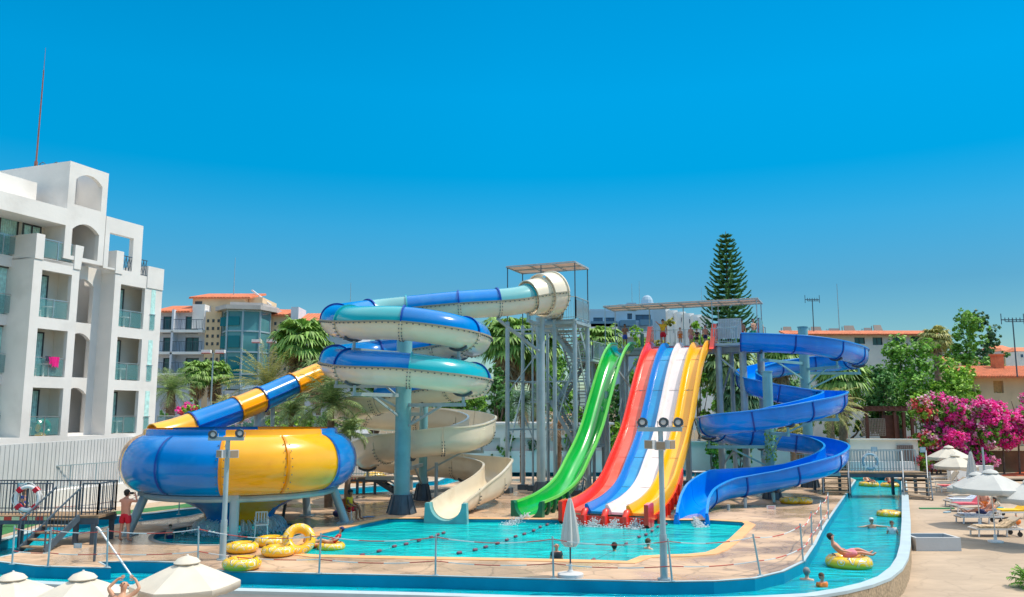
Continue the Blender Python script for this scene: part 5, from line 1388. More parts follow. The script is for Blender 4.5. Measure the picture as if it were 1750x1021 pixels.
# left group in front of the cream hotel
palm_at('date_palm','grey green date palm with a thick trunk right beside the white hotel',293,668,70,52,n=46,m='palmA',seed=2,tr=.33,skirt=.8,droop=1.0,ll=.6)
palm_at('fan_palm','left bright fan palm in front of the cream hotel',338,640,73,34,kind='fan',n=34,m='palmB',seed=3,skirt=1.0,droop=.8)
palm_at('fan_palm','right bright fan palm in front of the cream hotel, beside the light mast',369,642,74,32,kind='fan',n=30,m='palmB',seed=4,skirt=1.2,droop=.8)
palm_at('date_palm','small spiky palm with drooping fronds below the glass turret',388,700,69,36,n=30,m='palmC',seed=12,tr=.2,droop=.9,ll=.4)
palm_at('date_palm','tall olive date palm with stiff upswept fronds right of the glass turret',458,662,66,88,n=50,m='palmC',seed=5,tr=.3,skirt=.8,droop=.9,ll=.6,elr=(-.1,1.4))
palm_at('fan_palm','tall fan palm with a brown skirt rising above the yellow feeder tube',516,585,68,58,kind='fan',n=46,m='palmB',seed=6,tr=.3,skirt=2.6,droop=.8)
palm_at('fan_palm','darker fan palm just left of the spiral tube',546,640,66,42,kind='fan',n=34,m='palmA',seed=7,skirt=1.2)
palm_at('feather_palm','leaning feather palm with long arching fronds behind the bowl slide',566,692,40.6,88,ground=0,n=30,m='palmA',seed=8,tr=.16,droop=1.3,ll=.55,nl=34)
palm_at('feather_palm','small feather palm behind the bowl rim with fine hanging leaves',498,706,43.2,58,ground=0,n=26,m='palmA',seed=81,tr=.14,droop=1.4,ll=.5,nl=30)
palm_at('feather_palm','short feather palm drooping over the right edge of the bowl slide',596,742,39.6,46,ground=0,n=18,m='palmA',seed=82,tr=.12,droop=1.7,ll=.4,nl=28)
# centre group behind towers
palm_at('feather_palm','slim feather palm with a shaggy trunk between the tower legs',893,690,54.5,50,ground=0,n=26,m='leafD',seed=9,tr=.14,droop=1.8,ll=.5,nl=30,skirt=.5)
palm_at('feather_palm','low palm with dry orange fronds behind the green slide',955,728,57,42,ground=0,n=16,m='dry',seed=10,tr=.16,droop=1.9,ll=.45,nl=26)
palm_at('fan_palm','fan palm behind the left legs of the stair tower',868,585,76,62,kind='fan',n=40,m='palmB',seed=11,tr=.25,skirt=1.8)
palm_at('fan_palm','fan palm seen through the middle of the stair tower',912,590,78,60,kind='fan',n=40,m='palmB',seed=13,tr=.25,skirt=1.8)
palm_at('fan_palm','bright fan palm left of the green slide top',1024,592,74,52,kind='fan',n=44,m='palmB',seed=14,tr=.25,skirt=1.4)
palm_at('fan_palm','fan palm with hanging brown fronds between the yellow lane and the blue spiral',1243,628,68,62,kind='fan',n=46,m='palmA',seed=15,tr=.3,skirt=3.2,droop=1.1)
palm_at('fan_palm','grey green fan palm low beside the launch platform legs',1262,676,66,44,kind='fan',n=34,m='leafD',seed=16,tr=.3,skirt=1.6,droop=1.1)
palm_at('fan_palm','upper yellow green fan palm right of the blue spiral',1436,648,66,54,kind='fan',n=44,m='palmB',seed=17,tr=.28,skirt=1.5,droop=1.2)
palm_at('date_palm','lower golden palm with drooping fronds right of the blue spiral',1418,705,62,66,ground=0,n=46,m='palmC',seed=18,tr=.25,droop=1.4,ll=.5)
palm_at('fan_palm','small fan palm seen behind the coils of the blue spiral',1330,612,70,48,kind='fan',n=40,m='palmB',seed=19,tr=.25,skirt=1.5)
palm_at('feather_palm','short palm behind the lower coils of the blue spiral',1355,745,60,34,ground=0,n=22,m='palmC',seed=20,tr=.15,droop=1.5)
palm_at('feather_palm','bushy palm at the foot of the wall behind the racing slides',1120,760,61,30,ground=0,n=22,m='leafA',seed=21,tr=.15,droop=1.4)
palm_at('fan_palm','young fan palm rising beside the grey leafy tree at right',1598,580,84,30,kind='fan',n=30,m='palmC',seed=22,tr=.28,skirt=.8)
# Norfolk pine
def pine(name,label,px,ytop,ybase,Y,wpx):
    R=random.Random(5);b=at(px+6,ybase,Y);t=at(px,ytop,Y);base=V((b.x,Y,1.6));T=thing(name,label,'pine tree',base)
    mb=MB();mb.path([base,base.lerp(t,.5),t],[.32,.2,.03],8);mb.build('trunk',M['bark2'],T,smooth=True)
    mb=MB();H=t.z-base.z;z0=b.z-base.z;wm=wpx/(1400/Y);lv=23
    for i in range(lv):
        f=i/lv;z=z0+(H-z0)*f**.92;c=base.lerp(t,z/H)
        r=wm*(1-f)**.66+.2;nb=9+R.randint(0,2);a0=R.random()*6
        for j in range(nb):
            a=a0+2*PI*j/nb+R.uniform(-.12,.12);d=V((math.cos(a),math.sin(a),0));rr_=r*R.uniform(.85,1.08);pts=[]
            for k in range(7):
                q=k/6;pts.append(c+d*rr_*q+V((0,0,-.22*rr_*math.sin(PI*q*.7)+.34*rr_*q**3)))
            mb.path(pts,[.03,.028,.025,.02,.02,.015,.01],3,False)
            sd=d.cross(V((0,0,1)))
            for k in range(int(rr_*14)+5):
                q=.22+.78*(k/(int(rr_*14)+5));x=q*6;ii=min(5,int(x));p=pts[ii].lerp(pts[ii+1],x-ii)
                for s in (-1,0,1):
                    l=.46*(1.1-.5*q)*R.uniform(.7,1.1);dd=(sd*s*.8+d*.6+V((0,0,R.uniform(.0,.5)))).normalized();w=.065
                    up=V((0,0,1))*w;mb.add([p-up,p+dd*l,p+up+dd*.05],[(0,1,2)]);mb.add([p-sd*w,p+dd*l*.95,p+d*w],[(0,1,2)])
    mb.build('crown',leafmat('pine_needle',(.07,.19,.08),(.16,.36,.13),.2),T,fix=False)
pine('norfolk_pine','tall tiered norfolk island pine rising behind the long canopy',1240,396,600,86,50)
# broadleaf trees at right
def tree_at(name,label,px,ytop,ybot,Y,wpx,ground=1.6,**k):
    t=at(px,ytop,Y);s=1400./Y;return tree(name,label,'tree',(t.x,Y,ground),t.z-ground,wpx/2/s,**k)
tree_at('broadleaf_tree','round glossy green tree in front of the long white building, left of the others',1528,578,690,76,150,m='leafA',n=14000,ls=.34,lob=16,seed=31,trunk=.12)
tree_at('broadleaf_tree','lower dark green tree beside the fan palm at right',1500,622,700,72,100,m='leafC',n=8000,ls=.32,lob=12,seed=32,trunk=.1)
tree_at('broadleaf_tree','round bright tree between the white building and the small terracotta house',1618,612,690,74,120,m='leafB',n=11000,ls=.32,lob=14,seed=33,trunk=.1)
tree_at('broadleaf_tree','tall open tree with pale leaves above the small terracotta house',1648,532,640,90,120,m='leafA',n=8000,ls=.36,lob=14,seed=34,trunk=.25,prof='cone')
tree_at('broadleaf_tree','tall thin leafed tree just right of the open pale leaved tree',1678,537,640,92,80,m='leafD',n=5500,ls=.34,lob=11,seed=35,trunk=.25,prof='cone')
tree_at('broadleaf_tree','small dark tree at the right end of the treetops near the tv antenna',1702,578,640,95,50,m='leafC',n=3000,ls=.34,lob=8,seed=36,trunk=.3)
# centre greenery
tree_at('broadleaf_tree','leafy green tree behind the right part of the stair tower',960,600,700,72,110,m='leafA',n=7000,ls=.3,lob=12,seed=41,trunk=.1)
tree_at('broadleaf_tree','dark leafy tree behind the left legs of the stair tower',850,620,700,70,90,m='leafC',n=6000,ls=.3,lob=12,seed=42,trunk=.1)
tree_at('croton_shrub','yellow green shrub behind the waiting riders, nearer the left red panel',1142,540,600,66,70,m='leafE',n=4000,ls=.3,lob=10,seed=43,trunk=.1)
tree_at('croton_shrub','green and yellow shrub behind the waiting riders, nearer the right red panel',1190,548,600,67,60,m='leafB',n=4000,ls=.3,lob=10,seed=44,trunk=.1)
tree_at('broadleaf_tree','green tree behind the top of the green slide',1085,556,650,69,80,m='leafB',n=5000,ls=.3,lob=10,seed=45,trunk=.1)
tree_at('broadleaf_tree','dark shaded tree behind the middle of the racing slides',1060,650,740,68,110,m='leafC',n=6000,ls=.3,lob=12,seed=46,trunk=.05)
tree_at('broadleaf_tree','leafy tree below the launch platform right of the yellow lane',1232,672,740,66,70,m='leafB',n=4000,ls=.3,lob=10,seed=47,trunk=.05)
tree_at('broadleaf_tree','dark tree filling the space behind the blue spiral coils',1340,640,740,73,150,m='leafC',n=9000,ls=.34,lob=14,seed=48,trunk=.05)
tree_at('broadleaf_tree','green tree behind the pergola',1440,625,740,76,110,m='leafA',n=7000,ls=.32,lob=12,seed=49,trunk=.05)
tree_at('broadleaf_tree','dense dark tree behind the tube slide coils',640,600,740,76,150,m='leafC',n=8000,ls=.34,lob=14,seed=50,trunk=.05)
tree_at('broadleaf_tree','green shrubby tree behind the large turquoise column',760,640,740,72,160,m='leafA',n=8000,ls=.32,lob=14,seed=51,trunk=.05)
# shrubs along upper garden
sh=[(280,700,'leafC','dark shrub at the foot of the date palm by the white hotel'),(318,690,'leafB','bright shrub left of the pink flowers'),(345,705,'leafC','dark shrub right of the pink flowers'),(415,700,'leafC','dark shrub under the glass turret'),(440,712,'leafA','green shrub beyond the striped feeder tube'),(475,706,'leafB','light strappy shrub behind the bowl rim'),(505,710,'leafB','pale strappy shrub right behind the bowl rim'),(530,705,'leafA','green shrub beneath the leaning feather palm'),(575,640,'leafC','dark shrub under the tall fan palm')]
for i,(px,py,m,lab) in enumerate(sh):
    tree_at('garden_shrub',lab,px,py,740,64 if px<450 else 58,58,ground=0.,m=m,n=1800,ls=.3,lob=7,seed=60+i,trunk=.05)
for i,(px,py,w_,m,lab) in enumerate([(860,735,60,'leafC','dark shrub against the terrace wall behind the left tower legs'),(912,742,50,'leafD','grey green shrub against the terrace wall behind the big grey column'),(985,730,60,'leafA','shrub against the terrace wall right of the dry fronds'),(1050,720,56,'leafB','bright shrub on the terrace wall between the green slide and red lane'),(1215,735,46,'leafA','shrub against the terrace wall right of the yellow lane'),(1262,728,52,'leafC','dark shrub under the launch platform beside the blue spiral')]):
    tree_at('garden_shrub',lab,px,py,800,64.2,w_,ground=0.,m=m,n=2200,ls=.28,lob=8,seed=90+i,trunk=.05)
def flowers(name,label,x0,x1,y,z0,z1,dy,leafm,cols,n,nf,seed,ls=.26):
    R=random.Random(seed);T=thing(name,label,'flowering shrub',((x0+x1)/2,y,0))
    lobes=[]
    k=max(6,int((x1-x0)*(z1-z0)*1.1))
    for i in range(k):
        lobes.append((V((R.uniform(x0,x1),y+R.uniform(-dy,dy),R.uniform(z0+.3,z1-.5))),R.uniform(.55,.95),.85))
    mb=MB();crownleaves(mb,lobes,n,ls,R);mb.build('foliage',M[leafm],T,fix=False)
    for m,fr in cols:
        mb=MB()
        for _ in range(int(nf*fr/22)):
            c,r,s=R.choice(lobes);d=rv(R);d.y=-abs(d.y);cc=c+V((d.x*r,d.y*r,d.z*r*s));cr=R.uniform(.18,.42)
            for _ in range(22):leaf(mb,cc+rv(R,cr*R.random()**.5),R.uniform(.14,.24),R,(V((.35,-.5,.7))+rv(R)*.8).normalized(),.95)
        o=mb.build('blossom',M[m],T,fix=False);o['kind']='stuff'
    mb=MB()
    for i in range(5):mb.path([V((x0+(x1-x0)*(i+.5)/5,y,0)),V((x0+(x1-x0)*(i+.5)/5+.2,y+.1,(z0+z1)/2)),V((x0+(x1-x0)*(i+.5)/5-.2,y,z1-.6))],[.08,.05,.02],5)
    mb.build('stem',M['bark2'],T)
Yb=62;X=lambda px,Y=62:D(px,700,Y).x;Z=lambda py,Y=62:D(1650,py,Y).z
flowers('bougainvillea','red flowering bougainvillea at the right end of the pergola',X(1556),X(1598),Yb,0.5,Z(662),1.0,'leafB',[('redf',.7),('pinkf',.3)],9000,1800,71)
flowers('bougainvillea','pink bougainvillea left of the light pole above the parasols',X(1592),X(1672),Yb,0.2,Z(668),1.2,'leafA',[('mag',.75),('pinkf',.25)],12000,6500,72)
flowers('bougainvillea','magenta bougainvillea right of the light pole at the right edge',X(1668),X(1800),Yb,Z(765),Z(672),1.2,'leafA',[('mag',.82),('pinkf',.18)],13000,11000,73)
flowers('bougainvillea','small pink flowering bush between the palms in front of the cream hotel',D(318,700,66).x,D(340,700,66).x,66,0.5,D(320,686,66).z,.6,'leafA',[('mag',.5),('redf',.5)],1200,700,74)
flowers('bougainvillea','low pink bush behind the striped feeder tube',D(392,715,63).x,D(440,715,63).x,63,0.5,D(420,706,63).z,.6,'leafC',[('mag',.6),('pinkf',.4)],1500,500,75)
R=random.Random(9)
mb=MB();x0,x1=D(1655,770,76).x,85;z1=D(1700,752,76).z
for _ in range(9000):
    p=V((R.uniform(x0,x1),R.uniform(75.4,76.6),R.uniform(0,z1)));leaf(mb,p,.32,R)
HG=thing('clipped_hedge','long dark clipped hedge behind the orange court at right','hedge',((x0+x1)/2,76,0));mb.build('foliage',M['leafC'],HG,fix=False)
mb=MB();mb.box(((x0+x1)/2,76,z1*.45),(x1-x0,.7,z1*.86));mb.build('inner_core',mat('hedge_inner',(.03,.06,.02),.9),HG)  # solid dark green box filling the hedge behind its leaves
# small plant bottom right and trailing creeper on the blue spiral column
b=G(1752,1012,-.8);palm('spiky_plant','tip of a spiky green plant at the bottom right corner',(b.x+.12,b.y,-.8),.25,.55,n=22,m='leafA',seed=88,tr=.06,droop=.6,ll=.25,nl=10)
R=random.Random(4);mb=MB();x0,y0=K1.x,K1.y
for _ in range(140):
    z=D(1300,R.uniform(730,790),y0).z;a=R.uniform(-PI,0);leaf(mb,V((x0+math.cos(a)*.3,y0+math.sin(a)*.32,z)),.16,R)
solo(mb,'creeper',M['leafA'],'sparse green creeper on the nearer column of the blue spiral','plant')
# garden fence with glass panels at left garden edge
gf=thing('garden_fence','glass panelled garden fence behind the feeder tube, below the palms','fence',(D(350,735,60).x,60,0))
x0,x1=D(268,720,60).x,D(560,720,60).x;zt=D(350,711,60).z;k=10
for i in range(k):
    a=x0+(x1-x0)*i/k;b=x0+(x1-x0)*(i+1)/k
    mb=MB();mb.box(((a+b)/2,60,zt-.6),(b-a-.1,.02,1.1));p=mb.build('glass_panel',M['glassrail'],gf)
    mb=MB();mb.bar(V((a,60,zt)),V((b,60,zt)),.06);mb.bar(V((a,60,zt-1.3)),V((a,60,zt)),.06);mb.build('rail',M['bright'],p)
mb=MB();mb.box(((x0+x1)/2,60.1,(zt-1.25)/2),(x1-x0+6,.3,zt-1.25));solo(mb,'garden_wall',M['whitepaint'],'white wall under the glass panelled garden fence behind the bowl slide','wall')
# ================= PEOPLE =================
for nm,c in (('skin_tan',(.58,.30,.18)),('skin_fair',(.68,.38,.26)),('skin_brown',(.26,.11,.055)),('skin_red',(.66,.28,.18))):M[nm]=mat(nm,c,.5,.06,8)
for nm,c in (('cloth_red',(.62,.01,.03)),('cloth_yellow',(.88,.50,.02)),('cloth_black',(.02,.02,.025)),('cloth_blue',(.04,.08,.38)),('cloth_orange',(.8,.2,.03)),('cloth_pink',(.75,.25,.3)),('cloth_navy',(.02,.03,.12)),('cloth_green',(.02,.35,.2)),('cloth_white',(.7,.7,.7)),('hair_dark',(.02,.014,.01)),('hair_brown',(.09,.045,.02)),('hair_grey',(.25,.24,.23))):M[nm]=mat(nm,c,.75,.1,12)
M['eye']=mat('eye_dark',(.02,.015,.01),.2);M['lip']=mat('lip',(.4,.1,.08),.4)
def skinmesh(pts,edges,rad,root=0,sub=1):
    me=bpy.data.meshes.new('tmp');me.from_pydata([tuple(p) for p in pts],edges,[])
    o=bpy.data.objects.new('tmp',me);COL.objects.link(o)
    md=o.modifiers.new('s','SKIN');md.use_smooth_shade=True
    for i,v in enumerate(me.skin_vertices[0].data):
        r=rad[i];v.radius=r if isinstance(r,tuple) else (r,r);v.use_root=(i==root)
    if sub:
        s=o.modifiers.new('u','SUBSURF');s.levels=sub;s.render_levels=sub
    dg=bpy.context.evaluated_depsgraph_get();ev=o.evaluated_get(dg);m=bpy.data.meshes.new_from_object(ev)
    vs=[v.co.copy() for v in m.vertices];fs=[tuple(p.vertices) for p in m.polygons]
    bpy.data.objects.remove(o);bpy.data.meshes.remove(me);bpy.data.meshes.remove(m);return vs,fs
STAND=dict(pel=(0,0,.95),spi=(0,0,1.10),che=(0,0,1.30),nb=(0,0,1.43),nk=(0,-.01,1.49),jaw=(0,-.03,1.56),hd=(0,-.01,1.63),ht=(0,0,1.70),
 hL=(.09,0,.90),kL=(.10,-.02,.50),aL=(.10,.02,.09),tL=(.12,-.15,.03),hR=(-.09,0,.90),kR=(-.10,-.02,.50),aR=(-.10,.02,.09),tR=(-.12,-.15,.03),
 sL=(.17,0,1.39),eL=(.23,.02,1.12),wL=(.24,-.06,.88),fL=(.24,-.09,.80),sR=(-.17,0,1.39),eR=(-.23,.02,1.12),wR=(-.24,-.06,.88),fR=(-.24,-.09,.80))
def P(**k):
    d=dict(STAND);d.update(k);return d
POSE=dict(
 stand=P(),
 photo=P(eL=(.33,-.10,1.33),wL=(.16,-.27,1.50),fL=(.10,-.30,1.57),eR=(-.33,-.10,1.33),wR=(-.16,-.27,1.50),fR=(-.10,-.30,1.57),kL=(.13,0,.50),aL=(.16,.02,.09),tL=(.19,-.15,.03),kR=(-.13,0,.5),aR=(-.16,.02,.09),tR=(-.19,-.15,.03)),
 walk=P(kL=(.1,-.16,.52),aL=(.1,-.22,.13),tL=(.1,-.36,.06),kR=(-.1,.04,.5),aR=(-.1,.30,.16),tR=(-.1,.20,.05),eL=(.2,.14,1.14),wL=(.2,.10,.92),fL=(.2,.08,.85),eR=(-.2,-.10,1.14),wR=(-.2,-.26,.98),fR=(-.2,-.33,.95)),
 reach=P(eR=(-.28,-.12,1.45),wR=(-.34,-.30,1.52),fR=(-.36,-.38,1.54)),
 hold=P(eL=(.25,-.05,1.16),wL=(.13,-.25,1.15),fL=(.08,-.3,1.17),eR=(-.25,-.05,1.16),wR=(-.13,-.25,1.1),fR=(-.08,-.3,1.1)))
def lower(d,dz,**k):
    e={a:(b[0],b[1],b[2]+dz) for a,b in d.items()};e.update(k);return e
POSE['sit']=lower(STAND,-.47,kL=(.13,-.42,.50),aL=(.13,-.46,.09),tL=(.15,-.63,.03),kR=(-.13,-.42,.50),aR=(-.13,-.40,.09),tR=(-.15,-.57,.03),
   eL=(.23,-.08,.72),wL=(.14,-.30,.60),fL=(.10,-.37,.58),eR=(-.23,-.08,.72),wR=(-.14,-.30,.60),fR=(-.10,-.37,.58),hd=(0,-.06,1.14),jaw=(0,-.08,1.06),ht=(0,-.05,1.21),nk=(0,-.03,1.01))
POSE['floorsit']=lower(STAND,-.82,kL=(.15,-.40,.42),aL=(.14,-.62,.09),tL=(.15,-.78,.03),kR=(-.15,-.40,.42),aR=(-.14,-.62,.09),tR=(-.15,-.78,.03),
   eL=(.26,.0,.38),wL=(.25,-.2,.3),fL=(.24,-.28,.28),eR=(-.26,.0,.38),wR=(-.25,-.2,.3),fR=(-.24,-.28,.28))
# reclining: legs to -y
POSE['recline']=dict(pel=(0,0,.10),spi=(0,.14,.17),che=(0,.30,.34),nb=(0,.38,.46),nk=(0,.41,.52),jaw=(0,.40,.60),hd=(0,.44,.66),ht=(0,.47,.73),
 hL=(.09,-.05,.09),kL=(.11,-.44,.26),aL=(.11,-.82,.12),tL=(.12,-.93,.22),hR=(-.09,-.05,.09),kR=(-.11,-.46,.18),aR=(-.11,-.86,.10),tR=(-.12,-.97,.20),
 sL=(.17,.36,.42),eL=(.30,.20,.26),wL=(.28,-.02,.22),fL=(.26,-.09,.20),sR=(-.17,.36,.42),eR=(-.30,.20,.26),wR=(-.28,-.02,.22),fR=(-.26,-.09,.2))
POSE['lounge']=dict(POSE['recline'],eL=(.34,.42,.6),wL=(.2,.52,.76),fL=(.12,.54,.8),eR=(-.34,.42,.6),wR=(-.2,.52,.76),fR=(-.12,.54,.8),kL=(.11,-.42,.14),aL=(.11,-.84,.08),tL=(.12,-.9,.2))
POSE['spread']=P(eL=(.42,-.05,1.36),wL=(.65,-.12,1.36),fL=(.73,-.14,1.36),eR=(-.42,-.05,1.36),wR=(-.65,-.12,1.36),fR=(-.73,-.14,1.36))
ORD=['pel','spi','che','nb','nk','jaw','hd','ht','hL','kL','aL','tL','hR','kR','aR','tR','sL','eL','wL','fL','sR','eR','wR','fR']
ED=[(0,1),(1,2),(2,3),(3,4),(4,5),(5,6),(6,7),(0,8),(8,9),(9,10),(10,11),(0,12),(12,13),(13,14),(14,15),(2,16),(16,17),(17,18),(18,19),(2,20),(20,21),(21,22),(22,23)]
RD=[(.15,.12),(.14,.10),(.155,.115),.07,.055,.07,(.085,.1),.07,.095,.062,.04,(.045,.028),.095,.062,.04,(.045,.028),.062,.042,.03,(.036,.018),.062,.042,.03,(.036,.018)]
def person(label,base,rz,pose,skin='skin_tan',hair='hair_dark',sc=1.,shorts=None,shirt=None,cap=None,swim=None,longhair=False,group=None,fat=1.,legs=True,bald=False):
    base=V(base);J=POSE[pose];q=Matrix.Rotation(rz,3,'Z')
    W=lambda p:base+(q@V(p))*sc
    T=thing('person',label,'person',base,group)
    pts=[W(J[k]) for k in ORD];rad=[(tuple(x*sc*fat for x in r) if isinstance(r,tuple) else r*sc*(fat if i<4 else 1)) for i,r in enumerate(RD)]
    vs,fs=skinmesh(pts,ED,rad)
    mb=MB();mb.add(vs,fs)
    hd=W(J['hd']);up=(W(J['ht'])-W(J['jaw'])).normalized();fw=q@V((0,-1,0));fw=(fw-up*fw.dot(up)).normalized();rt=fw.cross(up)
    s=sc
    mb.path([hd+fw*.085*s+up*.03*s,hd+fw*.118*s-up*.02*s,hd+fw*.09*s-up*.035*s],[.01*s,.018*s,.008*s],5)
    for k in (-1,1):mb.ball(hd+rt*k*.09*s-up*.005*s,.018*s,.018*s,.032*s,n=6,m=4)
    for hk,wk,sd in (('fL','wL',1),('fR','wR',-1)):
        h=W(J[hk]);w=W(J[wk]);d=(h-w).normalized();pn=d.cross(rt*sd).normalized() if abs(d.dot(rt))<.95 else up;ax=d.cross(pn).normalized()
        for i,l in enumerate((.058,.07,.075,.07)):
            o=h+ax*(-.028+.019*i)*s;mb.path([o,o+d*l*.55*s,o+(d*.9+pn*.35)*l*s],[.010*s,.009*s,.006*s],5)
        o=w.lerp(h,.45)+ax*-.03*s;mb.path([o,o+(d*.5-ax*.7)*.04*s,o+(d*.95-ax*.6)*.07*s],[.012*s,.011*s,.008*s],5)
    mb.mi=1
    for k in (-1,1):mb.ball(hd+rt*k*.034*s+fw*.086*s+up*.012*s,.012*s,n=6,m=4)
    mb.mi=2;mb.ball(hd+fw*.09*s-up*.055*s,.022*s,.010*s,.007*s,n=6,m=3,q=Matrix([rt,fw,up]).transposed())
    mb.build('body',[M[skin],M['eye'],M['lip']],T,smooth=True,ang=80)
    qq=Matrix([rt,fw,up]).transposed()
    if not bald:
        mb=MB();mb.ball(hd+up*.03*s-fw*.014*s,.098*s,.112*s,.105*s,n=12,m=6,z0=-.05,q=qq)
        mb.ball(hd-fw*.045*s-up*.01*s,.086*s,.07*s,.09*s,n=10,m=6,q=qq)
        if longhair:mb.path([hd-fw*.07*s+up*.02*s,hd-fw*.10*s-up*.12*s,hd-fw*.09*s-up*.26*s],[.08*s,.07*s,.03*s],8)
        mb.build('hair',M[hair],T,smooth=True)
    if cap:
        mb=MB();mb.ball(hd+up*.045*s-fw*.01*s,.108*s,.12*s,.10*s,n=12,m=6,z0=0.,q=qq);mb.box(hd+fw*.14*s+up*.05*s,(.13*s,.09*s,.012*s),tuple(rt),tuple(fw),tuple(up));mb.build('cap',M[cap],T,smooth=True)
    if shorts:
        kL,kR=V(J['kL']),V(J['kR']);hL,hR=V(J['hL']),V(J['hR'])
        pp=[W(J['pel']),W(V(J['pel']).lerp(V(J['spi']),.45)),W(hL),W(hL.lerp(kL,.45)),W(hL.lerp(kL,.8)),W(hR),W(hR.lerp(kR,.45)),W(hR.lerp(kR,.8))]
        vs,fs=skinmesh(pp,[(0,1),(0,2),(2,3),(3,4),(0,5),(5,6),(6,7)],[(.175*s*fat,.145*s*fat),(.165*s*fat,.13*s*fat)]+[.125*s,.118*s,.11*s]*2)
        mb=MB();mb.add(vs,fs);mb.build('shorts',M[shorts],T,smooth=True,ang=80)
    if shirt:
        sL,sR,eL,eR=V(J['sL']),V(J['sR']),V(J['eL']),V(J['eR'])
        pp=[W(V(J['pel'])),W(J['spi']),W(J['che']),W(V(J['che']).lerp(V(J['nb']),.55)),W(sL),W(sL.lerp(eL,.55)),W(sR),W(sR.lerp(eR,.55))]
        vs,fs=skinmesh(pp,[(0,1),(1,2),(2,3),(2,4),(4,5),(2,6),(6,7)],[(.17*s*fat,.14*s*fat),(.165*s*fat,.125*s*fat),(.175*s,.135*s),.09*s,.085*s,.07*s,.085*s,.07*s])
        mb=MB();mb.add(vs,fs);mb.build('shirt',M[shirt],T,smooth=True,ang=80)
    if swim:
        pp=[W(V(J['pel'])+(V(J['pel'])-V(J['spi']))*.3),W(J['pel']),W(J['spi']),W(V(J['spi']).lerp(V(J['che']),.8))]
        vs,fs=skinmesh(pp,[(0,1),(1,2),(2,3)],[(.13*s,.12*s),(.17*s*fat,.14*s*fat),(.152*s*fat,.115*s*fat),(.165*s,.125*s)],1)
        mb=MB();mb.add(vs,fs);mb.build('swimsuit',M[swim],T,smooth=True,ang=80)
    return T
def bust(label,px,py,z=-.13,dz=1.36,**k):
    """swimmer: head at pixel, rest of the body under water"""
    g=G(px,py,z);pz=k.pop('pose','stand');s=k.get('sc',1.);return person(label,(g.x,g.y,z-dz*s),k.pop('rz',0),pz,**k)
g=G(212,926);person('man in red swim shorts seen from behind, arms raised to take a picture',(g.x,g.y,0),PI*.94,'photo',skin='skin_red',hair='hair_dark',shorts='cloth_red',sc=1.03)
mb=MB();c=V((g.x,g.y,0))+V((.02,.31,1.64));mb.box(c,(.15,.02,.08));mb.box(c+V((.03,.015,.0)),(.03,.02,.03));solo(mb,'camera_phone',M['black'],'black phone held up by the man in red swim shorts','phone')
g=G(38,899);person('child in a blue swimsuit walking on the turf behind the left footbridge',(g.x,g.y,0),PI*.45,'walk',skin='skin_tan',hair='hair_brown',swim='cloth_blue',shirt='cloth_blue',sc=.82,longhair=True)
# lifeguard on chair
def chair(name,label,base,rz,m,sc=1.,group=None):
    b=V(base);q=Matrix.Rotation(rz,3,'Z');W=lambda x,y,z:b+(q@V((x,y,z)))*sc
    T=thing(name,label,'chair',b,group);ax=tuple(q@V((1,0,0)));ay=tuple(q@V((0,1,0)))
    mb=MB();mb.box(W(0,0,.43),(.46*sc,.46*sc,.03),ax,ay);mb.build('seat',M[m],T)
    mb=MB();
    for i in range(5):mb.bar(W(-.2+.1*i,.24,.45),W(-.2+.1*i,.31,.82),.05*sc,.02)
    mb.bar(W(-.22,.31,.84),W(.22,.31,.84),.05,.04);mb.build('backrest',M[m],T)
    for x in (-.2,.2):
        for y in (-.2,.2):
            mb=MB();mb.bar(W(x,y,.42),W(x*1.15,y*1.2,0),.03);mb.build('leg',M['whitepaint'],T)
        mb=MB();mb.bar(W(x*1.15,-.2,.62),W(x*1.15,.28,.66),.05,.03);mb.bar(W(x*1.15,-.2,.43),W(x*1.15,-.2,.62),.03);mb.build('armrest',M[m],T)
    return T
g=G(596,889);M['orangeplastic']=mat('orange_plastic',(.75,.2,.08),.4)
chair('plastic_chair','orange seated chair under the lifeguard between bowl slide and big column',(g.x,g.y,0),PI*.42,'orangeplastic')
person('lifeguard in a yellow shirt sitting with head bowed on an orange chair',(g.x,g.y,0),PI*.42,'sit',skin='skin_brown',hair='hair_dark',shirt='cloth_yellow',shorts='cloth_red',cap='cloth_black')
g=G(446,917);chair('plastic_chair','white plastic chair half hidden in the spray under the bowl slide',(g.x,g.y,0),PI*.1,'whitepaint')
bust('child standing in the round splash pool left of the falling water',290,921,-.13,.95,skin='skin_fair',hair='hair_brown',swim='cloth_navy',sc=.65,rz=.4)
bust('bald swimmer in a black top at the near edge of the main pool',951,957,-.13,1.15,skin='skin_red',bald=True,shirt='cloth_black',rz=.3,sc=.9)
bust('dark haired swimmer in the main pool midway between closed parasol and lamp post',1050,942,-.13,1.46,skin='skin_tan',hair='hair_dark',rz=PI)
bust('brown haired swimmer in the main pool just left of the lamp post',1108,938,-.13,1.40,skin='skin_fair',hair='hair_brown',rz=2.2)
bust('grey haired swimmer in the near bend of the lazy river',1379,991,-.33,1.40,skin='skin_fair',hair='hair_grey',rz=2.6)
bust('child with orange armbands in the near bend of the lazy river',1405,1003,-.33,1.28,skin='skin_red',hair='hair_brown',sc=.8,rz=.3,shirt='cloth_orange')
bust('swimmer in a pale cap with arms spread wide in the right river',1490,903,-.33,1.28,pose='spread',skin='skin_tan',hair='hair_dark',cap='cloth_white',rz=.1,sc=.9,swim='cloth_blue')
bust('fair haired child with white armbands near the right river wall',1525,913,-.33,1.12,skin='skin_red',hair='hair_brown',sc=.82,rz=-.4,shirt='cloth_white')
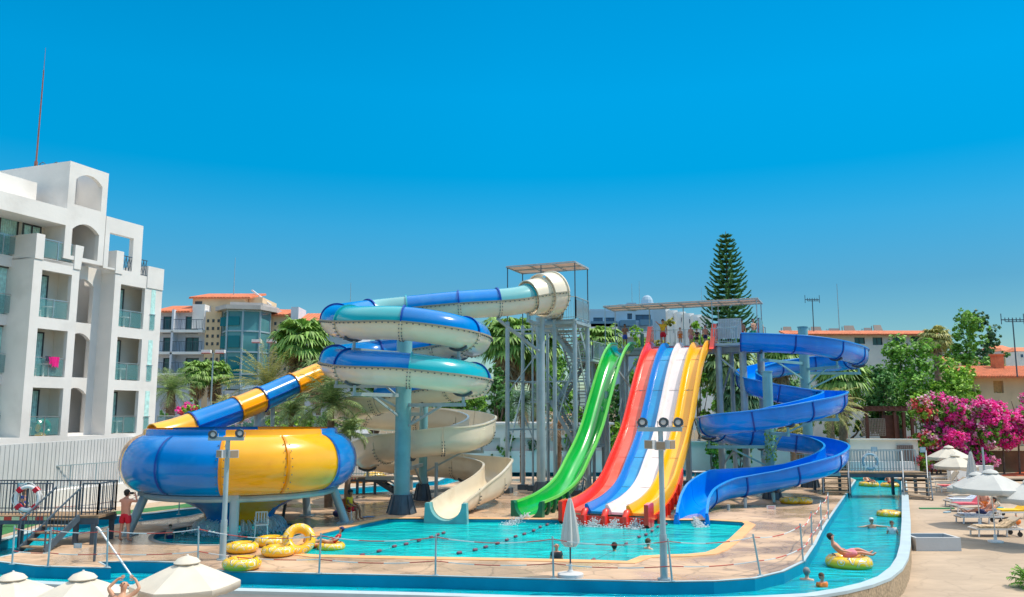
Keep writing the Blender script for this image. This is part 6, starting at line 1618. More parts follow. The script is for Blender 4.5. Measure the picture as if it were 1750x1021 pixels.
# rings
def ringmat():
    m=bpy.data.materials.new('swim_ring_vinyl');m.use_nodes=True;n,L,b=nodes(m);MATS['ring']=m
    tc=n.new('ShaderNodeTexCoord');vo=n.new('ShaderNodeTexVoronoi');vo.inputs['Scale'].default_value=3.4;L.new(tc.outputs['Object'],vo.inputs['Vector'])
    sn=n.new('ShaderNodeMath');sn.operation='SINE';ml=n.new('ShaderNodeMath');ml.operation='MULTIPLY';ml.inputs[1].default_value=17
    L.new(vo.outputs['Distance'],ml.inputs[0]);L.new(ml.outputs[0],sn.inputs[0])
    cr=n.new('ShaderNodeValToRGB');e=cr.color_ramp.elements;cr.color_ramp.interpolation='CONSTANT'
    e[0].position=0;e[0].color=(.92,.55,.01,1);e[1].position=.62;e[1].color=(.02,.02,.03,1);x=e.new(.74);x.color=(.85,.8,.65,1);x=e.new(.92);x.color=(.92,.55,.01,1)
    mr=n.new('ShaderNodeMapRange');mr.inputs[1].default_value=-1;mr.inputs[2].default_value=1;L.new(sn.outputs[0],mr.inputs[0]);L.new(mr.outputs[0],cr.inputs[0])
    sp=n.new('ShaderNodeSeparateXYZ');L.new(tc.outputs['Object'],sp.inputs[0]);gt=n.new('ShaderNodeMath');gt.operation='GREATER_THAN';gt.inputs[1].default_value=.13;L.new(sp.outputs['Z'],gt.inputs[0])
    vl=n.new('ShaderNodeVectorMath');vl.operation='LENGTH'
    cx=n.new('ShaderNodeCombineXYZ');L.new(sp.outputs['X'],cx.inputs[0]);L.new(sp.outputs['Y'],cx.inputs[1]);L.new(cx.outputs[0],vl.inputs[0])
    g2=n.new('ShaderNodeMath');g2.operation='GREATER_THAN';g2.inputs[1].default_value=.34;L.new(vl.outputs['Value'],g2.inputs[0])
    mm=n.new('ShaderNodeMath');mm.operation='MULTIPLY';L.new(gt.outputs[0],mm.inputs[0]);L.new(g2.outputs[0],mm.inputs[1])
    mx=n.new('ShaderNodeMix');mx.data_type='RGBA';mx.inputs[6].default_value=(.92,.46,.005,1);L.new(mm.outputs[0],mx.inputs[0]);L.new(cr.outputs[0],mx.inputs[7]);L.new(mx.outputs[2],b.inputs['Base Color'])
    b.inputs['Roughness'].default_value=.25;b.inputs['Coat Weight'].default_value=.5;return m
RM=ringmat()
def ringobj(label,p,z=0.,tilt=None,sc=1.,m=None,group='inflatable swim rings'):
    mb=MB();mb.torus((0,0,.16),.37,.165,28,12,sz=.95)
    mb2=MB();
    o=mb.build('swim_ring',m or RM,smooth=True,ang=180);o.location=(p[0],p[1],z);o.scale=(sc,sc,sc)
    if tilt:o.rotation_euler=tilt
    tag(o,label,'swim ring',group)
    for s in (-1,1):h=MB();h.path([(s*.34,-.1,.325),(s*.36,-.05,.35),(s*.36,.05,.35),(s*.34,.1,.325)],.014,5);h.build('handle',M['black'],o)
    return o
g=G(413,944);ringobj('yellow swim ring on the deck right of the left lamp post, farther of two',g)
g=G(413,973);ringobj('yellow swim ring nearest the river edge, right of the left lamp post',g,sc=1.05)
g=G(462,933);ringobj('patterned yellow swim ring lying behind the others beside the main pool',g,sc=1.0)
g=G(475,950);ringobj('plain sided yellow swim ring in front of the leaning one',g,sc=1.0)
g=G(510,944);ringobj('yellow swim ring leaning upright against the ring pile by the pool',g,tilt=(math.radians(62),0,.3),z=.35,sc=1.0)
g=G(566,938,-.13);ringobj('yellow swim ring carrying the child in a dark cap at the pool corner',g,z=-.2,sc=.9)
person('child in a dark cap and red top lying on a ring at the pool corner',(g.x,g.y,.0),-1.3,'recline',skin='skin_tan',shirt='cloth_red',cap='cloth_navy',sc=.75)
g=G(540,936,-.13);person('bather with both feet raised beside the leaning swim ring',(g.x-.1,g.y-.1,-.12),1.35+PI/2,'recline',skin='skin_fair',hair='hair_brown',swim='cloth_orange',sc=.85)
g=G(1350,861);ringobj('left swim ring of the pair on the deck under the blue spiral',g,sc=.95)
g=G(1368,861);ringobj('right swim ring of the pair on the deck under the blue spiral',(g.x+.1,g.y,0),sc=.95)
g=G(1520,882,-.33);ringobj('empty swim ring drifting by the right river wall',g,z=-.42,sc=1.08)
g=G(1451,968,-.33);o=ringobj('large yellow swim ring carrying the sunglasses rider in the river bend',g,z=-.42,sc=1.35)
person('rider in pink shorts lying on a large yellow ring in the river bend',(g.x-.1,g.y,-.05),1.45,'recline',skin='skin_red',hair='hair_dark',shorts='cloth_pink',sc=.95)
g=G(1485,831,-.33);ringobj('orange swim ring with a rider, left of two near the right footbridge',g,z=-.42,sc=1.2);person('rider in dark shorts sunk in the left ring near the right footbridge',(g.x,g.y,-.15),.2,'recline',skin='skin_tan',shorts='cloth_navy',sc=.85)
g=G(1521,832,-.33);ringobj('yellow swim ring with a rider, right of two near the right footbridge',g,z=-.42,sc=1.1);person('rider in red shorts sunk in the right ring near the right footbridge',(g.x,g.y,-.15),-.2,'recline',skin='skin_brown',shorts='cloth_red',sc=.85)
g=G(620,837,-.1);ringobj('yellow swim ring on the far bank left of the back footbridge stairs',(g.x,g.y+5),z=0,sc=1.3)
for i,(px,py) in enumerate(((632,832),(640,826),(606,828))):
    g=G(px,py);ringobj('stored yellow ring beyond the back footbridge, %s from the left'%['second','third','first'][i],(g.x,g.y+1.5),z=.0 if i else .35,sc=1.25)
g=G(318,875,-.33);person('bather drifting low in the back river left of the bowl funnel',(g.x+1.5,g.y,-.3),1.5,'recline',skin='skin_tan',hair='hair_dark',sc=.8)
# people on platforms
def onplat(label,px,l_s,pose,**k):
    x,y=0,0
    return person(label,LF(l_s[0],l_s[1],zp2),k.pop('rz',0),pose,**k)
onplat('attendant in a yellow shirt and red shorts standing at the top of the red lane',0,(.55,17.1),'reach',skin='skin_tan',shirt='cloth_yellow',shorts='cloth_red',hair='hair_dark',rz=-.3,longhair=True)
onplat('child in an orange swimsuit waiting behind the blue lane',0,(1.6,17.2),'stand',skin='skin_fair',hair='hair_brown',swim='cloth_orange',sc=.68)
onplat('child in pink shorts waiting behind the white lane, tallest of the four',0,(2.25,17.3),'stand',skin='skin_red',hair='hair_brown',shorts='cloth_pink',sc=.74)
onplat('small child in a black top waiting behind the white lane',0,(2.65,17.1),'hold',skin='skin_tan',hair='hair_dark',shirt='cloth_black',shorts='cloth_black',sc=.6)
onplat('child in dark trunks waiting behind the yellow lane',0,(3.15,17.2),'stand',skin='skin_red',hair='hair_brown',shorts='cloth_navy',sc=.72)
onplat('boy in blue shorts crouching at the top of the green slide',0,(-1.75,16.5),'hold',skin='skin_brown',hair='hair_dark',shorts='cloth_blue',sc=.85,rz=.2)
onplat('bather in red shorts by the grey slatted screen on the launch platform',0,(5.25,17.9),'stand',skin='skin_red',hair='hair_brown',shorts='cloth_red',sc=.92)
onplat('left bather of the pair waiting above the blue spiral start',0,(6.0,17.4),'hold',skin='skin_fair',hair='hair_brown',shorts='cloth_green',sc=.9,rz=.6)
onplat('right bather of the pair waiting above the blue spiral start',0,(6.3,17.9),'stand',skin='skin_red',hair='hair_dark',swim='cloth_pink',sc=.95,rz=-.3)
q=D(935,476,45.2);person('bather peeking over the mouth of the tall tube slide',(q.x,q.y,q.z-1.55),0,'stand',skin='skin_brown',hair='hair_dark',shirt='cloth_red',sc=.95)
# ================= FOOTBRIDGES =================
def legpost(T,x,y,z,top):
    mb=MB();mb.box((x,y,(z+top)/2),(.14,.14,top-z));mb.build('leg',M['darksteel'],T)
FB=thing('footbridge','left footbridge of dark steel with steps down to the island, edged with striped tape','footbridge',(-16.,29.7,0))
z=.98;y0,y1=29.1,30.4
mb=MB();mb.box((-18.6,(y0+y1)/2,z-.06),(8.6,y1-y0,.08));mb.build('deck',M['wood'],FB)
mb=MB()
for y in (y0,y1):mb.box((-18.6,y,z-.2),(8.6,.08,.2))
mb.build('beam',M['darksteel'],FB)
for x in (-14.45,-15.05,-17.7,-21.5):
    for y in (y0,y1):legpost(FB,x,y,-1.2 if (x<-18 or y>30) and x<-15 else 0,z-.3)
railing(FB,V((-22.9,y1,z)),V((-14.35,y1,z)),1.08,m='darksteel',gap=.12);railing(FB,V((-22.9,y0,z)),V((-15.95,y0,z)),1.08,m='darksteel',gap=.12)
railing(FB,V((-14.9,y0,z)),V((-14.35,y0,z)),1.08,m='darksteel',gap=.12);railing(FB,V((-14.35,y0,z)),V((-14.35,y1,z)),1.08,m='darksteel',gap=.12)
stairs(FB,V((-15.65,27.55,0.02)),V((-15.4,29.1,z-.05)),.95,m='darksteel',tm='wood')
mb=MB()
M['tapered']=mat('red_tape',(.7,.05,.03),.5);M['tapeyel']=mat('pale_tape',(.8,.7,.4),.5)
for i in range(26):
    mb.mi=i%2;mb.box((-22.8+.27*i,y0-.05,z-.1),(.27,.012,.12))
mb.build('striped_tape',[M['tapered'],M['tapeyel']],FB)
FR=thing('footbridge','right footbridge over the lazy river with a stair at each end','footbridge',(21.5,48.6,0))
z=1.12;y0,y1=48.,49.4;xl,xr=D(1403,803,y0).x,D(1586,803,y0).x
mb=MB();mb.box(((xl+xr)/2,(y0+y1)/2,z-.06),(xr-xl,y1-y0,.08));mb.build('deck',M['wood'],FR)
mb=MB()
for y in (y0,y1):mb.box(((xl+xr)/2,y,z-.2),(xr-xl,.08,.2))
mb.build('beam',M['darksteel'],FR)
xm1,xm2=D(1450,803,y0).x,D(1543,803,y0).x
for x in (xl+.1,xm1,xm2,xr-.1):
    for y in (y0,y1):legpost(FR,x,y,-.3,z-.3)
railing(FR,V((xl,y1,z)),V((xr,y1,z)),1.2,m='steel',gap=.17,rb_=.03);railing(FR,V((xm1,y0,z)),V((xm2,y0,z)),1.2,m='steel',gap=.17,rb_=.03)
stairs(FR,V((D(1428,800,46.1).x,46.1,.02)),V((D(1427,800,y0).x,y0,z-.05)),1.35,m='darksteel',tm='wood',rail=False)
stairs(FR,V((D(1566,800,45.8).x,45.8,zr(45.8)+.02)),V((D(1565,800,y0).x,y0,z-.05)),1.4,m='darksteel',tm='wood',rail=False)
for x in (xm2,xr-.05,xm1):
    mb=MB();mb.bar(V((x,y0,z)),V((x,y0,z+1.25)),.06);mb.bar(V((x,y0,z+1.2)),V((x*45.9/y0,45.9,.95)),.04);mb.bar(V((x*45.9/y0,45.9,-.2)),V((x*45.9/y0,45.9,.95)),.04);mb.build('handrail',M['bright'],FR)
BB=thing('footbridge','small back footbridge between the bowl slide and the big turquoise column','footbridge',(-8.2,47,0))
z=.95;y0,y1=46.6,47.8;xl,xr=D(588,811,y0).x,D(668,811,y0).x
mb=MB();mb.box(((xl+xr)/2,(y0+y1)/2,z-.06),(xr-xl,y1-y0,.08));mb.build('deck',M['wood'],BB)
mb=MB()
for y in (y0,y1):mb.box(((xl+xr)/2,y,z-.18),(xr-xl,.08,.18))
mb.build('beam',M['darksteel'],BB)
for px in (592,611,622,641):legpost(BB,D(px,820,y0).x,y0,-.4,z-.2)
railing(BB,V((xl,y1,z)),V((xr,y1,z)),1.05,m='steelblue',gap=.15);stairs(BB,V((D(678,838,y0).x,y0+.6,.02)),V((D(634,811,y0).x,y0+.6,z-.05)),1.0,m='darksteel',tm='wood',rail=False)
mb=MB()
for i in range(8):mb.mi=i%2;mb.box((D(592+i*2.6,811,y0).x,y0-.05,z-.08),(.09,.012,.1))
mb.build('striped_tape',[M['tapered'],M['tapeyel']],BB)
# lifebuoys and signs
def buoyring(label,c,r=.36,m1='whitepaint'):
    T=thing('lifebuoy',label,'lifebuoy',c);mb=MB();mb.torus(c,r,.07,24,8,(0,-1,0));mb.build('ring',M[m1],T,smooth=True,ang=180)
    for k in range(4):
        a=PI/4+k*PI/2;d=V((math.cos(a),0,math.sin(a)));mb=MB();mb.bar(V(c)+d*(r-.08)+V((0,0,0)),V(c)+d*(r+.08),.16,.16,(0,1,0));mb.build('band',M['cloth_red' if m1=='whitepaint' else 'whitepaint'],T)
    mb=MB();pts=[V(c)+V((math.cos(2*PI*i/24)*(r+.11+.03*math.cos(4*2*PI*i/24)),-.02,math.sin(2*PI*i/24)*(r+.11+.03*math.cos(4*2*PI*i/24)))) for i in range(25)];mb.path(pts,.012,4,False);mb.build('rope',M['cloth_white'],T)
M['paleblue']=mat('faded_blue_plastic',(.28,.45,.55),.5)
c=D(47,852,28.95);buoyring('white lifebuoy with red bands hanging on the left footbridge railing',tuple(c),.40)
c=D(1487,789,47.9);buoyring('faded blue lifebuoy hanging on the right footbridge railing',tuple(c),.42,'paleblue')
def sign(label,c,w,h,m,m2=None):
    mb=MB();mb.box(c,(w,.02,h));mb.mi=1
    for i in range(3):mb.box((c[0],c[1]-.012,c[2]+h*.28-h*.26*i),(w*.7,.006,h*.09))
    return solo(mb,'notice_sign',[M[m],M[m2 or 'whitepaint']],label,'sign')
sign('small blue sign above the lifebuoy on the right footbridge',D(1494,768,47.9),.34,.26,'paleblue')
sign('small blue sign at the right end of the right footbridge',D(1577,769,47.9),.34,.3,'paleblue')
sign('small blue sign above the lifebuoy on the left footbridge',D(38,831,28.95),.3,.2,'steelblue')
c=D(1318,869,39.5);sign('small white notice with red lettering hung under the blue spiral slide',c,.42,.26,'whitepaint','cloth_red')
sign('small pale blue tag on the handrail post by the left footbridge',D(133,933,28.0),.26,.16,'paleblue')
# ================= LAMP POSTS =================
def lamppost(label,px,py,topy,barl,barr,bary,spots,floods):
    b=G(px,py);Y=b.y;T=thing('lamp_post',label,'lamp post',b);t=D(px+ (7 if px<875 else -6),topy,Y).z
    mb=MB();mb.tube(b,V((b.x,Y,t)),.085,.07,12);mb.tube(b,b+V((0,0,.04)),.18,.18,12);mb.tube(b,b+V((0,0,1.2)),.105,.1,12);mb.build('pole',M['steel'],T,smooth=True)
    zb_=D(barl,bary,Y).z;x0,x1=D(barl,bary,Y).x,D(barr,bary,Y).x
    mb=MB();mb.box(((x0+x1)/2,Y-.02,zb_),(x1-x0,.12,.12));mb.build('crossbar',M['steel'],T)
    for px_,py_ in spots:
        c=D(px_,py_,Y-.05);mb=MB();mb.lathe([(.0,.10),(.07,.1),(.1,.04),(.13,-.06),(.145,-.1),(.12,-.1),(.05,-.03),(0,-.02)],(0,0,0),16)
        q=V((0,-.9,-.35)).normalized().to_track_quat('-Z','Y');mb.v=[tuple(c+q@V(v)) for v in mb.v];l=mb.build('floodlight',M['darksteel'],T,smooth=True)
        mb=MB();mb.ball(c+V((0,-.05,-.02)),.085,.03,.085);mb.build('lens',mat('lamp_lens',(.6,.6,.62),.2),l)
        mb=MB();mb.path([V((c.x-.15,c.y,c.z)),V((c.x-.15,c.y,zb_+.06)),V((c.x+.15,c.y,zb_+.06)),V((c.x+.15,c.y,c.z))],.015,5);mb.build('bracket',M['bright'],l)
    for px_,py_,a in floods:
        c=D(px_,py_,Y-.12);r=math.radians(a);ax=(math.cos(r),math.sin(r),0);ay=(-math.sin(r),math.cos(r),0);mb=MB();mb.box(c,(.28,.16,.24),ax,ay,(0,0,1));s_=mb.build('speaker',M['whiteshade'],T)
        mb=MB();mb.box(c+V(ay)*-.085,(.24,.012,.2),ax,ay,(0,0,1));mb.build('grille',mat('speaker_grille',(.35,.25,.17),.6),s_)
lamppost('left lamp post in front of the bowl slide carrying two round floodlights',380,957,752,357,417,750,[(365,741),(411,739)],[(378,776,-35),(399,776,35)])
lamppost('right lamp post in front of the racing slides carrying three round floodlights',1135,991,737,1090,1165,734,[(1097,720),(1133,720),(1158,720)],[(1111,760,-45),(1128,762,0),(1145,760,45)])
def streetlamp(label,px,py0,py1,Y,head):
    a=D(px,py0,Y);t=D(px,py1,Y);T=thing('street_lamp',label,'street lamp',(a.x,Y,a.z-1));mb=MB();mb.tube((a.x,Y,a.z-1),(a.x,Y,t.z),.09,.06,8);mb.build('pole',M['steel'],T)
    for hx in head:
        mb=MB();mb.box((a.x+hx,Y,t.z+.1),(.8,.35,.28));l=mb.build('lamp_head',M['whitepaint'],T);mb=MB();mb.box((a.x+hx,Y-.1,t.z-.07),(.7,.4,.06));mb.build('lamp_glass',mat('lamp_red',(.5,.08,.05),.4),l)
streetlamp('pale street lamp between the two bright fan palms',358,735,603,71,(.6,-.6))
streetlamp('pale street lamp beside the glass turret',446,640,585,72,(-.5,.8))
streetlamp('slim dark double pole between the far parasols and the bougainvillea',1682,805,765,55,())
# ================= ROPE BARRIER =================
M['rope']=mat('barrier_rope_white',(.75,.7,.68),.7);M['roper']=mat('barrier_rope_red',(.65,.08,.06),.7)
fr_=[(20,965),(81,969),(182,970),(338,966),(545,981),(744,984),(946,989),(1149,994),(1300,984),(1373,960),(1388,932),(1404,907),(1416,888)]
bk_=[(29,914),(186,905),(240,888),(305,880),(475,858),(690,838)]
def posts(lst,name_row,h=1.12,leans=True):
    out=[];R=random.Random(len(lst))
    for i,(px,py) in enumerate(lst):
        g=G(px,py);g=V((g.x,g.y+.02,0));ln=V((R.uniform(-.05,.05)+(-.12 if px in(1300,1149) else 0),R.uniform(-.03,.03),h))
        T=thing('rope_post','thin steel rope post on %s, %s from the left'%(name_row,ordn(i)),'rope post',g,'rope barrier posts')
        mb=MB();mb.tube(g,g+ln,.028,.026,8);mb.build('post',M['steel'],T,smooth=True)
        mb=MB();mb.tube(g,g+V((0,0,.02)),.09,.09,10);mb.build('base_plate',M['steel'],T)
        out.append((g,ln))
    return out
pf_=posts(fr_,'the front edge of the island');pb_=posts(bk_,'the back river edge')
def ropes(P_,hs,label):
    mb=MB()
    for i in range(len(P_)-1):
        for h,sag in hs:
            a=P_[i][0]+P_[i][1]*h;b=P_[i+1][0]+P_[i+1][1]*h;L=(b-a).length;n=max(6,int(L/.35));prev=a
            for k in range(1,n+1):
                f=k/n;q=a.lerp(b,f)-V((0,0,sag*min(1,L/4)*4*f*(1-f)));mb.mi=1 if (k%4<2) else 0;mb.bar(prev,q,.022);prev=q
    o=mb.build('barrier_rope',[M['rope'],M['roper']]);tag(o,label,'rope');return o
ropes(pf_,[(.93,.16)],'upper red and white rope between the posts along the front island edge')
ropes(pf_,[(.35,.10)],'lower red and white rope between the posts along the front island edge')
ropes(pb_,[(.93,.14)],'red and white rope sagging between the posts along the back river edge')
a=D(338,910,G(338,966).y);b=G(0,900)
# handrail by left entry steps
HR=thing('handrail','white slanting handrail leading down into the near river at left','handrail',G(160,960))
a=G(161,960);b=G(226,990,-.3);mb=MB();mb.tube(a,a+V((0,0,1.0)),.04);mb.build('post',M['darksteel'],HR)
mb=MB();mb.path([a+V((-.05,.25,.92)),a+V((.0,0,1.02)),a+V((.12,-.1,1.0)),V((b.x,b.y,-.25))],.03,6);mb.build('rail',M['whitepaint'],HR,smooth=True)
# float lines
def floatline(label,pts):
    T=thing('float_line',label,'float line',G(*pts[0],-.13));prev=None
    rp=MB()
    for i,(px,py) in enumerate(pts):
        g=G(px,py,-.10);
        if prev is not None:rp.bar(prev,g,.012)
        prev=g
    rp.build('rope',mat('wet_rope',(.10,.45,.48),.5),T)
    for i,(px,py) in enumerate(pts):
        g=G(px,py,-.09);a=pts[max(0,i-1)];b=pts[min(len(pts)-1,i+1)];d=(G(*b)-G(*a)).normalized()
        mb=MB();mb.path([g-d*.11,g-d*.08,g+d*.08,g+d*.11],[.03,.055,.055,.03],8);mb.build('float',mat('faded_maroon_float',(.20,.07,.10),.5),T,smooth=True)
floatline('left line of small maroon floats in the main pool',[(619,949),(648,942),(674,934),(694,930),(716,924),(737,918),(748,914),(758,911)])
floatline('middle line of small maroon floats in the main pool',[(785,945),(812,940),(830,935),(850,929),(866,923),(881,917),(896,913),(912,907),(923,901),(935,897),(946,891)])
floatline('right line of small maroon floats near the lamp post in the main pool',[(1014,957),(1070,930),(1092,918),(1104,914),(1114,908),(1124,901),(1138,896)])
# ================= PARASOLS AND LOUNGERS =================
M['canvas']=mat('cream_canvas',(.78,.71,.60),.85,.06,2,.1,30,trans=.2)
M['canvas2']=mat('pale_canvas',(.70,.69,.66),.85,.06,2,.1,30,trans=.25)
def parasol(label,apex,gz,Rr,drop,m='canvas',rot=0.2,n=8,val=.16,group='open parasols'):
    ax,ay,az_=apex;T=thing('parasol',label,'parasol',(ax,ay,gz),group)
    mb=MB();vs=[V((ax,ay,az_-.02))];k=5
    for j in range(1,k+1):
        for i in range(n*4):
            a=rot+2*PI*i/(n*4);f=j/k
            # straight edge between ribs
            s=(i%4)/4;a0=rot+2*PI*(i//4)/n;a1=rot+2*PI*(i//4+1)/n
            p=V((math.cos(a0),math.sin(a0),0)).lerp(V((math.cos(a1),math.sin(a1),0)),s)*Rr*f
            vs.append(V((ax,ay,az_))+p+V((0,0,-drop*f**1.15-.05*math.sin(PI*s)*f*Rr*.35)))
    m_=n*4;fs=[(0,1+i,1+(i+1)%m_) for i in range(m_)]
    for j in range(k-1):
        for i in range(m_):fs.append((1+j*m_+i,1+(j+1)*m_+i,1+(j+1)*m_+(i+1)%m_,1+j*m_+(i+1)%m_))
    # valance
    o=len(vs)
    for i in range(m_):
        p=vs[1+(k-1)*m_+i];vs.append(p+V((0,0,-val*(1+.12*math.sin(i*2.3)))))
    for i in range(m_):fs.append((1+(k-1)*m_+i,o+i,o+(i+1)%m_,1+(k-1)*m_+(i+1)%m_))
    mb.add(vs,fs);cn=mb.build('canopy',M[m],T,smooth=True,ang=12)
    md=cn.modifiers.new('th','SOLIDIFY');md.thickness=.012
    mb=MB();mb.lathe([(.02,.10),(.22,.03),(.30,-.05),(.29,-.07),(.1,0)],(ax,ay,az_),12);mb.build('vent_cap',M[m],cn,smooth=True)
    mb=MB();mb.tube((ax,ay,gz),(ax,ay,az_+.12),.024,.024,8);mb.build('pole',M['whitepaint'],T)
    mb=MB()
    for i in range(n):
        a=rot+2*PI*i/n;mb.bar(V((ax,ay,az_-.08)),V((ax+math.cos(a)*Rr*.98,ay+math.sin(a)*Rr*.98,az_-drop-.02)),.02);
    mb.build('rib',M['whitepaint'],T)
    mb=MB();mb.lathe([(.28,0),(.28,.06),(.06,.1),(.06,.3),(0,.3)],(ax,ay,gz),14);mb.build('base',M['whitepaint'],T)
    return T
def closedparasol(label,b,h,z0,r,m='canvas2',base='whitepaint'):
    T=thing('closed_parasol',label,'parasol',b);b=V(b)
    mb=MB();n=32;vs=[];lv=[(z0,.95),(z0+.12,1.),(z0+(h-z0)*.3,.86),(z0+(h-z0)*.6,.62),(z0+(h-z0)*.85,.36),(h-.05,.2),(h,.04)]
    for z_,f in lv:
        for i in range(n):
            a=2*PI*i/n;rr=r*f*(.82+.18*math.cos(8*a));vs.append(b+V((rr*math.cos(a),rr*math.sin(a),z_+(.05*math.cos(8*a) if z_==z0 else 0))))
    fs=[(j*n+i,j*n+(i+1)%n,(j+1)*n+(i+1)%n,(j+1)*n+i) for j in range(len(lv)-1) for i in range(n)]+[tuple(range(n-1,-1,-1))]
    mb.add(vs,fs);mb.build('canopy',M[m],T,smooth=True,ang=70)
    mb=MB();mb.tube(b,b+V((0,0,h+.06)),.024);mb.build('pole',M['darksteel'],T)
    mb=MB();mb.lathe([(.36,0),(.36,.09),(.1,.13),(.05,.2),(.05,.35),(0,.35)],b,18);mb.build('base',M['whiteshade'],T,smooth=True)
g=G(975,986);t=D(973,850,g.y).z;z0=D(974,931,g.y).z;closedparasol('closed pale parasol standing on the island edge in front of the main pool',tuple(g),t,z0,.27)
for px,py,Y,R_,rt,lb in ((22,985,19.2,1.22,.1,'nearest open parasol at the bottom left corner'),(142,984,19.0,1.2,.5,'middle open parasol at bottom left, left of the seated bather'),(320,957,19.6,1.2,.32,'rightmost of the open cream parasols at bottom left')):
    a=D(px,py,Y);parasol(lb,tuple(a),-1.6,R_,.52,rot=rt,n=6,val=.16)
def GD(px,py):
    Y=35
    for _ in range(12):
        g=G(px,py,zr(Y));Y=g.y
    return V((g.x,g.y,zr(g.y)))
for px,py,Y,R_,rt,lb,ds in ((1692,806,33.,1.42,.25,'largest open parasol at right over the lying man','canvas2'),(1668,810,37.,1.2,.5,'pale parasol just behind the largest one at right','canvas2'),(1632,778,49.,1.25,.2,'nearer of the two small far parasols at right','canvas'),(1621,764,52.,1.25,.6,'farther of the two small far parasols at right','canvas'),(1762,822,32.,1.3,.1,'open parasol cut by the right edge of the picture','canvas2')):
    a=D(px,py,Y);parasol(lb,tuple(a),zr(Y) if Y<46 else -.2,R_,.62,m=ds,rot=rt,n=6,val=.2)
g=GD(1662,862);g.y=44.;g.x=D(1662,820,44).x;g.z=zr(44);closedparasol('closed pale parasol among the far loungers at right',tuple(g),2.75,.9,.34)
def lounger(label,base,rz,m='canvas',tilt=35,towel=None,z=0,sc=1.):
    b=V(base);q=Matrix.Rotation(rz,3,'Z');W=lambda x,y,z_:b+q@V((x,y,z_))
    T=thing('sun_lounger',label,'sun lounger',b,'sun loungers on the right deck');ax=q@V((1,0,0));ay=q@V((0,1,0))
    # along +x : foot at 0, head at 1.95
    mb=MB()
    for s in (-1,1):mb.bar(W(0,s*.31,.30),W(1.9,s*.31,.30),.05,.07)
    mb.bar(W(.02,-.31,.30),W(.02,.31,.30),.05,.07);mb.bar(W(1.9,-.31,.3),W(1.9,.31,.3),.05,.07);mb.build('frame',M['whitepaint'],T)
    for x in (.12,1.25):
        for s in (-1,1):
            mb=MB();mb.bar(W(x,s*.31,.28),W(x-.03,s*.31,0),.05);mb.build('leg',M['whitepaint'],T)
    for s in (-1,1):
        mb=MB();c=W(1.75,s*.33,.10);mb.tube(c-ay*.02,c+ay*.02,.10,.10,14);mb.bar(W(1.75,s*.31,.1),W(1.75,s*.31,.28),.04);mb.build('wheel',M['black'],T)
    # arched seat
    mb=MB();pts=[W(0,0,.26),W(.1,0,.345),W(.5,0,.37),W(1.2,0,.355)];mb.sweep(pts,[(-.3,-.02),(.3,-.02),(.3,.035),(-.3,.035)]);mb.build('seat',M[m],T)
    r=math.radians(tilt);h=W(1.2,0,.37);e=W(1.2+.75*math.cos(r),0,.37+.75*math.sin(r));mb=MB();mb.bar(h,e,.6,.05);bk=mb.build('backrest',M[m],T)
    mb=MB();mb.bar(W(1.2+.5*math.cos(r),.2,.37+.5*math.sin(r)),W(1.75,.2,.3),.03);mb.bar(W(1.2+.5*math.cos(r),-.2,.37+.5*math.sin(r)),W(1.75,-.2,.3),.03);mb.build('strut',M['whitepaint'],bk)
    if towel:
        tl,tm=towel;mb=MB();
        mb.sweep([W(.15,.0,.41),W(.5,.0,.42),W(1.18,.0,.405),W(1.2+.45*math.cos(r),0,.41+.45*math.sin(r))],[(-.32,-.12),(-.325,.0),(.325,.0),(.32,-.12),(.31,-.01),(-.31,-.01)])
        o=mb.build('towel',M[tm]);off=W(.5,0,.4);o.data.transform(Matrix.Translation(-off));o.location=off;tag(o,tl,'towel')
    return T
M['towel_stripe']=mat('white_blue_towel',(.55,.6,.7),.9,.3,9);M['towel_pink']=mat('pink_towel',(.75,.12,.16),.9,.15,6);M['towel_mix']=mat('patterned_towel',(.55,.4,.25),.9,.6,9);M['cushion']=mat('beige_cushion',(.52,.42,.32),.85,.08,4)
Lg=[(1662,916,0,'nearest sun lounger with raised cream back at the right edge',30,('tan striped towel on the nearest sun lounger','towel_mix')),
 (1637,894,0,'cream sun lounger carrying the lying man',38,('blue and white towel under the lying man','towel_stripe')),
 (1645,880,0,'sun lounger just behind the lying man, backrest hidden by the parasol',45,None),
 (1628,874,.05,'sun lounger with a red towel under the pale parasol',45,('red towel on the lounger behind the lying man','towel_pink')),
 (1618,866,0,'grey towelled sun lounger at the end of the green mat',30,('pale grey towel near the end of the green mat','towel_stripe')),
 (1602,841,0,'sun lounger with a bright pink towel near the far parasols',40,('bright pink towel on a far lounger','towel_pink')),
 (1592,832,0,'plain sun lounger just behind the pink towelled one',50,None),
 (1590,824,0,'farthest sun lounger near the curved white wall',30,None),(1625,858,0,'low sun lounger between the green mat and the pink towelled one',25,None),(1700,886,.05,'sun lounger at the right edge beyond the seated woman',40,('yellow towel on the lounger beyond the seated woman','cloth_yellow'))]
for px,py,rz,lb,tl_,tw in Lg:
    g=GD(px,py);lounger(lb,g,rz,'cushion',tl_,tw)
g=GD(1637,894);person('man lying on a cream lounger with legs stretched toward the river',(g.x+1.25,g.y,g.z+.36),-PI/2,'recline',skin='skin_red',hair='hair_dark',shorts='cloth_navy')
g=GD(1690,884);person('woman with tanned skin sitting behind the lying man under the parasol',(g.x,g.y+.3,g.z),-.4,'sit',skin='skin_red',hair='hair_brown',swim='cloth_orange',longhair=True)
mb=MB();c=V((g.x+.55,g.y+.2,g.z));mb.tube(c,c+V((0,0,.4)),.03);mb.tube(c+V((0,0,.4)),c+V((0,0,.43)),.26,n=16);mb.tube(c,c+V((0,0,.03)),.18,n=12);solo(mb,'side_table',mat('turquoise_plastic',(.05,.4,.5),.4),'small turquoise side table by the seated woman','table')
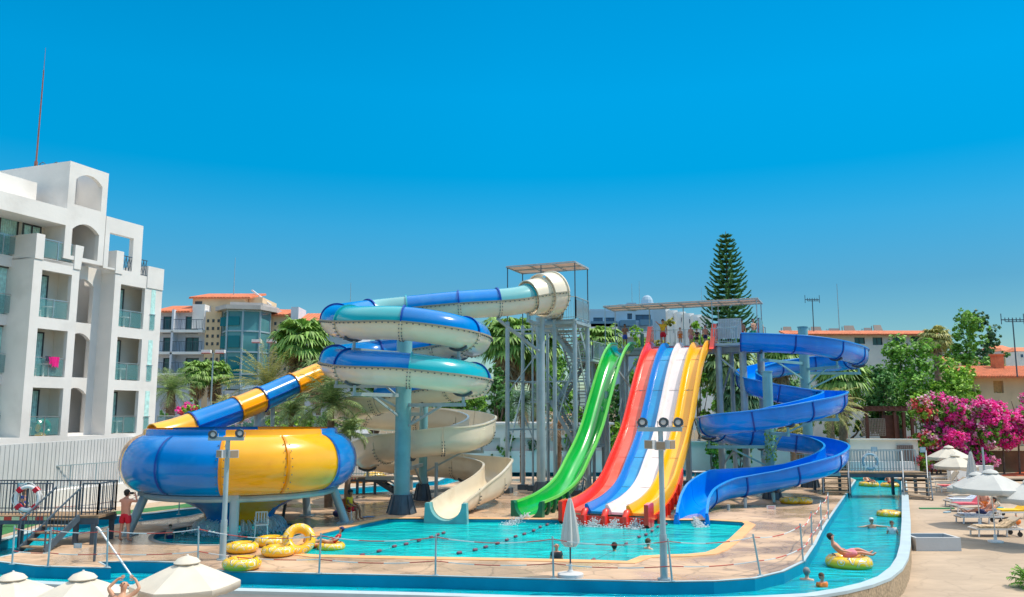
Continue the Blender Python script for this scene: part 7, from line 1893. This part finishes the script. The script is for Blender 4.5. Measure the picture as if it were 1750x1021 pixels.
g=GD(1706,895);mb=MB();mb.ball((g.x+.55,g.y-.45,g.z+.14),.2,.13,.14,z0=-.9);mb.path([V((g.x+.4,g.y-.45,g.z+.2)),V((g.x+.55,g.y-.45,g.z+.42)),V((g.x+.7,g.y-.45,g.z+.2))],.015,5);solo(mb,'beach_bag',M['cloth_orange'],'orange beach bag on the deck beside the lying man','bag',smooth=True)
a=D(204,1000,18.2);cz=a.z-.66;person('bald bather with pink straps reclining behind the middle near parasol',(a.x,18.0,cz-.05),.0,'lounge',skin='skin_tan',bald=True,swim='cloth_red',sc=1.0)
lounger('cream sun lounger under the bald bather at bottom left',(a.x,18.0-1.35,cz-.42),PI/2,'cushion',40)
# planter box, mat, small items
g0,g1=GD(1566,942),GD(1640,941);L=(g1-g0).length;c=(g0+g1)/2+V((0,.5,0));PBx=thing('planter_box','empty white rectangular planter box with a dark opening on the right deck','planter',c)
mb=MB();w_=1.05;t_=.1
for dx,dy,sx,sy in ((0,-w_/2,L,t_),(0,w_/2,L,t_)):mb.box(c+V((dx,dy,.24)),(sx,sy,.48))
for sx in (-1,1):mb.box(c+V((sx*(L/2-t_/2),0,.24)),(t_,w_-t_-.002,.478))
mb.build('box_wall',M['whiteshade'],PBx)
mb=MB();mb.box(c+V((0,0,.2)),(L-2*t_,w_-t_,.04));mb.build('dark_bottom',mat('dark_box_bottom',(.04,.035,.04),.95),PBx)  # near-black flat sheet inside the box
g=GD(1601,870);mb=MB();mb.box(g+V((0,0,.025)),(1.7,.22,.05));solo(mb,'foot_mat',mat('green_mat',(.05,.30,.12),.9,.1,6),'narrow green strip mat lying in front of the loungers','mat')
g=GD(1616,877);mb=MB();mb.ball(g+V((0,0,.03)),.13,.07,.04);mb.ball(g+V((.2,.1,.03)),.13,.07,.04);solo(mb,'flip_flop',M['paleblue'],'pair of pale sandals on the deck beside the green mat','sandals')
mb=MB();g=G(1210,826);T_=thing('picnic_table','pale slatted bench table in the shade left of the blue outlet','table',g)
mb.box(g+V((0,0,.72)),(1.9,.9,.05));mb.build('tabletop',M['whitepaint'],T_)
for x in (-.8,.8):
    mb=MB();mb.bar(g+V((x,-.4,0)),g+V((x,.1,.7)),.06);mb.bar(g+V((x,.4,0)),g+V((x,-.1,.7)),.06);mb.build('leg',M['steel'],T_)
# rows of background deck things: spare rings, benches behind slides
for i,(px,py,lb) in enumerate(((940,828,'grey bench behind the green slide'),(1270,812,'grey bench behind the blue spiral, left of the wall'))):
    g=G(px,py);T_=thing('bench',lb,'bench',g);mb=MB()
    for j in range(4):mb.box(g+V((0,-.18+.12*j,.45)),(1.8,.1,.03))
    mb.build('seat',M['wood'],T_)
    for x in (-.75,.75):mb=MB();mb.box(g+V((x,0,.22)),(.06,.4,.43));mb.build('leg',M['darksteel'],T_)

M['towel_blue']=mat('faded_blue_towel',(.10,.25,.50),.9,.2,6)
def dropped(label,px,py,w,l,m,rz):
    g=G(px,py);R_=random.Random(px);mb=MB();vs=[];fs=[];n=8
    for i in range(n+1):
        for j in range(n+1):
            x=(i/n-.5)*w;y=(j/n-.5)*l;z=.012+.03*abs(noise.noise(V((x*4,y*4,px))));c_,s_=math.cos(rz),math.sin(rz);vs.append(g+V((x*c_-y*s_,x*s_+y*c_,z)))
    for i in range(n):
        for j in range(n):a=i*(n+1)+j;fs.append((a,a+1,a+n+2,a+n+1))
    k=len(vs);vs+=[v-V((0,0,.01)) for v in vs];fs+=[tuple(q+k for q in reversed(f)) for f in fs];mb.add(vs,fs);solo(mb,'towel',M[m],label,'towel',smooth=True)
g=G(585,884);mb=MB();mb.ball(g+V((-.25,.1,.14)),.2,.14,.15,z0=-.9);mb.path([g+V((-.38,.1,.2)),g+V((-.25,.1,.42)),g+V((-.12,.1,.2))],.015,5);solo(mb,'beach_bag',M['cloth_navy'],'small dark bag on the deck beside the lifeguard chair','bag',smooth=True)
dropped('small rumpled blue towel on the deck under the slide arm right of the lifeguard',630,884,.5,.35,'towel_blue',.4)
